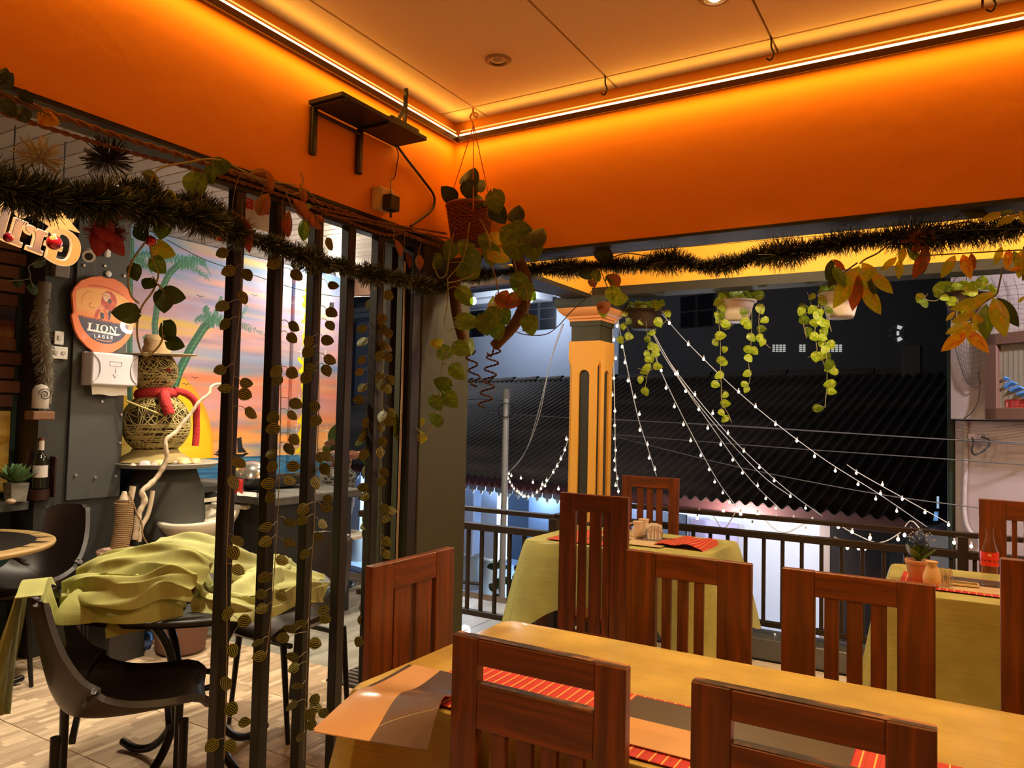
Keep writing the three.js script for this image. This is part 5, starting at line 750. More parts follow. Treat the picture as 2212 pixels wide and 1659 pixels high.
// ---------------------------------------------------------------- shelf with bottle and succulent
{
  const S = -4.62, o = onX(60, 1080, S), sh = thing('wall_ledge', 'grey ledge on the green wall carrying a bottle and a succulent', 'shelf', V(-4.74, o.y, -1.75)); part(sh, 'slab', uvBox(bx(0.27, 0.055, 1.15, 0, -0.03, 0, 0.008)), M(C(0.14, 0.14, 0.13), 0.7, { map: rep(concreteMap, 2) }));
  const y = o.y - 0.002, a = onX(34, 1062, S), po = thing('succulent', 'spiky green succulent in a square grey pot on the ledge', 'plant', V(a.x, y, a.z)); part(po, 'pot', (() => { const g = new THREE.CylinderGeometry(0.068, 0.055, 0.105, 4, 1).rotateY(Math.PI / 4).translate(0, 0.053, 0); return toCreasedNormals(g, 0.4); })(), M(C(0.42, 0.38, 0.32), 0.8, { map: concreteMap }));
  const lm = M(C(0.10, 0.20, 0.07), 0.5); for (let i = 0; i < 26; i++) { const an = i * 2.4, e = lerp(0.1, 1.15, i / 26), m = part(po, 'leaf', LEAF.lance, lm); m.scale.set(0.15, 0.15 * lerp(1, 0.75, i / 26), 0.15); m.position.set(0, 0.1, 0); m.rotation.set(0, an, 0); m.rotateX(-(1.35 - e * 0.95)); m.rotateY(Math.PI); }
  const b = onX(85, 1055, S), ho = thing('bottle_holder', 'curved wooden holder for the wine bottle on the ledge', 'holder', V(b.x, y, b.z)); const hw = M(C(0.17, 0.075, 0.03), 0.5, { map: rep(woodMap, 3) }); part(ho, 'base', cyl(0.055, 0.055, 0.06, 0, 0, 0, 24), hw); part(ho, 'back_board', bx(0.015, 0.28, 0.10, -0.06, 0.15, 0, 0.006), hw); part(ho, 'side_board', bx(0.10, 0.24, 0.014, 0, 0.13, -0.062, 0.006), hw);
  const w = thing('wine_bottle', 'dark wine bottle with a white label in the wooden holder', 'bottle', V(b.x, y + 0.06, b.z)); part(w, 'glass', lathe([[0, 0], [0.038, 0], [0.039, 0.01], [0.039, 0.16], [0.03, 0.19], [0.0145, 0.215], [0.0135, 0.28], [0, 0.281]], 28), M(C(0.012, 0.012, 0.008), 0.12)); part(w, 'label', cyl(0.0396, 0.0396, 0.07, 0, 0.07, 0, 28), M(C(0.58, 0.54, 0.52), 0.7)); part(w, 'capsule', cyl(0.0152, 0.0148, 0.055, 0, 0.228, 0, 18), M(C(0.56, 0.5, 0.42), 0.6)); part(w, 'cork', cyl(0.013, 0.013, 0.02, 0, 0.28, 0, 14), M(C(0.15, 0.05, 0.03), 0.7));
  const sl = onX(24, 1067, S + 0.07), ss = thing('sea_shell', 'small brown shell on the ledge before the succulent pot', 'shell', V(sl.x, y, sl.z)); part(ss, 'shell', ball(0.03, 0, 0.01, 0, 1, 0.5, 0.8, 12), M(C(0.5, 0.36, 0.24), 0.6));
  // hanging bottle with shaggy fibre
  const f0 = onX(97, 610, -4.55), f1 = onX(96, 872, -4.55), hb = thing('hanging_bottle', 'bottle hung on the wall under a long shaggy strip of grey fibre', 'decoration'); const fc = curve([f0, f0.clone().lerp(f1, 0.3).add(V(0, 0, 0.02)), f0.clone().lerp(f1, 0.7).add(V(0, 0, -0.01)), f1]); const fib = []; for (let i = 0; i < 700; i++) { const t = rnd(), p = fc.getPoint(t), an = rnd() * 6.283, r = 0.02 + 0.042 * Math.sin(Math.PI * clamp(t * 0.9 + 0.08, 0, 1)), q = p.clone().add(V(Math.cos(an) * r, -rr(0.01, 0.07), Math.sin(an) * r)); fib.push(rod(p, q, 0.0016, 3)); }
  part(hb, 'fibre', join(fib), M(C(0.25, 0.22, 0.16), 0.95)).userData.kind = 'stuff'; part(hb, 'core', new THREE.TubeGeometry(fc, 20, 0.035, 10), M(C(0.15, 0.125, 0.09), 0.95)); const bl = onX(88, 852, -4.5); part(hb, 'bottle', lathe([[0, 0], [0.042, 0], [0.044, 0.1], [0.03, 0.13], [0, 0.14]], 22).translate(bl.x, bl.y - 0.08, bl.z), M(C(0.55, 0.5, 0.44), 0.3)); part(hb, 'tray', bx(0.1, 0.05, 0.12, bl.x, bl.y - 0.12, bl.z, 0.008), M(C(0.2, 0.09, 0.04), 0.6)); part(hb, 'label_swirl', tube(Array.from({ length: 30 }, (_, i) => V(bl.x + 0.046, bl.y + 0.0 + Math.sin(i * 0.5) * 0.0012 * (30 - i), bl.z + Math.cos(i * 0.5) * 0.0012 * (30 - i))), 0.0022, 60, 5), Mt.black);
  climber('wall_vine', 'thin vine sprig hanging over the brick facing below the glowing sign', 'vine', [[onX(98, 545, -4.4), onX(98, 560, -4.4), onX(85, 565, -4.4), onX(62, 575, -4.4), onX(64, 600, -4.4), onX(15, 607, -4.4)], [onX(64, 600, -4.4), onX(72, 622, -4.4)]], [[onX(85, 572, -4.4), 0.05, 1.6, 0], [onX(92, 565, -4.4), 0.045, 2.6, 0], [onX(38, 612, -4.4), 0.05, 2.9, 0], [onX(72, 626, -4.4), 0.06, 2.8, 0]], [LM.pothosDark], LM.stemDark, 'heart', 0.003);
}
// ---------------------------------------------------------------- floor things: sandals, box, door mat, head-shaped planter
{
  const s0 = onY(310, 1388, 0.01), sandal = (p, turn, label) => { const t = thing('sandal', label, 'sandal', p, turn); const sole = new THREE.Shape(); sole.moveTo(-0.035, -0.12); sole.bezierCurveTo(-0.045, -0.04, -0.03, 0, -0.045, 0.08); sole.bezierCurveTo(-0.05, 0.15, 0.05, 0.15, 0.047, 0.08); sole.bezierCurveTo(0.04, 0.02, 0.045, -0.06, 0.035, -0.12); sole.bezierCurveTo(0.02, -0.15, -0.02, -0.15, -0.035, -0.12); part(t, 'sole', new THREE.ExtrudeGeometry(sole, { depth: 0.02, bevelEnabled: true, bevelSize: 0.003, bevelThickness: 0.003, bevelSegments: 1 }).rotateX(-Math.PI / 2), M(C(0.03, 0.045, 0.10), 0.6)); for (const k of [-1, 1]) part(t, 'strap', tube([V(0, 0.025, -0.085), V(k * 0.02, 0.055, -0.05), V(k * 0.042, 0.05, 0.0), V(k * 0.044, 0.022, 0.03)], 0.008, 20, 8), M(C(0.07, 0.20, 0.62), 0.4)); };
  sandal(V(s0.x, 0, s0.z), 1.0, 'blue-strapped flip-flop on the tiles under the round table'); sandal(V(s0.x + 0.02, 0, s0.z - 0.22), 1.3, 'second blue-strapped flip-flop standing against the dark skirting box');
  const bx0 = thing('skirting_box', 'dark brown wooden box along the foot of the green wall', 'box', V(-4.72, 0, -2.95)); part(bx0, 'box', bx(0.3, 0.17, 0.85, 0, 0.085, 0, 0.006), M(C(0.06, 0.03, 0.02), 0.7)); part(bx0, 'lid', bx(0.32, 0.012, 0.87, 0, 0.176, 0, 0.004), M(C(0.07, 0.035, 0.022), 0.6));
  const pt = onY(380, 1392, 0.0); const pot = thing('plant_tub', 'brown clay tub with a grey base under the round table', 'pot', V(-4.05, 0, -2.95)); part(pot, 'tub', lathe([[0, 0], [0.11, 0], [0.14, 0.02], [0.16, 0.2], [0.17, 0.26], [0.15, 0.26], [0.13, 0.2], [0, 0.18]], 28), M(C(0.16, 0.075, 0.05), 0.8));
  const dm = thing('door_mat', 'dark ribbed door mat on the tiles beside the brown chair', 'mat', V(-2.47, 0, -3.35), 0.0), rib = []; part(dm, 'backing', bx(1.0, 0.01, 0.56, 0, 0.007, 0, 0.004), Mt.black); for (let i = 0; i < 13; i++) part(dm, 'rib', bx(0.98, 0.008, 0.026, 0, 0.014, -0.26 + i * 0.0435, 0.003), M(C(0.11, 0.085, 0.075), 0.9));
  // head-shaped planter
  const p0 = onX(722, 1150, -4.55), pl = thing('head_planter', 'grey stone planter shaped like a woman\'s head with flowers in the hair', 'planter', V(p0.x, p0.y, p0.z), Math.PI / 2 - 0.25), stone = M(C(0.15, 0.145, 0.13), 0.55, { bumpMap: plasterBump, bumpScale: 0.01, clearcoat: 0.2 });
  const hg = grid(64, 48, (u, v) => { const a = u * 6.283, t = 1 - v, y = t * 0.56, r0 = 0.105 + 0.055 * Math.sin(Math.PI * Math.pow(t, 1.15)) + 0.012 * t; let r = r0; const fx = Math.sin(a), fz = Math.cos(a), f = Math.max(0, fz);
    const g2 = (cx, cy, sx, sy) => Math.exp(-Math.pow((fx * r0 - cx) / sx, 2) - Math.pow((y - cy) / sy, 2)) * f;
    r += 0.036 * g2(0, 0.235, 0.014, 0.045) + 0.012 * g2(0, 0.205, 0.026, 0.015) - 0.02 * g2(-0.045, 0.275, 0.025, 0.02) - 0.02 * g2(0.045, 0.275, 0.025, 0.02) + 0.01 * g2(-0.045, 0.273, 0.014, 0.01) + 0.01 * g2(0.045, 0.273, 0.014, 0.01) + 0.014 * g2(0, 0.158, 0.03, 0.009) + 0.014 * g2(0, 0.138, 0.026, 0.009) + 0.015 * g2(0, 0.09, 0.03, 0.02) + 0.01 * g2(-0.045, 0.305, 0.03, 0.008) + 0.01 * g2(0.045, 0.305, 0.03, 0.008) - 0.03 * (1 - smooth(y, 0, 0.07)); return V(fx * r, y, fz * r * 0.95); });
  part(pl, 'head', hg, stone);
  const flower = (a, y, k) => { const r = 0.16, c = V(Math.sin(a) * r, y, Math.cos(a) * r * 0.95), gs = [ball(0.012 * k, 0, 0, 0.014, 1, 1, 0.6, 8)]; for (let i = 0; i < 5; i++) gs.push(new THREE.TorusGeometry(0.016 * k, 0.006 * k, 6, 14).scale(1, 1.35, 1).translate(0, 0.028 * k, 0).rotateZ(i * 1.2566)); const g = join(gs).rotateY(a).translate(c.x, c.y, c.z); part(pl, 'flower', g, stone); };
  for (const [a, y, k] of [[0.0, 0.47, 1.5], [-0.5, 0.4, 1], [0.5, 0.41, 1.1], [-0.9, 0.45, 1.1], [0.95, 0.46, 1], [0.1, 0.385, 0.9], [-0.3, 0.5, 0.9], [0.35, 0.5, 0.8], [-0.75, 0.36, 0.8], [0.8, 0.37, 0.8], [-0.2, 0.4, 0.7]]) flower(a, y, k);
  part(pl, 'soil', cyl(0.12, 0.12, 0.02, 0, 0.53, 0, 20), Mt.soil);
  const croton = thing('croton', 'croton with green and pinkish leaves above dry roots in the head planter', 'plant', V(p0.x, p0.y + 0.54, p0.z)), roots = []; for (let i = 0; i < 46; i++) { const a = rnd() * 6.283, r = rr(0.02, 0.13); roots.push(tube([V(Math.cos(a) * r * 0.5, 0.005, Math.sin(a) * r * 0.5), V(Math.cos(a) * r, rr(0.06, 0.14), Math.sin(a) * r), V(Math.cos(a + 0.5) * r * 1.25, rr(0.02, 0.12), Math.sin(a + 0.5) * r * 1.2)], 0.003, 8, 4)); } part(croton, 'roots', join(roots), M(C(0.30, 0.15, 0.08), 0.9)); part(croton, 'stem', join([rod(V(0, 0, 0), V(0.01, 0.3, 0.0), 0.007, 6), rod(V(0.02, 0.1, 0), V(0.04, 0.26, -0.1), 0.006, 6)]), Mt.twig);
  const cl = [LM.pothosDark, M(C(0.42, 0.24, 0.13), 0.6), LM.pothos, M(C(0.36, 0.17, 0.12), 0.6)]; for (const [x, y, s, a, k] of [[714, 960, 0.2, -0.35, 0], [706, 965, 0.17, -0.6, 1], [722, 965, 0.2, 0.05, 2], [728, 972, 0.18, 0.3, 0], [700, 990, 0.15, -1.3, 3], [742, 968, 0.19, 0.8, 1], [748, 985, 0.17, 1.4, 3], [772, 975, 0.2, 1.5, 1], [778, 985, 0.17, 1.9, 2], [765, 962, 0.16, 0.9, 0], [735, 955, 0.16, 0.4, 3], [716, 975, 0.17, -0.2, 2]]) { const m = putLeaf(croton, LEAF.lance, cl[k], onX(x, y, p0.x + rr(0, 0.1)).sub(croton.position), s, a, rr(-0.3, 0.3), rr(-0.5, 0.5)); m.scale.x *= 1.5; }
  const tb = onX(722, 1152, -4.55), wt = thing('side_stand', 'small stand with a pale round top under the head planter', 'stand', V(tb.x, 0, tb.z)); part(wt, 'top', cyl(0.26, 0.26, 0.025, 0, tb.y - 0.026, 0, 36), M(C(0.66, 0.62, 0.56), 0.5)); part(wt, 'column', cyl(0.05, 0.035, tb.y - 0.026, 0, 0, 0, 16), Mt.black); part(wt, 'base', cyl(0.18, 0.17, 0.02, 0, 0, 0, 28), Mt.black);
  const bp = onX(727, 1142, -4.33), bird = thing('bird_figurine', 'small yellow bird figurine perched on the stand before the planter', 'figurine', V(bp.x, tb.y, bp.z), -0.6), ym = M(C(0.72, 0.62, 0.16), 0.5); part(bird, 'body', join([ball(0.036, 0, 0.055, 0, 1.35, 0.95, 0.9, 16), ball(0.022, 0.042, 0.085, 0, 1, 1, 1, 14), tube([V(-0.03, 0.05, 0), V(-0.075, 0.03, 0), V(-0.11, 0.018, 0)], 0.009, 8, 6)]), ym); part(bird, 'beak', new THREE.ConeGeometry(0.006, 0.016, 8).rotateZ(-Math.PI / 2).translate(0.068, 0.084, 0), M(C(0.6, 0.3, 0.1), 0.5)); for (const k of [-1, 1]) { part(bird, 'wing', ball(0.026, -0.012, 0.056, k * 0.026, 1.5, 0.7, 0.35, 12), M(C(0.4, 0.36, 0.14), 0.6)); part(bird, 'leg', rod(V(0, 0.03, k * 0.01), V(0.002, 0, k * 0.012), 0.0022, 5), Mt.black); } part(bird, 'eye', join([ball(0.0035, 0.056, 0.09, 0.015, 1, 1, 1, 6), ball(0.0035, 0.056, 0.09, -0.015, 1, 1, 1, 6)]), Mt.black);
}
// ---------------------------------------------------------------- dining chairs
function woodChair(name, label, o) { // back in the plane local z = 0, seat towards local -z
  const { w, h, style, post, slats, pos, turn } = o, t = thing(name, label, 'chair', pos, turn), d = 0.03, W = (g, a) => uvAlong(g, a);
  for (const k of [-1, 1]) part(t, 'post', W(span(k * w / 2, k * (w / 2 - post), 0, h, -d / 2, d / 2, 0.004), 'y'), Mt.wood);
  const x0 = -w / 2 + post, x1 = w / 2 - post, railY = o.low ?? 0.47, cross = (n, y0, y1, dd = d) => part(t, n, W(span(x0 - 0.001, x1 + 0.001, y0, y1, -dd / 2 + 0.001, dd / 2 - 0.001, 0.004), 'x'), Mt.wood);
  let top;
  if (style === 'slot') { cross('top_rail', h - 0.058, h - 0.001); cross('middle_rail', h - 0.195, h - 0.098); top = h - 0.195; } else { cross('top_rail', h - o.rail, h - 0.001); top = h - o.rail; }
  cross('lower_rail', railY, railY + 0.06, 0.024);
  for (const [a, b] of slats) part(t, 'slat', W(span(lerp(x0, x1, a), lerp(x0, x1, b), railY + 0.05, top + 0.002, -0.009, 0.009, 0.003), 'y'), Mt.wood);
  if (o.worn) { part(t, 'worn_edge', uvBox(span(-w / 2 + 0.002, w / 2 - 0.002, h - 0.001, h + 0.0012, -d / 2 + 0.003, d / 2 - 0.003, 0.0005)), wornMat, 'pale rubbed upper edge'); if (style === 'slot') part(t, 'worn_edge', uvBox(span(x0 + 0.002, x1 - 0.002, h - 0.099, h - 0.0968, -d / 2 + 0.003, d / 2 - 0.003, 0.0005)), wornMat, 'pale rubbed edge of the slot'); }
  part(t, 'seat', W(span(-w / 2 + 0.005, w / 2 - 0.005, 0.435, 0.462, -0.41, -0.005, 0.008), 'x'), Mt.wood);
  part(t, 'apron', W(join([span(-w / 2 + 0.05, w / 2 - 0.05, 0.37, 0.435, -0.39, -0.37, 0.003), span(-w / 2 + 0.02, -w / 2 + 0.04, 0.37, 0.435, -0.37, -0.02, 0.003), span(w / 2 - 0.04, w / 2 - 0.02, 0.37, 0.435, -0.37, -0.02, 0.003)]), 'x'), Mt.wood);
  for (const k of [-1, 1]) part(t, 'front_leg', W(span(k * (w / 2 - 0.01), k * (w / 2 - 0.055), 0, 0.436, -0.40, -0.355, 0.004), 'y'), Mt.wood);
  return t;
}
const wornMat = M(0xffffff, 0.65, { map: dataTex(512, 128, (u, v) => { const n = fbm(u * 10, v * 3, 10, 5), e = smooth(n, 0.42, 0.62), k = 0.85 + 0.3 * vnoise(u * 60, v * 20, 60, 20); return [lerp(0.16, 0.62, e) * k, lerp(0.062, 0.40, e) * k, lerp(0.02, 0.20, e) * k]; }, true) });
const four = [[0.12, 0.26], [0.36, 0.49], [0.57, 0.70], [0.79, 0.92]], three = [[0.12, 0.31], [0.41, 0.60], [0.70, 0.88]];
const mid = (a, b) => a.clone().lerp(b, 0.5);
{
  let a = onZ(985, 1366, -1.415), b = onZ(1358, 1441, -1.415), c = mid(a, b);
  woodChair('dining_chair', 'brown wooden chair with a slotted top rail and rubbed edge, nearer the menus', { w: b.x - a.x, h: c.y, style: 'slot', post: 0.068, slats: four, worn: true, pos: V(c.x, 0, c.z), turn: 0 });
  a = onZ(1497, 1471, -1.42); b = onZ(2025, 1567, -1.42); c = mid(a, b);
  woodChair('dining_chair', 'brown wooden chair with a slotted top rail and a heavily scuffed pale edge', { w: b.x - a.x, h: c.y, style: 'slot', post: 0.075, slats: four, worn: true, pos: V(c.x, 0, c.z), turn: 0 });
  a = onZ(1355, 1181, -2.47); b = onZ(1625, 1223, -2.47); c = mid(a, b);
  woodChair('dining_chair', 'brown wooden slat-back chair on the far side of the front table, before the middle table', { w: b.x - a.x, h: c.y, style: 'plain', rail: 0.082, post: 0.108, slats: [[0.22, 0.37], [0.47, 0.64], [0.75, 0.90]], pos: V(c.x, 0, c.z), turn: Math.PI });
  a = onZ(1690, 1226, -2.5); b = onZ(2021, 1262, -2.5); c = mid(a, b);
  woodChair('dining_chair', 'brown wooden slat-back chair beyond the front table, hiding the bottle table corner', { w: b.x - a.x, h: c.y, style: 'plain', rail: 0.078, post: 0.098, slats: three, pos: V(c.x, 0, c.z), turn: Math.PI });
  a = onZ(2160, 1204, -2.5);
  woodChair('dining_chair', 'brown slotted wooden chair beside the bottle table, mostly cut off by the picture edge', { w: 0.42, h: a.y, style: 'slot', post: 0.055, slats: four, pos: V(a.x + 0.21, 0, -2.5), turn: Math.PI });
  a = onX(797, 1224, -1.485); b = onX(975, 1180, -1.485); c = mid(a, b);
  woodChair('dining_chair', 'brown wooden chair with broad slats at the end of the front table by the bars', { w: a.z - b.z, h: c.y, style: 'plain', rail: 0.085, post: 0.10, slats: [[0.07, 0.46], [0.56, 0.95]], pos: V(c.x, 0, c.z), turn: -Math.PI / 2 });
  a = onZ(1212, 1062, -3.5); b = onZ(1359, 1075, -3.5); c = mid(a, b);
  woodChair('dining_chair', 'tall brown wooden chair on the room side of the middle table, before the column', { w: b.x - a.x, h: c.y, style: 'plain', rail: 0.088, post: 0.09, low: 0.33, slats: [[0.08, 0.30], [0.40, 0.72], [0.78, 0.97]], pos: V(c.x, 0, c.z), turn: 0 });
  a = onZ(1345, 1027, -4.76); b = onZ(1467, 1032, -4.76); c = mid(a, b);
  woodChair('dining_chair', 'brown wooden chair on the railing side of the middle table', { w: b.x - a.x, h: c.y, style: 'plain', rail: 0.075, post: 0.066, slats: [[0.17, 0.33], [0.42, 0.58], [0.68, 0.84]], pos: V(c.x, 0, c.z), turn: Math.PI });
  a = onZ(2114, 1077, -4.6);
  woodChair('dining_chair', 'brown wooden chair on the railing side of the bottle table against the pale house wall', { w: 0.42, h: a.y, style: 'plain', rail: 0.10, post: 0.12, slats: [[0.17, 0.31], [0.46, 0.60], [0.75, 0.88]], pos: V(a.x + 0.21, 0, -4.6), turn: Math.PI });
}
// ---------------------------------------------------------------- dining tables and their cloths
const striped = canvasTex(512, 512, (g) => { g.fillStyle = '#b8281d'; g.fillRect(0, 0, 512, 512); for (let i = 0; i < 512; i += 3) { g.fillStyle = `rgba(${rnd() < 0.5 ? '90,10,10' : '230,80,60'},0.13)`; g.fillRect(0, i, 512, 2); } for (let i = 0; i < 8; i++) { g.fillStyle = '#e9b45a'; g.fillRect(i * 64 + 20, 0, 8, 512); g.fillStyle = 'rgba(120,14,12,0.7)'; g.fillRect(i * 64 + 44, 0, 3, 512); } });
const runnerMat = M(0xffffff, 0.75, { map: rep(striped, 1 / 0.21), bumpMap: rep(weave, 6), bumpScale: 0.0006 });
const tableCloth = (c, gloss) => M(c, 0.8, { map: rep(clothNoise, 1.5), bumpMap: rep(weave, 5), bumpScale: 0.0005, clearcoat: gloss, clearcoatRoughness: 0.12 });
function clothTable(labelT, labelC, x0, x1, z0, z1, H, drop, c, gloss, amp) {
  const cx = (x0 + x1) / 2, cz = (z0 + z1) / 2, a = (x1 - x0) / 2, b = Math.abs(z1 - z0) / 2;
  const t = thing('dining_table', labelT, 'table', V(cx, 0, cz)); part(t, 'tabletop', uvAlong(bx(2 * a - 0.01, 0.03, 2 * b - 0.01, 0, H - 0.02, 0, 0.004), 'x'), Mt.wood);
  for (const i of [-1, 1]) for (const k of [-1, 1]) part(t, 'leg', uvAlong(bx(0.06, H - 0.035, 0.06, i * (a - 0.07), (H - 0.035) / 2, k * (b - 0.07), 0.004), 'y'), Mt.wood);
  const n = 240, rows = 40, peri = (u) => { // point on a rounded rectangle with its outward direction and how close to a corner
    const r = 0.02, L = [2 * (a - r), 2 * (b - r)], q = Math.PI * r / 2, T = 2 * (L[0] + L[1]) + 4 * q; let s = u * T; const segs = [[-a + r, -b, 1, 0, L[0], 0, -1], [a, -b + r, 0, 1, L[1], 1, 0], [a - r, b, -1, 0, L[0], 0, 1], [-a, b - r, 0, -1, L[1], -1, 0]];
    for (let i = 0; i < 4; i++) { const g = segs[i]; if (s <= g[4]) { const e = Math.min(s, g[4] - s); return [g[0] + g[2] * s, g[1] + g[3] * s, g[5], g[6], e]; } s -= g[4]; if (s <= q) { const an = s / r, d0 = [g[5], g[6]], d1 = [segs[(i + 1) % 4][5], segs[(i + 1) % 4][6]], nx = d0[0] * Math.cos(an) + d1[0] * Math.sin(an), nz = d0[1] * Math.cos(an) + d1[1] * Math.sin(an), ccx = g[0] + g[2] * g[4] - d0[0] * r, ccz = g[1] + g[3] * g[4] - d0[1] * r; return [ccx + nx * r, ccz + nz * r, nx, nz, 0]; } s -= q; } return [-a + r, -b, 0, -1, 0]; };
  const off = rr(0, 9), g = sheet(n, rows, 0.003, (u, v) => {
    const p = peri(u === 1 ? 0 : u), t = 1 - v; if (t < 0.4) { const k = t / 0.4; return V(p[0] * k, H + 0.0016 * Math.sin(p[0] * k * 7 + off) * Math.sin(p[1] * k * 9), p[1] * k); }
    const s = (t - 0.4) / 0.6, corner = Math.exp(-Math.pow(p[4] / 0.16, 2)), dl = drop * (1 + 0.42 * corner + 0.05 * Math.sin(u * 40 + off)), wave = amp * s * (Math.sin(u * 75 + off) * 0.5 + Math.sin(u * 33 + off * 2) * 0.5) * (1 - corner), out = 0.006 + 0.055 * s * (0.35 + 0.2 * Math.sin(u * 21)) + 0.13 * corner * Math.pow(s, 0.8) + wave;
    return V(p[0] + p[2] * out, H + 0.002 - (s < 0.06 ? 0.006 * s / 0.06 : 0.006 + dl * (s - 0.06)), p[1] + p[3] * out);
  });
  uvBox(g); const cl = solo('tablecloth', labelC, 'tablecloth', g, tableCloth(c, gloss)); cl.position.set(cx, 0, cz); return cl;
}
const H1 = 0.77, H2 = 0.78, H3 = 0.78;
clothTable('wooden dining table at the front under a glossy covered cloth', 'ochre tablecloth with a glossy cover on the front table', -1.32, 1.5, -2.23, -1.47, H1, 0.42, C(0.56, 0.37, 0.07), 0.45, 0.012);
clothTable('wooden dining table by the fluted column under a green cloth', 'yellow-green tablecloth hanging in folds on the middle table by the column', -2.08, -1.10, -4.38, -3.70, H2, 0.35, C(0.48, 0.45, 0.13), 0.08, 0.02);
clothTable('wooden dining table with the bottle and flower pot', 'yellow-green tablecloth on the table with the bottle', -0.27, 1.25, -4.2, -3.5, H3, 0.52, C(0.50, 0.45, 0.12), 0.3, 0.012);
const strip = (name, label, cat, x0, x1, z0, z1, y, mat, thick = 0.003, wob = 0.001) => { const g = sheet(30, 12, thick, (u, v) => V(lerp(x0, x1, u), y + thick + wob * Math.sin(u * 14 + v * 5), lerp(z0, z1, v))); uvBox(g); return solo(name, label, cat, g, mat); };
strip('table_runner', 'red runner with cream stripes along the front table', 'runner', -1.18, 1.5, -1.485, -1.815, H1 + 0.003, runnerMat, 0.002);
const mats = [M(C(0.62, 0.33, 0.14), 0.28, { clearcoat: 0.7, clearcoatRoughness: 0.15, bumpMap: roughNoise, bumpScale: 0.0008 }), M(C(0.065, 0.045, 0.035), 0.3, { clearcoat: 0.6, clearcoatRoughness: 0.2, bumpMap: roughNoise, bumpScale: 0.0008 }), M(C(0.70, 0.52, 0.30), 0.3, { clearcoat: 0.4 })];
function checkerMat(label, x0, x1, z0, z1, y, flip) { // place mat of two dark and two tan fields sewn together
  const t = thing('place_mat', label, 'place mat'), xm = lerp(x0, x1, 0.5), zm = lerp(z0, z1, 0.5), f = (n, a, b, c, d, m) => part(t, n, span(a, b, y, y + 0.003, c, d, 0.001), m);
  f('field', x0, xm, z0, zm, mats[flip ? 1 : 0]); f('field', xm, x1, z0, zm, mats[flip ? 0 : 1]); f('field', x0, xm, zm, z1, mats[flip ? 0 : 1]); f('field', xm, x1, zm, z1, mats[flip ? 1 : 0]); return t;
}
{
  const a = onY(1060, 1458, H1), b = onY(1408, 1505, H1);
  { const t = thing('place_mat', 'dark and tan place mat on the striped runner between the two near chairs', 'place mat'); part(t, 'field', span(-0.69, -0.19, H1 + 0.0085, H1 + 0.0115, -1.80, -1.665, 0.001), mats[1]); part(t, 'field', span(-0.69, -0.19, H1 + 0.0085, H1 + 0.0115, -1.665, -1.53, 0.001), mats[0]); }
  checkerMat('dark and tan place mat farther along the striped runner', 0.25, 0.62, -1.545, -1.80, H1 + 0.0085, false);
  // two large leatherette menus that overhang the near corner
  const menu = (label, lift, sh, dk) => {
    const A = onY(895 + sh, 1435, H1 + 0.012 + lift), B = onY(1010 + sh, 1462, H1 + 0.012 + lift), Cc = onY(676, 1600 + lift * 500, 0.735 + lift), D = onY(922, 1642 + lift * 500, 0.715 + lift);
    const f = (u, v) => { const e = A.clone().lerp(B, u).lerp(Cc.clone().lerp(D, u), v), s = smooth(v, 0.0, 0.72); e.y = lerp(H1 + 0.012 + lift, e.y, 0) + 0.028 * Math.exp(-Math.pow((v - 0.62 - 0.1 * u) / 0.22, 2)) * (0.3 + u) - (v > 0.6 ? 0.16 * Math.pow(v - 0.6, 1.35) : 0) * (0.45 + 0.55 * u); return e; };
    const t = thing('menu', label, 'menu'); for (const [u0, v0, m] of [[0, 0, dk ? 1 : 0], [0.5, 0, 1], [0, 0.5, 0], [0.5, 0.5, dk ? 1 : 3]]) part(t, 'cover_field', sheet(10, 16, 0.0028, (u, v) => f(u0 + u * 0.5, v0 + v * 0.5)), m === 3 ? M(C(0.12, 0.07, 0.055), 0.35, { clearcoat: 0.4 }) : m === 0 ? mats[0] : mats[1]);
    return t;
  };
  menu('lower brown menu of the two lying over the front table corner', 0.0, -12, true); menu('upper tan and brown checked menu drooping over the front table corner', 0.012, 0, false);
  strip('paper_slip', 'tan paper slip with a pale stripe beside the menus', 'paper', -1.24, -1.12, -1.83, -1.93, H1 + 0.004, mats[0], 0.0015);
}
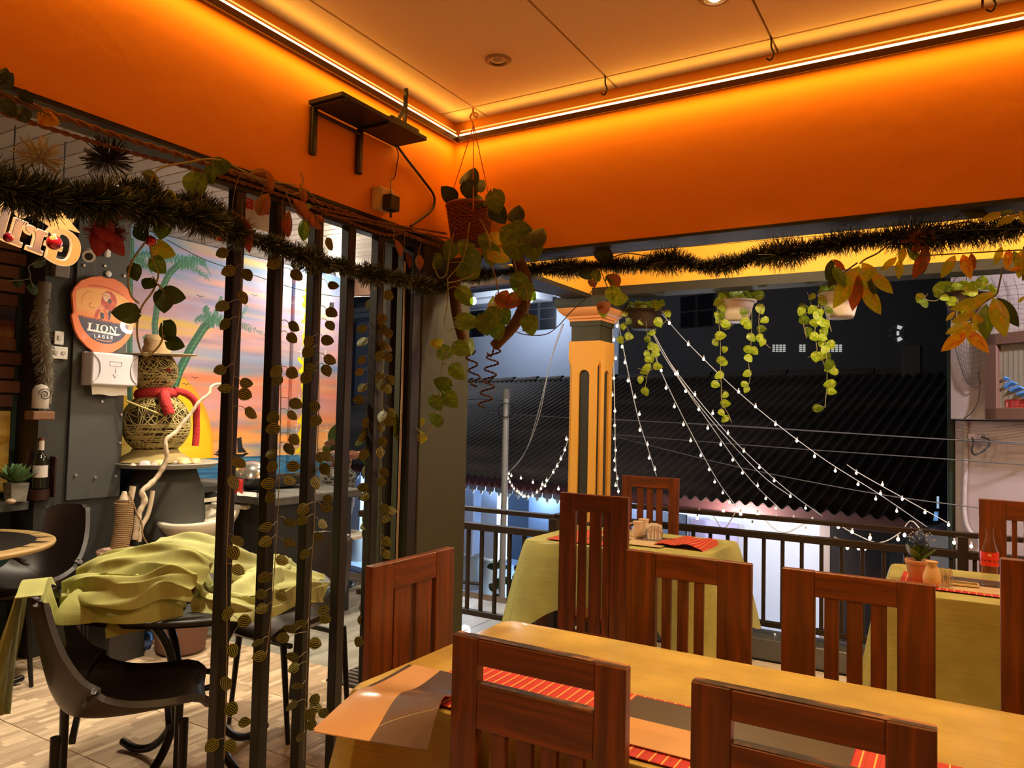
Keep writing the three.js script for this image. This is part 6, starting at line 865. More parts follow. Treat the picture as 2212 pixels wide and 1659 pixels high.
{ // middle table: runner, mat, cruet, napkins
  const y = H2 + 0.004;
  strip('table_runner', 'striped red runner across the near end of the middle table', 'runner', -1.98, -1.58, -3.74, -4.2, y, runnerMat, 0.002);
  const g = sheet(40, 16, 0.003, (u, v) => { const p = V(lerp(-1.42, -1.115, u), y + 0.004 + 0.016 * Math.sin(u * 3.1) + 0.006 * Math.sin(u * 13 + v * 4), lerp(-3.92, -4.22, v)); if (u > 0.85) p.y -= (u - 0.85) * 0.5; return p; }); uvBox(g); solo('table_runner', 'rumpled end of a striped red runner on the middle table', 'runner', g, runnerMat);
  checkerMat('cream and dark place mat on the middle table behind the napkins', -1.80, -1.36, -3.86, -4.18, y + 0.003, true).children.forEach((m, i) => { if (m.material === mats[0]) m.material = mats[2]; });
  const j = onY(1378, 1160, H2 + 0.01), n = onY(1402, 1163, H2 + 0.01);
  const ju = thing('cream_jug', 'small cream pottery jug on the middle table', 'jug', V(j.x, H2 + 0.008, j.z)); part(ju, 'body', lathe([[0, 0], [0.03, 0], [0.036, 0.012], [0.034, 0.04], [0.026, 0.07], [0.032, 0.092], [0.028, 0.09], [0.02, 0.07], [0, 0.06]], 28), M(C(0.66, 0.46, 0.3), 0.4)); part(ju, 'jug_handle', tube([V(-0.03, 0.08, 0), V(-0.055, 0.07, 0), V(-0.055, 0.04, 0), V(-0.034, 0.03, 0)], 0.005, 16, 6), M(C(0.66, 0.46, 0.3), 0.4));
  const jw = thing('cream_jug', 'second cream pottery jug behind the napkin holder', 'jug', V(j.x + 0.0, H2 + 0.008, j.z - 0.09)); part(jw, 'body', lathe([[0, 0], [0.03, 0], [0.036, 0.012], [0.034, 0.04], [0.026, 0.07], [0.032, 0.096], [0.028, 0.094], [0.02, 0.07], [0, 0.06]], 28), M(C(0.7, 0.5, 0.34), 0.4));
  const nh = thing('napkin_holder', 'wire holder with white paper napkins on the middle table', 'napkin holder', V(n.x + 0.03, H2 + 0.008, n.z), 0.5); part(nh, 'holder', join([bx(0.09, 0.006, 0.05, 0, 0.003, 0, 0.002), ...[-1, 1].flatMap((k) => [tube([V(-0.04, 0, k * 0.022), V(-0.04, 0.06, k * 0.022), V(0, 0.078, k * 0.022), V(0.04, 0.06, k * 0.022), V(0.04, 0, k * 0.022)], 0.003, 24, 6), ...[-0.02, 0, 0.02].map((x) => rod(V(x, 0, k * 0.022), V(x, 0.072, k * 0.022), 0.0022, 5))])]), M(C(0.4, 0.37, 0.3), 0.4, { metalness: 0.6 })); for (let i = 0; i < 7; i++) part(nh, 'napkin', sheet(3, 3, 0.001, (u, v) => V(-0.043 + u * 0.086, 0.006 + v * (0.088 - 0.03 * Math.abs(u - 0.5)), -0.016 + i * 0.005 + 0.006 * (v - 0.5) * (i % 2 ? 1 : -1))), M(C(0.82, 0.74, 0.62), 0.9));
}
{ // last table: runner, mat, flower pot, vase, shaker, tray, bottle
  const y = H3 + 0.004; strip('table_runner', 'striped red runner on the table with the bottle', 'runner', -0.22, 1.2, -3.62, -3.98, y, runnerMat, 0.002);
  const tA = onY(2030, 1283, H3), tB = onY(2160, 1250, H3);
  const pm = thing('place_mat', 'cream and black place mat under the bottle', 'place mat'); part(pm, 'field', span(-0.10, 0.5, y + 0.003, y + 0.006, -3.66, -3.80, 0.001), mats[2]); part(pm, 'field', span(-0.10, 0.5, y + 0.003, y + 0.006, -3.80, -3.97, 0.001), mats[1]);
  const at3 = (px, py) => onY(px, py, H3 + 0.006), p = at3(1984, 1255), pot = thing('flower_pot', 'terracotta pot with a blue flower on the bottle table', 'plant', V(p.x, H3 + 0.006, p.z));
  part(pot, 'pot', lathe([[0, 0], [0.038, 0], [0.048, 0.07], [0.047, 0.073], [0.053, 0.074], [0.055, 0.093], [0.047, 0.094], [0.045, 0.08], [0, 0.078]], 32), Mt.terracotta); part(pot, 'soil', cyl(0.045, 0.045, 0.006, 0, 0.078, 0, 20), Mt.soil);
  for (let i = 0; i < 9; i++) { const m = part(pot, 'leaf', LEAF.lance, i % 2 ? LM.pothosDark : LM.pothos); m.position.set(0, 0.085, 0); m.scale.set(0.13, 0.10, 0.13); m.rotation.set(0, i * 0.7 + 0.4, 0); m.rotateX(0.35 + 0.35 * (i % 3)); } part(pot, 'stalk', rod(V(0, 0.08, 0), V(0.008, 0.165, 0), 0.003, 6), LM.stem);
  const bl = [M(C(0.10, 0.17, 0.34), 0.7), M(C(0.20, 0.29, 0.5), 0.7)], st = []; for (let i = 0; i < 30; i++) { const m = part(pot, 'petal', LEAF.lance, bl[i % 2]); m.position.set(0.008, 0.15 + i * 0.0011, 0); m.scale.set(0.10, 0.055 - i * 0.0006, 0.10); m.rotation.set(0, i * 2.4, 0); m.rotateX(1.45 - i * 0.045); } for (let i = 0; i < 26; i++) { const a = i * 2.4, e = rr(0.1, 1.1), d = V(Math.cos(a) * Math.cos(e), Math.sin(e), Math.sin(a) * Math.cos(e)).multiplyScalar(rr(0.05, 0.065)).add(V(0.008, 0.165, 0)); st.push(rod(V(0.008, 0.165, 0), d, 0.0007, 3), ball(0.003, d.x, d.y, d.z, 1, 1, 1, 6)); } part(pot, 'stamens', join(st), M(C(0.4, 0.44, 0.55), 0.6)).userData.kind = 'stuff';
  const v0 = at3(2013, 1268), va = thing('clay_vase', 'small pale clay vase next to the flower pot', 'vase', V(v0.x, H3 + 0.006, v0.z)); part(va, 'body', lathe([[0, 0], [0.024, 0], [0.034, 0.02], [0.035, 0.045], [0.024, 0.08], [0.018, 0.094], [0.026, 0.108], [0.022, 0.107], [0.014, 0.094], [0, 0.09]], 32), M(C(0.72, 0.45, 0.2), 0.45));
  const g0 = at3(2040, 1268), gl = thing('toothpick_glass', 'clear glass with toothpicks beside the clay vase', 'glass', V(g0.x + 0.006, H3 + 0.006, g0.z)); part(gl, 'glass', lathe([[0, 0], [0.02, 0], [0.026, 0.003], [0.026, 0.055], [0.027, 0.075], [0.0255, 0.075], [0.0245, 0.055], [0.0245, 0.006], [0, 0.006]], 26), M(C(0.95, 0.93, 0.9), 0.06, { transmission: 1, thickness: 0, ior: 1.45 })); for (let i = 0; i < 14; i++) part(gl, 'toothpick', rod(V(Math.cos(i * 2.4) * 0.012, 0.008, Math.sin(i * 2.4) * 0.012), V(Math.cos(i * 2.4 + 0.6) * 0.02, 0.078, Math.sin(i * 2.4 + 0.6) * 0.02), 0.0012, 4), M(C(0.72, 0.55, 0.32), 0.7));
  const t0 = at3(2076, 1266), tr = thing('small_tray', 'small shallow wooden tray on the black part of the place mat', 'tray', V(t0.x + 0.01, H3 + 0.011, t0.z), 0.05); part(tr, 'rim', join([bx(0.11, 0.008, 0.006, 0, 0.006, 0.033, 0.002), bx(0.11, 0.008, 0.006, 0, 0.006, -0.033, 0.002), bx(0.006, 0.008, 0.07, 0.053, 0.006, 0, 0.002), bx(0.006, 0.008, 0.07, -0.053, 0.006, 0, 0.002)]), M(C(0.7, 0.55, 0.25), 0.4)); part(tr, 'plate', bx(0.108, 0.003, 0.068, 0, 0.002, 0, 0.001), M(C(0.28, 0.18, 0.07), 0.5, { map: rep(roughNoise, 4) }));
  const b0 = at3(2138, 1268), bo = thing('soda_bottle', 'empty clear glass soda bottle with a red label on the place mat', 'bottle', V(b0.x, H3 + 0.010, b0.z)); part(bo, 'glass', lathe([[0, 0.004], [0.026, 0.0], [0.0315, 0.006], [0.0315, 0.05], [0.029, 0.075], [0.033, 0.10], [0.0335, 0.13], [0.028, 0.16], [0.0185, 0.19], [0.0135, 0.212], [0.0125, 0.225], [0.0155, 0.227], [0.0155, 0.243], [0.0125, 0.243]], 36), M(C(0.93, 0.95, 0.9), 0.04, { transmission: 1, thickness: 0, ior: 1.48 }));
  const lab = canvasTex(512, 256, (g) => { g.fillStyle = '#e23a22'; g.fillRect(0, 0, 512, 256); g.fillStyle = '#1c0806'; g.save(); g.translate(256, 118); g.transform(1, -0.06, -0.18, 1, 0, 0); g.font = 'italic bold 78px serif'; g.textAlign = 'center'; g.fillText('Coca-Cola', 0, 0); g.restore(); g.fillStyle = '#f6c9a0'; g.beginPath(); g.arc(236, 206, 24, 0, 7); g.fill(); });
  { const q = grid(28, 1, (u, v) => { const a = (u - 0.5) * 4.4; return V(Math.sin(a) * 0.0342, 0.088 + v * 0.058, Math.cos(a) * 0.0342); }); const m = part(bo, 'label', q, M(0xffffff, 0.4, { map: lab })); m.rotation.y = 0.15; }
}
// ---------------------------------------------------------------- hanging basket with pothos, rope horns
{
  const Z = -2.6, P = (x, y, d = 0) => onZ(x, y, Z + d), hk = P(1022, 250);
  const hg = thing('basket_hanger', 'pale plastic hanger hook with three cords above the woven basket', 'hanger'); const pm = M(C(0.62, 0.30, 0.10), 0.5);
  part(hg, 'hook', tube([P(1022, 234), P(1023, 248), P(1030, 254), P(1031, 247), P(1022, 244), P(1016, 252), P(1020, 264), P(1023, 272)], 0.0045, 40, 8), pm);
  const rim = [P(966, 452), P(1022, 455, 0.1), P(1064, 460)]; rim.forEach((q) => part(hg, 'cord', rod(P(1023, 270), q, 0.0022, 6), M(C(0.5, 0.13, 0.03), 0.6)));
  const b = P(1014, 530), bs = thing('woven_basket', 'red-brown woven basket hanging in the room corner', 'basket', b); const r0 = 0.085, h = 0.165, bm = M(C(0.22, 0.045, 0.016), 0.7), ring = [];
  part(bs, 'liner', lathe([[0, 0.003], [0.068, 0.003], [0.094, h], [0.086, h], [0.06, 0.01]], 30), M(C(0.09, 0.02, 0.01), 0.9));
  for (let k = 0; k < 19; k++) { const rk = lerp(0.072, 0.098, k / 18), pts = []; for (let i = 0; i < 72; i++) { const a = i / 72 * 6.28318; pts.push(V(Math.cos(a) * (rk + 0.0032 * Math.sin(i * Math.PI / 2 + (k % 2) * Math.PI)), 0.006 + k * h / 19 + 0.002, Math.sin(a) * (rk + 0.0032 * Math.sin(i * Math.PI / 2 + (k % 2) * Math.PI)))); } ring.push(new THREE.TubeGeometry(new THREE.CatmullRomCurve3(pts, true), 110, 0.0044, 5, true)); }
  part(bs, 'weave', join(ring), bm); part(bs, 'rim', new THREE.TorusGeometry(0.099, 0.007, 8, 40).rotateX(Math.PI / 2).translate(0, h, 0), bm); part(bs, 'soil', cyl(0.084, 0.084, 0.01, 0, h - 0.02, 0, 24), Mt.soil);
  const big = [[1016, 378, 8, 0.3, 2], [968, 417, 6.5, -0.9, 2], [1037, 396, 6, 0.6, 2], [1018, 415, 7, 2.6, 2], [1032, 433, 6.5, 2.0, 2], [1070, 438, 8, 2.9, 0], [1116, 457, 6.6, 0.2, 2], [1078, 466, 7.2, 2.5, 2], [1075, 509, 6, 0.5, 1], [1113, 512, 8.5, 2.0, 0], [1130, 498, 7, 1.7, 0], [1160, 506, 8.5, 0.5, 2], [1151, 538, 8.5, 2.9, 0], [1052, 528, 6.8, 3.0, 0], [1112, 538, 8.5, 2.8, 0], [1082, 550, 8.0, 1.9, 1], [1062, 555, 7, 3.1, 0], [970, 543, 7.5, -2.8, 0], [933, 562, 7, -1.6, 0], [1011, 543, 8, 3.0, 0], [1022, 565, 7.5, 2.7, 0], [1008, 584, 8.5, -2.0, 0], [1120, 620, 8, 3.1, 0], [1143, 634, 7, 2.2, 0], [1008, 642, 7.5, 2.4, 0], [1014, 692, 8.5, 1.6, 0], [1047, 704, 7, 2.8, 0], [1075, 668, 8.5, 2.9, 1], [1089, 640, 6, 0.4, 3], [1106, 652, 5.6, -2.5, 3], [1072, 715, 7.5, 2.9, 0], [1146, 706, 6.6, 2.9, 0], [1088, 684, 6.5, 2.7, 0], [1060, 690, 7.2, -2.6, 0], [946, 738, 4.8, 0.8, 1], [967, 762, 6.6, 1.5, 0], [1000, 756, 6.4, 2.1, 0], [1016, 744, 6.0, 0.5, 0], [991, 805, 6.4, 2.3, 0], [953, 828, 6.2, -1.2, 0], [974, 866, 6.6, 2.4, 0], [943, 874, 5.8, 2.6, 0], [938, 906, 5.4, -1.0, 0]];
  climber('pothos', 'pothos spilling out of the woven basket with a long trailing shoot', 'plant',
    [[P(1010, 465), P(1005, 400), P(1012, 372)], [P(1020, 465), P(1030, 420), P(1035, 395)], [P(990, 465), P(985, 430), P(972, 418)], [P(1040, 470), P(1070, 470), P(1100, 475), P(1130, 490), P(1150, 505)], [P(1035, 470, 0.05), P(1055, 510, 0.12), P(1060, 560, 0.12), P(1075, 620, 0.1), P(1080, 690, 0.1)], [P(1050, 470, 0.05), P(1100, 520, 0.1), P(1110, 560, 0.1), P(1125, 610, 0.1), P(1140, 630, 0.1)],
      [P(990, 470, 0.05), P(972, 540, 0.1), P(963, 595, 0.1), P(950, 600, 0.1), P(935, 570, 0.1)], [P(1015, 480, 0.1), P(1000, 560, 0.12), P(965, 608, 0.12), P(1010, 600, 0.14), P(1030, 590, 0.14)], [P(968, 608, 0.1), P(966, 660, 0.08), P(960, 690, 0.06), P(966, 712, 0.06), P(995, 700, 0.06)],
      [P(1010, 720, 0.08), P(1000, 740, 0.06), P(968, 758, 0.04), P(955, 790, 0.04), P(953, 830, 0.04), P(945, 880, 0.04), P(930, 925, 0.05), P(915, 945, 0.06), P(888, 962, 0.08), P(866, 955, 0.08), P(853, 930, 0.08)]],
    big.map(([x, y, s, a, k]) => [P(x, y, rr(0.02, 0.13)), s * 0.0115, a, k]), [LM.pothos, LM.yellowGreen, LM.pothosDark, LM.russet], LM.stem, 'heart', 0.0024);
  climber('pothos_tip', 'bright green leaf tip of the pothos shoot lit at the pillar edge', 'plant', [[P(888, 962, 0.081), P(905, 950, 0.081), P(918, 935, 0.081)], [P(868, 957, 0.081), P(858, 940, 0.081)]], [[P(857, 914, 0.085), 0.085, 0.25, 0, 0, 0.8], [P(902, 912, 0.085), 0.07, 1.3, 0, 0, 0], [P(902, 945, 0.085), 0.085, 1.7, 0, 0, 0]], [LM.yellowGreen], LM.stemPale);
  // rope horns: two wrapped, curving arms that end in springy tendrils
  const horns = thing('rope_horns', 'pair of rope-wrapped horns with curled twig tendrils below the basket', 'decoration'); const wrap = (pts, r) => { const c = curve(pts), n = Math.ceil(c.getLength() / 0.0062), seg = 14 * n, co = [], fr = c.computeFrenetFrames(n * 4, false); for (let i = 0; i <= n * 10; i++) { const t = i / (n * 10), p = c.getPointAt(t), f = Math.min(n * 4, Math.round(t * n * 4)), a = i * 0.62832, rad = r * (1 - 0.25 * t); co.push(p.addScaledVector(fr.normals[f], Math.cos(a) * rad).addScaledVector(fr.binormals[f], Math.sin(a) * rad)); } return [new THREE.TubeGeometry(c, 40, r * 0.92, 12), new THREE.TubeGeometry(new THREE.CatmullRomCurve3(co), n * 12, 0.0038, 5)]; };
  const hm = M(C(0.10, 0.038, 0.013), 0.9), a1 = [P(985, 560, -0.05), P(982, 610, -0.05), P(985, 660, -0.05), P(992, 700, -0.05), P(1004, 742, -0.05)], a2 = [P(1118, 560, -0.05), P(1136, 610, -0.05), P(1133, 655, -0.05), P(1112, 700, -0.05), P(1068, 748, -0.05)];
  for (const a of [a1, a2]) { const [core, coil] = wrap(a, 0.025); const m = part(horns, 'horn', core, hm); part(m, 'rope_wrap', coil, hm); }
  const spring = (x0, y0, x1, y1, n, w) => { const pts = []; for (let i = 0; i <= n * 8; i++) { const t = i / (n * 8); pts.push(P(lerp(x0, x1, t) + w * Math.sin(i * Math.PI / 4), lerp(y0, y1, t), -0.05 + 0.012 * Math.cos(i * Math.PI / 4))); } return twisted(pts, 0.0042); };
  part(horns, 'tendril', spring(1014, 752, 1030, 835, 3, 11), hm); part(horns, 'tendril', spring(1068, 752, 1046, 880, 5, 14), hm); part(horns, 'tendril', twisted([P(1068, 748, -0.05), P(1060, 770, -0.05), P(1052, 762, -0.05)], 0.004), hm);
}
{ // twigs and leaves on the garland over the balcony
  const Z = -2.78, P = (x, y, d = 0) => onZ(x, y, Z + d);
  climber('climber_sprig', 'pothos sprig hanging from the garland before the column capital', 'vine', [[P(1400, 553), P(1350, 548), P(1318, 560), P(1298, 580), P(1290, 610), P(1270, 640), P(1235, 672), P(1205, 705), P(1180, 722), P(1130, 722), P(1112, 715)], [P(1298, 585), P(1308, 610), P(1318, 635)], [P(1286, 625), P(1294, 650), P(1302, 668)]],
    [[P(1306, 549), 0.075, 2.0, 2], [P(1264, 592), 0.06, -1.8, 2], [P(1290, 598), 0.045, 2.6, 0], [P(1322, 596), 0.045, 0.8, 0], [P(1278, 610), 0.035, -1.2, 3], [P(1327, 612), 0.06, 3.0, 3], [P(1326, 642), 0.07, 2.9, 1], [P(1341, 645), 0.06, 1.6, 1], [P(1308, 660), 0.06, 0.9, 3], [P(1304, 674), 0.05, 3.0, 1]], [LM.pothos, LM.pothosPale, LM.pothosDark, LM.dry], LM.stemDark);
  const lan = (label, stems, list, z = 0) => { const t = thing('leafy_branch', label, 'branch'); const mt = { g: LM.yellowGreen, y: LM.yellow, r: LM.russet, d: LM.pothosDark, p: LM.pothos }; const g = stems.map((s) => tube(s.map(([x, y]) => P(x, y, z)), 0.0028, 24, 6)); for (const [x0, y0, x1, y1, k] of list) { const a = P(x0, y0, z + rr(0, 0.03)), b = P(x1, y1, z + rr(0, 0.05)), L = a.distanceTo(b); const m = putLeaf(t, LEAF.lance, mt[k], a, L * 1.04, Math.atan2(x1 - x0, y0 - y1) , rr(-0.15, 0.15), rr(-0.35, 0.35)); m.scale.x *= 1.25; } part(t, 'stem', join(g), LM.stemDark); return t; };
  const Q = (x, y) => [1800 + x / 4.367, 400 + y / 4.367], ql = (a) => a.map(([x0, y0, x1, y1, k]) => [...Q(x0, y0), ...Q(x1, y1), k]), qs = (a) => a.map((s) => s.map(([x, y]) => Q(x, y)));
  lan('big green and orange leaf cluster hanging under the garland by the white pots', qs([[[560, 520], [420, 640], [300, 700], [250, 740]], [[230, 730], [100, 830], [40, 920]]]), ql([[250, 760, 10, 1130, 'g'], [235, 850, 175, 1165, 'r'], [270, 730, 430, 950, 'g'], [360, 830, 535, 1030, 'g'], [250, 830, 350, 1050, 'g'], [280, 950, 415, 1190, 'g'], [40, 780, -10, 900, 'd'], [0, 700, 90, 790, 'r'], [0, 760, 80, 930, 'p'], [-10, 700, -60, 890, 'd'], [350, 850, 380, 1030, 'd']]));
  lan('green and russet leaf cluster in the middle of the garland', qs([[[1540, 400], [1260, 350], [1050, 385], [900, 400]], [[600, 520], [640, 640]]]), ql([[870, 405, 645, 530, 'r'], [870, 420, 765, 630, 'r'], [900, 400, 930, 480, 'r'], [890, 560, 830, 720, 'r'], [900, 600, 760, 880, 'r'], [870, 700, 850, 830, 'd'], [660, 580, 640, 740, 'g'], [600, 680, 455, 795, 'g'], [625, 700, 615, 880, 'g'], [700, 620, 820, 720, 'p'], [1150, 660, 1035, 865, 'g'], [1220, 650, 1285, 865, 'y'], [1300, 640, 1330, 790, 'r'], [1190, 280, 1140, 310, 'd'], [1200, 250, 1440, 310, 'd'], [1590, 580, 1520, 750, 'g'], [1660, 600, 1640, 790, 'y'], [1700, 620, 1760, 780, 'p']]));
  lan('long feathery leaf spray in front of the pale house wall', qs([[[1600, 770], [1560, 960], [1540, 1030], [1420, 1110], [1330, 1220], [1280, 1370]]]), ql([[1530, 1030, 1330, 1060, 'g'], [1440, 1090, 1115, 1170, 'g'], [1340, 1190, 1135, 1310, 'g'], [1300, 1290, 1075, 1405, 'g'], [1265, 1370, 1045, 1565, 'y'], [1280, 1370, 1445, 1580, 'y'], [1440, 1120, 1445, 1440, 'p'], [1510, 1060, 1585, 1425, 'g'], [1550, 1060, 1710, 1320, 'd'], [1150, 1190, 1065, 1280, 'g'], [1330, 1200, 1395, 1400, 'g'], [1290, 1300, 1310, 1480, 'g']]), 0.1);
  lan('blurred bright green leaves at the upper frame edge above the garland', qs([[[1560, 380], [1700, 300], [1850, 260]], [[1799, 580], [1780, 700], [1790, 900]]]), ql([[1600, 260, 1440, 310, 'g'], [1660, 290, 1540, 390, 'g'], [1720, 270, 1640, 370, 'g'], [1760, 240, 1800, 330, 'g'], [1700, 250, 1600, 240, 'p'], [1790, 600, 1760, 860, 'g'], [1800, 650, 1830, 900, 'g'], [1790, 720, 1740, 700, 'g'], [1780, 780, 1690, 780, 'y'], [1800, 1050, 1740, 1110, 'g']]), 0.12);
  solo('thin_wire', 'thin wire stretched in front of the yellow balcony beam', 'wire', join([tube([P(1120, 560, 0.03), P(1500, 532, 0.03), P(1800, 508, 0.03), P(2240, 492, 0.03)], 0.0009, 30, 4), tube([P(2000, 552, 0.03), P(2120, 545, 0.03), P(2240, 538, 0.03)], 0.0022, 20, 5)]), LM.stemDark);
}
// ---------------------------------------------------------------- pots hanging outside the balcony beam
{
  const Z = -5.25, P = (x, y, d = 0) => onZ(x, y, Z + d), potAt = (label, labelP, px, top, bot, w, mat, strands, tuft) => {
    const c = P(px, top), bq = P(px, bot), hgt = c.y - bq.y, r = w / 2, t = thing('hanging_pot', label, 'pot', V(c.x, bq.y, c.z)), rings = []; for (let i = 0; i < 6; i++) rings.push([lerp(r * 0.62, r * 0.95, i / 6) , hgt * i / 6], [lerp(r * 0.62, r * 0.95, (i + 0.86) / 6), hgt * (i + 0.86) / 6]);
    part(t, 'body', lathe([[0, 0], ...rings, [r, hgt - 0.012], [r * 1.06, hgt - 0.012], [r * 1.06, hgt], [r * 0.94, hgt], [r * 0.9, hgt * 0.85], [0, hgt * 0.84]], 34), mat);
    part(t, 'hanger', join([0, 1, 2].map((k) => rod(V(Math.cos(k * 2.1 + 0.5) * r, hgt, Math.sin(k * 2.1 + 0.5) * r), V(0, 2.42 - bq.y, 0.16), 0.002, 5))), Mt.black);
    const lv = [], st = []; for (let i = 0; i < tuft; i++) { const a = rnd() * 6.283, rad = rr(0.2, 1.15) * r; lv.push([V(c.x + Math.cos(a) * rad, c.y + rr(-0.005, 0.06), c.z + Math.sin(a) * rad), rr(0.055, 0.085), rr(-1.8, 1.8), 0]); }
    for (const s of strands) { const pts = s.map(([x, y]) => P(x, y, 0.08 + rr(0, 0.05))); st.push(pts); const cc = curve(pts), n = Math.round(cc.getLength() / 0.062); for (let i = 0; i < n; i++) lv.push([cc.getPointAt(clamp((i + rr(0.1, 0.9)) / n, 0, 1)).add(V(rr(-0.045, 0.045), rr(-0.02, 0.02), rr(-0.02, 0.04))), rr(0.045, 0.07), rr(1.6, 4.6), rnd() < 0.9 ? 0 : 1]); }
    st.push([V(c.x - r * 0.8, c.y, c.z), V(c.x, c.y + 0.04, c.z + 0.02), V(c.x + r * 0.8, c.y, c.z)]);
    climber('hanging_pothos', labelP, 'plant', st, lv, [LM.pothosPale, LM.pothos], LM.stemPale, 'heart', 0.0018);
  };
  const plastic = M(C(0.62, 0.56, 0.46), 0.45), dark = M(C(0.035, 0.02, 0.015), 0.6);
  potAt('dark hanging pot nearest the fluted column, full of pale pothos', 'pale pothos trailing from the dark pot next to the column', 1392, 672, 712, 0.28, dark, [[[1352, 668], [1352, 700], [1362, 730], [1345, 740]], [[1395, 690], [1400, 730], [1412, 760], [1400, 800], [1392, 850]], [[1410, 740], [1420, 770], [1405, 800], [1376, 795]], [[1430, 672], [1440, 690], [1432, 700]]], 26);
  potAt('white ribbed hanging pot in the middle of the row of hanging pots', 'pale pothos with two long shoots in the white pot before the dark window', 1591, 650, 696, 0.255, plastic, [[[1548, 655], [1552, 690], [1556, 740], [1556, 790], [1558, 830], [1560, 870], [1574, 896], [1580, 912]], [[1624, 660], [1624, 700], [1622, 745], [1617, 780], [1620, 820], [1608, 850]], [[1648, 655], [1640, 680], [1642, 720], [1656, 745], [1664, 752]], [[1560, 660], [1556, 700], [1568, 712], [1584, 700]]], 34);
  potAt('white hanging pot partly hidden by the large green and orange leaves', 'dense pale pothos falling from the white pot behind the large leaves', 1815, 634, 688, 0.26, plastic, [[[1776, 640], [1776, 690], [1782, 730], [1786, 780], [1786, 830], [1782, 880]], [[1744, 632], [1752, 660], [1736, 690], [1742, 730]], [[1770, 640], [1766, 680], [1760, 720], [1764, 760], [1745, 772]], [[1790, 660], [1792, 700], [1796, 716]], [[1784, 730], [1774, 760], [1784, 800]]], 26);
  potAt('dark square-looking hanging pot before the pale house corner', 'pale pothos in the last dark pot of the row', 2088, 634, 690, 0.26, dark, [[[2004, 634], [1998, 645], [2020, 650], [2036, 640]], [[2070, 640], [2066, 690]]], 34);
}
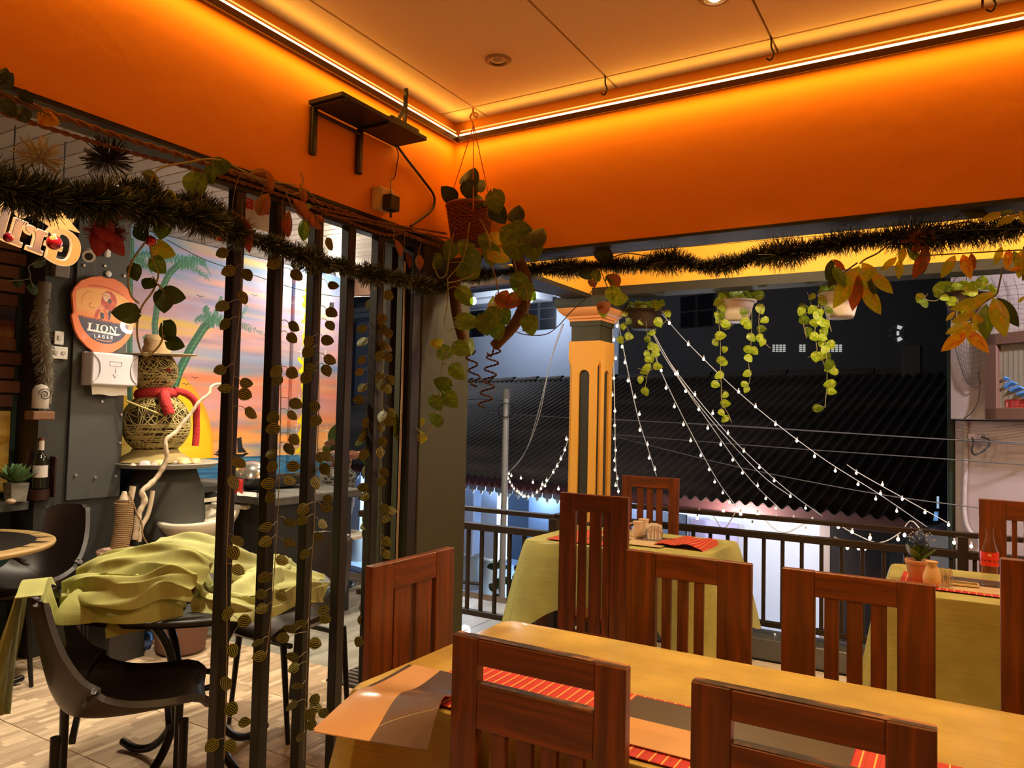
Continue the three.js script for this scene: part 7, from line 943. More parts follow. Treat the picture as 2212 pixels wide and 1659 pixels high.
// ---------------------------------------------------------------- outside: the house across the lane, its neighbours, poles and cables
{
  const A = at(1012, 1030, 16.1), Bq = at(1956, 1127, 10.2), dir = V(Bq.x - A.x, 0, Bq.z - A.z), len = dir.length(); dir.normalize(); const inn = V(-dir.z, 0, dir.x); if (inn.dot(V(cF.x, 0, cF.z)) < 0) inn.negate(); // inn points away from us
  const eY = (A.y + Bq.y) / 2, yaw = Math.atan2(-dir.z, dir.x), G = V(A.x, 0, A.z); // local frame: x along the eave, z towards us
  const hs = (name, label, cat) => thing(name, label, cat, G.clone(), yaw), toLocal = (p) => { const d = p.clone().sub(G); return V(d.dot(dir), d.y, -d.dot(inn)); };
  const X0 = -9, X1 = len + 0.25, fl = -2.35;
  const h = hs('veranda_house', 'low house across the lane with a dark corrugated roof and a lit veranda', 'house');
  const rise = 2.25, depth = 5.2, corr = (x0, x1) => { const n = Math.round((x1 - x0) / 0.19) * 8, ny = 10; return sheet(n, ny, 0.012, (u, v) => { const x = lerp(x0, x1, u), t = 1 - v, lap = (t * 5) % 1 * 0.012; return V(x, eY + 0.05 + rise * t + 0.032 * Math.sin(x / 0.19 * 6.28318) - lap + 0.012, 0.22 - depth * t); }); };
  const roofM = M(C(0.13, 0.095, 0.07), 0.8, { map: rep(concreteMap, 3, 3), bumpMap: rep(roughNoise, 6), bumpScale: 0.01 });
  part(h, 'roof', corr(X0, X1), roofM); part(h, 'roof_back', span(X0, X1, eY + rise - 0.1, eY + rise + 0.04, -depth - 0.3, -depth + 0.1, 0.02), roofM);
  for (let i = 0; i < 22; i++) { const x = X0 + i * 0.92; if (x < X1 - 0.9) part(h, 'ridge_tile', tube([V(x, eY + rise + 0.08, -depth + 0.05), V(x + 0.5, eY + rise + 0.10, -depth + 0.05), V(x + 0.9, eY + rise + 0.12, -depth + 0.05)], 0.12, 8, 10), roofM); }
  const mar = M(C(0.23, 0.095, 0.10), 0.6), vw = M(C(0.62, 0.66, 0.74), 0.6), pinkW = M(C(0.72, 0.62, 0.60), 0.7);
  part(h, 'fascia', span(X0, X1, eY - 0.14, eY + 0.06, 0.06, 0.10, 0.006), mar); part(h, 'fascia', span(X0, X1, eY + 0.03, eY + 0.075, 0.10, 0.125, 0.006), mar); part(h, 'gutter', span(X0, X1, eY - 0.155, eY - 0.135, 0.03, 0.13, 0.004), mar);
  for (let i = 0; i < 46; i++) { const x = X0 + 0.1 + i * 0.26; if (x > 4.4) break; const s = new THREE.Shape(); s.moveTo(-0.125, 0.06); s.lineTo(0.125, 0.06); s.lineTo(0.125, 0); s.quadraticCurveTo(0.1, -0.06, 0.05, -0.05); s.quadraticCurveTo(0.03, -0.11, 0, -0.13); s.quadraticCurveTo(-0.03, -0.11, -0.05, -0.05); s.quadraticCurveTo(-0.1, -0.06, -0.125, 0); for (const [hx, hy] of [[0, -0.05], [-0.07, 0.0], [0.07, 0.0]]) { const p = new THREE.Path(); p.absarc(hx, hy, 0.018, 0, 6.28, true); s.holes.push(p); } part(h, 'valance_scallop', new THREE.ExtrudeGeometry(s, { depth: 0.012, bevelEnabled: false, curveSegments: 6 }).translate(x, eY - 0.21, 0.05), vw); }
  for (const [x, w] of [[-0.32, 0.42], [0.36, 0.5], [-4.5, 0.45], [9.0, 0.4]]) { part(h, 'post', span(x - w / 2, x + w / 2, fl + 0.75, eY - 0.1, -0.62, -0.28, 0.02), vw); part(h, 'post_base', lathe([[0, 0.78], [w * 0.62, 0.78], [w * 0.58, 0.72], [w * 0.5, 0.7], [w * 0.52, 0], [0, 0]], 8).translate(x, fl, -0.45), M(C(0.45, 0.42, 0.34), 0.7)); }
  part(h, 'floor_slab', span(X0, X1 - 1.4, fl - 0.14, fl, -3.1, 0.05, 0.02), M(C(0.62, 0.68, 0.78), 0.35)); part(h, 'step', span(X0, X1 - 3, fl - 0.42, fl - 0.14, -0.3, 0.32, 0.02), M(C(0.10, 0.12, 0.15), 0.6));
  part(h, 'rear_wall', span(X0, X1, fl, eY + 0.9, -3.2, -3.05), M(C(0.56, 0.64, 0.76), 0.7)); part(h, 'side_wall', span(X1 - 1.5, X1 - 1.35, fl, eY + 0.2, -3.05, -0.25), pinkW); part(h, 'front_wall', span(len - 4.3, len - 1.4, fl, eY - 0.1, -1.5, -1.38, 0.01), vw); part(h, 'ceiling_board', span(X0, X1, eY - 0.05, eY - 0.02, -3.1, 0.02), vw);
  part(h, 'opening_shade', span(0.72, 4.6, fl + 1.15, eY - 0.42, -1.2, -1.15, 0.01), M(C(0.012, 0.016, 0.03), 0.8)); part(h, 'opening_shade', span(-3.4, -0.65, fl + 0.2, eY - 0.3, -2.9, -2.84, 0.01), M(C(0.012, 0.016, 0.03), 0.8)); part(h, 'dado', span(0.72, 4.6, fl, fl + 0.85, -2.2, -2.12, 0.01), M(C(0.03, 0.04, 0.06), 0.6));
  part(h, 'door', span(len - 4.05, len - 3.1, fl, fl + 2.0, -1.37, -1.33, 0.01), M(C(0.50, 0.44, 0.66), 0.5)); part(h, 'lamp_tube', cyl(0.02, 0.02, 1.2, 0, 0, 0, 10).rotateZ(-Math.PI / 2).translate(1.2, eY - 0.13, -1.9), glow(0.7, 0.85, 1, 6)); part(h, 'lamp_tube', cyl(0.02, 0.02, 1.2, 0, 0, 0, 10).rotateZ(-Math.PI / 2).translate(len - 5.0, eY - 0.13, -0.9), glow(0.7, 0.85, 1, 6));
  const w = (x, y, z) => G.clone().addScaledVector(dir, x).addScaledVector(inn, -z).setY(y);
  point(w(1.2, eY - 0.35, -0.75), COOL, L.veranda, 6); point(w(-2.6, eY - 0.35, -0.8), COOL, L.veranda * 0.8, 6); point(w(len - 5.2, eY - 0.3, -0.5), new THREE.Color(0.75, 0.85, 1), L.veranda * 0.55, 6); point(w(len - 2.3, eY - 0.35, 0.35), new THREE.Color(1, 0.88, 0.8), L.veranda * 0.3, 6);
  const fur = (name, label, cat, x, z, t = 0) => thing(name, label, cat, w(x, fl, z), yaw + t), lav = M(C(0.42, 0.26, 0.52), 0.5), mw = M(C(0.16, 0.07, 0.08), 0.6);
  { const b = fur('veranda_bench', 'lavender bench on the lit veranda across the lane', 'bench', len - 4.4, -0.85); part(b, 'seat', bx(1.5, 0.06, 0.5, 0, 0.5, 0, 0.01), lav); part(b, 'back', join([bx(1.5, 0.05, 0.04, 0, 1.0, -0.22, 0.01), bx(0.05, 0.5, 0.04, -0.6, 0.75, -0.22, 0.01), bx(0.05, 0.5, 0.04, 0.1, 0.75, -0.22, 0.01)]), lav); for (const x of [-0.65, 0.65]) part(b, 'leg', prism([[-0.05, 0], [0.05, 0], [0.1, 0.47], [-0.14, 0.47], [-0.06, 0.3]], 0.4, 0.005).translate(x, 0, 0), mw); part(b, 'stretcher', bx(1.3, 0.05, 0.05, 0, 0.2, 0, 0.01), mw); }
  { const b = fur('wooden_stool', 'dark red wooden rack on the lavender bench', 'rack', len - 3.62, -0.8); part(b, 'top', bx(0.4, 0.04, 0.3, 0, 0.86, 0, 0.01), mw); part(b, 'shelf', bx(0.38, 0.03, 0.28, 0, 0.66, 0, 0.01), mw); for (const x of [-0.18, 0.18]) part(b, 'side', bx(0.04, 0.34, 0.28, x, 0.70, 0, 0.01), mw); }
  { const b = fur('garden_bench', 'mauve slab bench behind the wire fence in the lane', 'bench', 0.2, 1.9, 0.25); part(b, 'seat', bx(1.5, 0.12, 0.55, 0, -0.15, 0, 0.02), M(C(0.32, 0.25, 0.40), 0.6)); for (const x of [-0.4, 0.45]) part(b, 'leg', prism([[-0.2, -0.95], [0.2, -0.95], [0.26, -0.2], [-0.3, -0.2]], 0.35, 0.01).translate(x, 0, 0), M(C(0.32, 0.2, 0.24), 0.6)); }
  // ground of the lane
  struct('ground', (() => { const g = span(-30, 30, -3.9, -3.42, -40, -5.2, 0); return uvBox(g); })(), M(C(0.62, 0.62, 0.60), 0.8, { map: rep(concreteMap, 0.4) }));
  const fc = thing('wire_fence', 'chain-link fence along the lane below the railing', 'fence'); const fa = at(985, 1340, 11.3), fb = at(1300, 1372, 10.2), fd = fb.clone().sub(fa), mesh = []; for (let i = 0; i < 56; i++) { const x = i / 40; for (const k of [1, -1]) { const p = fa.clone().addScaledVector(fd, x).setY(-3.42), q = fa.clone().addScaledVector(fd, x + k * 0.42).setY(-2.2); mesh.push(rod(p, q, 0.006, 4)); } } part(fc, 'mesh', join(mesh), M(C(0.30, 0.34, 0.38), 0.4, { metalness: 0.5 })).userData.kind = 'stuff'; for (const x of [0, 0.5, 1, 1.4]) part(fc, 'post', rod(fa.clone().addScaledVector(fd, x).setY(-3.45), fa.clone().addScaledVector(fd, x).setY(-2.1), 0.03, 8), mw);
  const lb = thing('dark_kerb_wall', 'low dark wall in front of the veranda', 'wall', w(0, 0, 0.9), yaw); part(lb, 'block', span(X0, 3.5, -3.42, -2.9, -0.1, 0.1, 0.02), M(C(0.10, 0.11, 0.12), 0.8));
  solo('stair_rail', 'slanted metal hand rail behind the short railing', 'hand rail', join([rod(at(985, 1290, 7.5), at(1085, 1385, 6.9), 0.035, 10), rod(at(985, 1255, 8.2), at(1040, 1262, 8.2), 0.02, 8)]), M(C(0.13, 0.12, 0.115), 0.35, { metalness: 0.6 }));
  const bush = thing('lane_shrub', 'small leafy shrub growing through the wire fence', 'shrub'); const bc = at(1098, 1290, 10.6), bst = []; for (let i = 0; i < 40; i++) { const p = bc.clone().add(V(rr(-0.22, 0.22), rr(-0.45, 0.45), rr(-0.15, 0.15))); putLeaf(bush, LEAF.heart, LM.pothosDark, p, rr(0.09, 0.15), rr(0, 6.28), rr(-0.5, 0.5), rr(-0.8, 0.8)); bst.push(rod(bc.clone().add(V(0, -1.2, 0)), p, 0.004, 3)); } part(bush, 'stem', join(bst), LM.stemDark);
  const po = thing('lamp_pole', 'thin pale metal pole standing in the lane', 'pole'), p0 = at(1094, 850, 8.6); part(po, 'shaft', rod(V(p0.x, -3.42, p0.z), V(p0.x, p0.y - 0.05, p0.z), 0.036, 14), M(C(0.55, 0.58, 0.56), 0.45, { metalness: 0.3 })); part(po, 'cap', rod(V(p0.x, p0.y - 0.06, p0.z), V(p0.x, p0.y + 0.05, p0.z), 0.045, 12), M(C(0.3, 0.3, 0.28), 0.5)); part(po, 'wire_coil', join([tube([at(1094, 870, 8.5), at(1078, 880, 8.5), at(1082, 898, 8.5), at(1100, 900, 8.5), at(1110, 890, 8.5), at(1108, 878, 8.5)], 0.006, 30, 5), tube([at(1094, 872, 8.5), at(1108, 876, 8.5), at(1110, 895, 8.5), at(1102, 905, 8.5)], 0.005, 20, 5)]), Mt.black);

  // upper house behind, blue-grey in the dark
  const UD = 25, ua = at(985, 950, UD + 1.5), ub = at(1336, 950, UD - 3), u0 = thing('upper_house', 'blue-grey upper storey of the house behind the corrugated roof', 'house', V(ua.x, 0, ua.z), Math.atan2(-(ub.z - ua.z), ub.x - ua.x)), uw = Math.hypot(ub.x - ua.x, ub.z - ua.z), yA = (py) => EYE + (904 - py) / FOC * (UD - 0.5), ux = (px) => (px - 985) / 351 * uw, blue = M(C(0.36, 0.40, 0.50), 0.75, { bumpMap: plasterBump, bumpScale: 0.02 });
  part(u0, 'wall', span(-6, uw + 0.6, -3.4, yA(610), -0.4, 0, 0.02), blue); part(u0, 'eave', span(-6, ux(1205), yA(662), yA(648), 0, 0.9, 0.02), M(C(0.55, 0.56, 0.6), 0.6)); part(u0, 'eave', span(-6, ux(1180), yA(652), yA(640), 0, 1.2, 0.02), M(C(0.55, 0.56, 0.6), 0.6));
  const darkGlass = M(C(0.006, 0.007, 0.01), 0.25); const win = (g, x0, x1, y0, y1, nx, ny, z = 0.02) => { const f = part(g, 'window', span(x0, x1, y0, y1, z - 0.05, z, 0.004), M(C(0.012, 0.012, 0.014), 0.6)); for (let i = 0; i < nx; i++) for (let k = 0; k < ny; k++) part(f, 'pane', span(lerp(x0, x1, (i + 0.08) / nx), lerp(x0, x1, (i + 0.92) / nx), lerp(y0, y1, (k + 0.06) / ny), lerp(y0, y1, (k + 0.94) / ny), z, z + 0.02, 0.003), darkGlass); return f; };
  win(u0, ux(1140), ux(1212), yA(720), yA(652), 2, 3); win(u0, ux(985), ux(1050), yA(725), yA(664), 2, 2);
  const ulp = at(1022, 650, 22.5), ul = thing('wall_lamp', 'bare bulb glowing under the eave of the blue-grey house', 'lamp', ulp); part(ul, 'bulb', ball(0.10, 0, 0, 0, 1, 1.2, 1, 14), glow(1, 0.95, 0.85, 12)); part(ul, 'holder', cyl(0.04, 0.04, 0.12, 0, 0.1, 0, 10), Mt.black); point(ulp.clone().add(V(0, 0, 0)), new THREE.Color(0.7, 0.82, 1), L.house, 8); point(at(1145, 648, 22.6), new THREE.Color(0.75, 0.85, 1), L.house * 0.7, 8);
  const ul2 = thing('wall_lamp', 'second bare bulb glowing under the pale eave boards', 'lamp', at(1145, 648, 22.6)); part(ul2, 'bulb', ball(0.09, 0, 0, 0, 1, 1, 1, 14), glow(1, 0.95, 0.85, 12)); part(ul2, 'holder', cyl(0.04, 0.04, 0.12, 0, 0.08, 0, 10), Mt.black);
  // dark building above the roof
  const DD = 18.5, da = at(1333, 900, DD + 1.6), db = at(2060, 900, DD - 4.2), dk = thing('dark_building', 'unlit dark building behind the hanging pots with lit ventilation holes', 'building', V(da.x, 0, da.z), Math.atan2(-(db.z - da.z), db.x - da.x)), dw = Math.hypot(db.x - da.x, db.z - da.z), dpos = (px, py) => { const n = V(db.z - da.z, 0, -(db.x - da.x)).normalize(), r = ray(px, py), t = (da.clone().setY(EYE).sub(V(0, EYE, 0)).dot(n)) / r.dot(n), q = V(0, EYE, 0).addScaledVector(r, t); return [Math.hypot(q.x - da.x, q.z - da.z), q.y]; };
  part(dk, 'wall', span(0, dw + 1, -3.4, 7, -0.5, 0, 0.02), M(C(0.065, 0.06, 0.065), 0.8, { bumpMap: plasterBump, bumpScale: 0.02 }));
  { const [x0, y0] = dpos(1468, 710), [x1, y1] = dpos(1545, 650); win(dk, x0, x1, y0, y1 + 0.2, 2, 2); }
  { const [x0, y0] = dpos(1948, 900), [x1, y1] = dpos(1990, 745); part(dk, 'shutter', span(x0, x1, y0 + 0.8, y1, 0, 0.05, 0.01), M(C(0.09, 0.075, 0.05), 0.7)); }
  const ventG = glow(0.9, 0.9, 0.85, 0.55); for (const [a, b, n] of [[1668, 1698, 4], [1726, 1741, 2], [1786, 1820, 4]]) for (let r = 0; r < 4; r++) for (let i = 0; i < n * 1.0; i++) { const [x, y] = dpos(lerp(a, b, (i + 0.5) / n), 746 + r * 4.2); part(dk, 'vent_light', bx(0.055, 0.028, 0.03, x, y, 0.0, 0), ventG); }
  for (let i = 0; i < 8; i++) { const a = i * Math.PI / 4 + 0.39, [x, y] = dpos(1938 + Math.cos(a) * 15, 720 + Math.sin(a) * 14); part(dk, 'vent_light', prism([[-0.05, -0.03], [0.05, -0.03], [0.03, 0.04], [-0.03, 0.04]], 0.03).rotateZ(-a + Math.PI / 2).translate(x, y, 0.01), i === 6 || i === 1 ? ventG : M(C(0.11, 0.11, 0.115), 0.7)); } { const [x, y] = dpos(1940, 720); part(dk, 'vent_light', bx(0.04, 0.08, 0.03, x, y, 0.01, 0), ventG); }

  // pale house on the far side of the lane, close to the balcony
  const R0 = 6.4, ra = at(2062, 905, R0), rb = at(2300, 905, R0 - 0.9), rh = thing('pale_house', 'pale pinkish-white neighbouring house with a brown window', 'house', V(ra.x, 0, ra.z), Math.atan2(-(rb.z - ra.z), rb.x - ra.x)), rv = V(rb.x - ra.x, 0, rb.z - ra.z).normalize(), rn = V(-rv.z, 0, rv.x), rp = (px, py, off = 0) => { const r = ray(px, py), o = ra.clone().setY(EYE).addScaledVector(rn, off), t = o.sub(V(0, EYE, 0)).dot(rn) / r.dot(rn), q = V(0, EYE, 0).addScaledVector(r, t); return [q.clone().sub(ra).setY(0).dot(rv), q.y]; };
  const sgn = rn.dot(V(0, 0, 1)) > 0 ? 1 : -1, pk = M(C(0.66, 0.56, 0.60), 0.75, { bumpMap: plasterBump, bumpScale: 0.006 }), pk2 = M(C(0.62, 0.55, 0.55), 0.75, { bumpMap: plasterBump, bumpScale: 0.006 });
  const Z = (v) => v * -1 * -1; // local z looks to us
  part(rh, 'wall', span(0.0, 4, -3.4, rp(2062, 908)[1], -1.2, 0, 0.01), pk); const up0 = rp(2052, 700, 0.12)[0], upY = rp(2060, 906, 0.12)[1]; part(rh, 'upper_wall', span(up0, 4, upY, 5.2, -1.2, 0.12, 0.01), pk2);
  part(rh, 'corner_pipe', cyl(0.035, 0.035, 6.4, -0.045, -3.4, -0.02, 12), M(C(0.03, 0.05, 0.035), 0.6)); part(rh, 'side_wall', span(-0.1, -0.01, -3.4, 5, -1.2, -0.1, 0.01), M(C(0.02, 0.026, 0.02), 0.7));
  { const [x0, y0] = rp(2134, 906, 0.14), [x1, y1] = rp(2240, 712, 0.14), fm = M(C(0.16, 0.085, 0.06), 0.6), f = part(rh, 'window', join([span(x0, x0 + 0.10, y0, y1, 0.1, 0.17, 0.006), span(x0, x1 + 0.4, y0, y0 + 0.09, 0.1, 0.17, 0.006), span(x0, x1 + 0.4, y1 - 0.09, y1, 0.1, 0.17, 0.006)]), fm); part(f, 'pane', span(x0 + 0.1, x1 + 0.4, y0 + 0.09, y1 - 0.09, 0.125, 0.13, 0), M(C(0.34, 0.32, 0.24), 0.25)); const [sx, sy] = rp(2166, 885, 0.16), [s2, s3] = rp(2212, 862, 0.16);
    const red = canvasTex(256, 128, (g) => { g.fillStyle = '#a3231f'; g.fillRect(0, 0, 256, 128); g.fillStyle = '#e6c4b8'; g.save(); g.translate(30, 118); g.rotate(-Math.PI / 2); g.font = 'bold 26px sans-serif'; g.fillText('V FREE', 0, 0); g.restore(); g.fillStyle = '#c96a60'; for (let i = 0; i < 5; i++) g.fillRect(70, 24 + i * 18, 140, 5); }); const q = new THREE.PlaneGeometry(s2 - sx, s3 - sy).translate((sx + s2) / 2, (sy + s3) / 2, 0.134); part(f, 'sticker', q, M(0xffffff, 0.5, { map: red }), 'red sticker inside the pane');
    part(f, 'blue_bag', sheet(12, 6, 0.01, (u, v) => { const [x, y] = rp(2166 + u * 50, 812 + u * 34 + v * (26 - 8 * u), 0.16); return V(x, y, 0.14 + 0.015 * Math.sin(u * 20 + v * 9)); }), M(C(0.10, 0.32, 0.85), 0.35)); }
  part(rh, 'drain_pipe', tube([V(rp(2092, 912)[0], rp(2092, 912)[1], 0.03), V(rp(2092, 1000)[0], rp(2092, 1000)[1], 0.03), V(rp(2091, 1120)[0], rp(2091, 1120)[1], 0.03), V(rp(2100, 1145)[0], rp(2100, 1145)[1], 0.03), V(rp(2125, 1170)[0], rp(2125, 1170)[1], 0.03)], 0.018, 40, 8), M(C(0.55, 0.5, 0.5), 0.5));
  { const nb = thing('bird_net', 'torn dark bird net hanging on the pale house wall', 'net'), ng = [], pt = (x, y) => { const [lx, ly] = rp(x, y, 0.15); return ra.clone().setY(0).addScaledVector(rv, lx).addScaledVector(rn, 0.15 ).setY(ly); }, ln = (a, r = 0.0014) => ng.push(tube(a.map(([x, y]) => pt(x, y)), r, a.length * 6, 4)); ln([[2062, 745], [2075, 790], [2090, 825], [2110, 838], [2117, 830], [2112, 800]], 0.004); ln([[2117, 838], [2112, 870], [2100, 890], [2082, 905]], 0.004); for (let i = 0; i < 9; i++) ln([[2066 + i * 7, 720 + i], [2076 + i * 5, 780], [2092 + i * 3, 828]]); for (let i = 0; i < 8; i++) ln([[2064 + i * 2, 740 + i * 11], [2090, 752 + i * 11], [2125, 742 + i * 12]]); for (let i = 0; i < 6; i++) ln([[2070 + i * 24, 600], [2080 + i * 24, 640], [2072 + i * 25, 690]]); for (let i = 0; i < 5; i++) ln([[2060, 615 + i * 16], [2130, 622 + i * 18], [2230, 612 + i * 22]]); for (let i = 0; i < 9; i++) ln([[2140 + i * 12, 640], [2146 + i * 11, 760], [2142 + i * 12, 900]], 0.001); for (let i = 0; i < 5; i++) ln([[2066, 915 + i * 8], [2120, 925 + i * 7], [2230, 914 + i * 6]], 0.0012); part(nb, 'netting', join(ng), M(C(0.06, 0.045, 0.035), 0.9)).userData.kind = 'stuff'; }
  { const cb = thing('cable_clamp', 'rusty cable clamp with a black loop on the pale house', 'clamp'), p = at(2108, 944, R0 - 0.35); part(cb, 'clamp', bx(0.12, 0.05, 0.05, p.x, p.y, p.z, 0.01), M(C(0.16, 0.11, 0.09), 0.7)); part(cb, 'loop', tube([at(2120, 944, 5.95), at(2136, 950, 5.95), at(2136, 962, 5.95), at(2118, 978, 5.95), at(2104, 982, 5.95), at(2099, 972, 5.95), at(2103, 955, 5.95), at(2100, 945, 5.95)], 0.008, 40, 6), Mt.black); }
  // lamps that light the lane: one street lantern outside the picture to the right, one over the roof
  const lantern = (p, to, label, k, ang, col, arm) => { const t = thing('street_lantern', label, 'lamp', p); part(t, 'head', lathe([[0, 0.1], [0.06, 0.09], [0.12, 0], [0.1, 0]], 20), Mt.black); part(t, 'lens_bulb', ball(0.06, 0, 0, 0, 1, 0.7, 1, 14), glow(1, 0.9, 0.85, 10)); part(t, 'arm', arm === 'pole' ? rod(V(0, 0.08, 0), V(0, -3.4 - p.y, 0.0), 0.03, 8).translate(0.12, 0, 0) : rod(V(0, 0.08, 0), V(0.05, 0.15, 0.27), 0.012, 8), Mt.black); spot(p.x, p.y - 0.08, p.z, to.x, to.y, to.z, col, k, ang, 0.8, 4); };
  lantern(V(1.3, 2.95, -5.3), at(2140, 950, 5.8), 'wall lantern on the outer side of the balcony beam, hidden by the beam', L.street, 1.3, new THREE.Color(1, 0.86, 0.9));
  lantern(V(-6.4, 5.2, -9.0), at(1250, 900, 20), 'street lantern over the lane above the picture', L.street * 1.4, 1.2, new THREE.Color(0.9, 0.88, 0.9), 'pole');
}
// ---------------------------------------------------------------- power cables and fairy lights
{
  const cab = (label, pts, r, m) => solo('power_cable', label, 'cable', tube(pts.map(([x, y, d]) => at(x, y, d)), r, 40, 5), m), gm = M(C(0.16, 0.16, 0.17), 0.6);
  cab('grey power cable crossing behind the column toward the pale house', [[960, 884, 9], [1220, 902, 8.6], [1560, 918, 7.6], [1900, 940, 6.6], [2240, 962, 5.6]], 0.005, gm);
  cab('second, slightly lower power cable near the pale house', [[1316, 905, 8], [1700, 928, 7], [2060, 950, 6.1], [2240, 958, 5.5]], 0.005, gm);
  cab('thin power cable along the middle of the dark roof', [[1316, 938, 8.2], [1700, 968, 7.1], [2060, 993, 6.1], [2240, 1006, 5.5]], 0.005, gm);
  cab('thin lowest power cable ending behind the chair at the pale house', [[1316, 940, 8.4], [1600, 1010, 7.2], [1900, 1068, 6.3], [2120, 1098, 5.8]], 0.005, gm);
  cab('faint power cable from the lane pole to the upper house', [[1094, 866, 8.6], [1040, 862, 10], [960, 866, 12]], 0.006, gm);
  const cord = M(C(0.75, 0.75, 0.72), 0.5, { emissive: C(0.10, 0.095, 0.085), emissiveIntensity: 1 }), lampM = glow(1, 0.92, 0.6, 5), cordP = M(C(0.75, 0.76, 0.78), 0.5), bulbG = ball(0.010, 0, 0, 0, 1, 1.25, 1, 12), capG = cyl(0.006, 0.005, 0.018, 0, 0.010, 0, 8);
  const fairy = (label, paths, bulbs, d0, d1, lit = 1) => { const t = thing('fairy_lights', label, 'string lights'); const all = paths.map((p) => p.map(([x, y], i) => at(x, y, lerp(d0, d1, i / (p.length - 1))))); part(t, 'cord', join(all.map((p) => tube(p, 0.0035, 40, 5))), lit ? cord : cordP); const m0 = paths[0], f = (y, x) => { const h = Math.abs(m0[m0.length - 1][1] - m0[0][1]) > Math.abs(m0[m0.length - 1][0] - m0[0][0]); return clamp(h ? (y - m0[0][1]) / (m0[m0.length - 1][1] - m0[0][1]) : (x - m0[0][0]) / (m0[m0.length - 1][0] - m0[0][0]), 0, 1); }; for (const [x, y] of bulbs) { const p = at(x, y, lerp(d0, d1, f(y, x)) - 0.01), b = part(t, 'bulb', bulbG, lampM); b.position.copy(p); const c = part(t, 'bulb_cap', capG, cordP); c.position.copy(p); } return t; };
  const F = (x, y) => [1300 + x / 3.3515, 780 + y / 3.3515], ff = (a) => a.map(([x, y]) => F(x, y)), K = (x, y) => [980 + x / 3.318, 800 + y / 3.318], kk = (a) => a.map(([x, y]) => K(x, y));
  fairy('straight fairy-light strand beside the fluted column', [[[1323, 692], [1325, 760], [1328, 900], [1330, 1000], [1336, 1068]]], [[1326, 734], [1330, 774], [1326, 817], ...ff([[75, 245], [95, 362], [93, 466], [92, 561], [100, 646], [93, 719], [95, 788], [112, 850], [100, 900], [120, 943]])], 5.6, 6.6);
  fairy('second fairy-light strand spreading out from the column', [[[1335, 690], [1345, 745], [1378, 900], [1400, 970], [1418, 1028]]], [[1333, 704], [1344, 749], [1350, 783], ...ff([[190, 142], [240, 260], [272, 385], [276, 500], [330, 604], [343, 702], [384, 783]])], 5.6, 6.6);
  fairy('third fairy-light strand running to the railing behind the far chair', [[[1405, 735], [1425, 795], [1470, 890], [1545, 1030], [1590, 1094]]], ff([[430, 68], [465, 195], [525, 330], [591, 460], [643, 576], [717, 684], [777, 785], [817, 875], [876, 954], [925, 1020]]), 5.6, 6.8);
  fairy('fourth fairy-light strand over the dark roof', [[[1410, 722], [1440, 778], [1540, 925], [1620, 1035], [1692, 1106]]], ff([[534, 92], [607, 218], [702, 350], [767, 485], [861, 605], [948, 716], [1018, 810], [1128, 902], [1187, 995], [1260, 1065]]), 5.6, 6.8);
  fairy('fifth fairy-light strand with doubled cord over the dark roof', [[[1412, 720], [1452, 790], [1570, 935], [1690, 1050], [1776, 1115]], [[1412, 722], [1475, 828], [1560, 935], [1650, 1030], [1708, 1072]]], ff([[548, 92], [674, 243], [803, 378], [913, 522], [1028, 652], [1141, 770], [1248, 866], [1365, 980], [1475, 1065]]), 5.6, 6.8);
  fairy('long outer fairy-light strand from the dark pot to the railing post', [[[1425, 672], [1480, 735], [1610, 860], [1770, 985], [1900, 1068], [2002, 1138]]], [[1446, 698], [1487, 744], [1520, 776], ...ff([[990, 222], [1113, 330], [1258, 458], [1412, 578], [1540, 690], [1690, 795], [1855, 892], [1983, 998], [2135, 1086]])], 5.6, 6.4);
  fairy('short outermost fairy-light strand ending at the pale house corner', [[[1830, 1004], [1853, 1020], [1950, 1075], [2052, 1132]]], [[1850, 1022], [1906, 1047], [1949, 1078], [1998, 1107], [2049, 1134], [1902, 1066]], 6.2, 6.0);
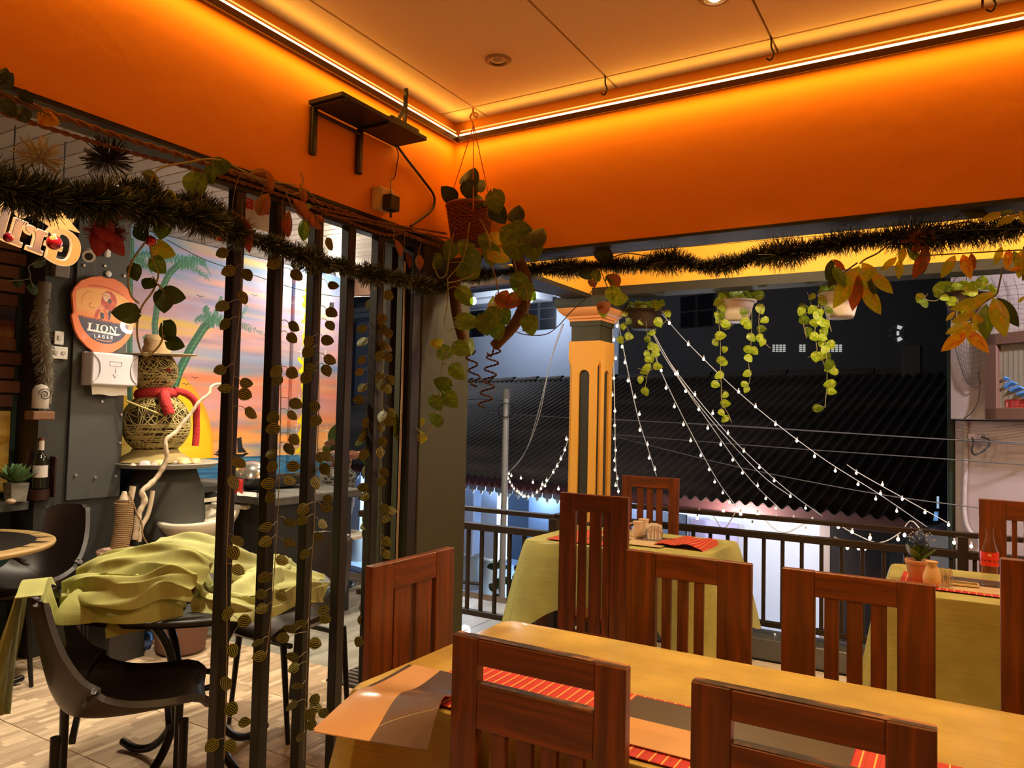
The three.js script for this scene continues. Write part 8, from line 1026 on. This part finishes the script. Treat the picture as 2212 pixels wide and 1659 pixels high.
  fairy('fairy-light loop drooping from the lane pole to the column', [[[1228, 948], [1215, 985], [1195, 1020], [1168, 1058], [1140, 1074], [1112, 1060], [1098, 1035], [1094, 1022]]], kk([[808, 493], [797, 570], [768, 634], [742, 686], [714, 730], [667, 790], [636, 818], [655, 828], [626, 848], [597, 874], [566, 900], [535, 905], [510, 903], [497, 903], [484, 890], [470, 880], [455, 865], [432, 848], [418, 828], [402, 800], [391, 775], [396, 740], [413, 755], [482, 773], [568, 803], [751, 850]]), 6.2, 8.0);
  fairy('unlit doubled white cord slanting from the capital to the lane pole', [[[1215, 700], [1195, 760], [1160, 900], [1135, 975], [1098, 1022]], [[1218, 700], [1190, 780], [1163, 905], [1130, 985], [1096, 1024]]], [], 5.6, 8.2, 0);
  fairy('fairy lights draped along the long railing', [[[1540, 1112], [1562, 1142], [1590, 1105]], [[1640, 1112], [1690, 1150], [1742, 1130]], [[1802, 1128], [1850, 1155], [1900, 1172], [1945, 1150], [1968, 1125], [2000, 1160]], [[1802, 1160], [1840, 1182], [1884, 1180]]], [...ff([[705, 1097], [692, 1135], [1040, 1142], [1090, 1185], [880, 1085], [1005, 1105], [1128, 1110], [1258, 1132], [1388, 1148], [1412, 1188], [1524, 1160], [1513, 1197], [1478, 1228], [1712, 1200], [1812, 1236], [1942, 1280], [1655, 1313], [1778, 1352], [1858, 1355], [1903, 1358], [1955, 1345], [1265, 1272], [1352, 1280]]), [1940, 1165], [1954, 1156], [1968, 1148], [1988, 1168], [2061, 1172], [2098, 1180], [2192, 1194]], 5.05, 4.85);
  const tg = thing('paper_flags', 'two small blue tags hanging on the outermost fairy-light strand', 'tag'); part(tg, 'tag', sheet(2, 4, 0.004, (u, v) => at(2018 + u * 9 - (1 - v) * 2, 1105 + (1 - v) * 20, 6.05)), M(C(0.08, 0.32, 0.8), 0.5)); part(tg, 'tag', sheet(2, 4, 0.004, (u, v) => at(2023 + u * 5, 1072 + (1 - v) * 26, 6.1)), M(C(0.25, 0.5, 0.75), 0.5));
}
renderer.render(scene, camera);
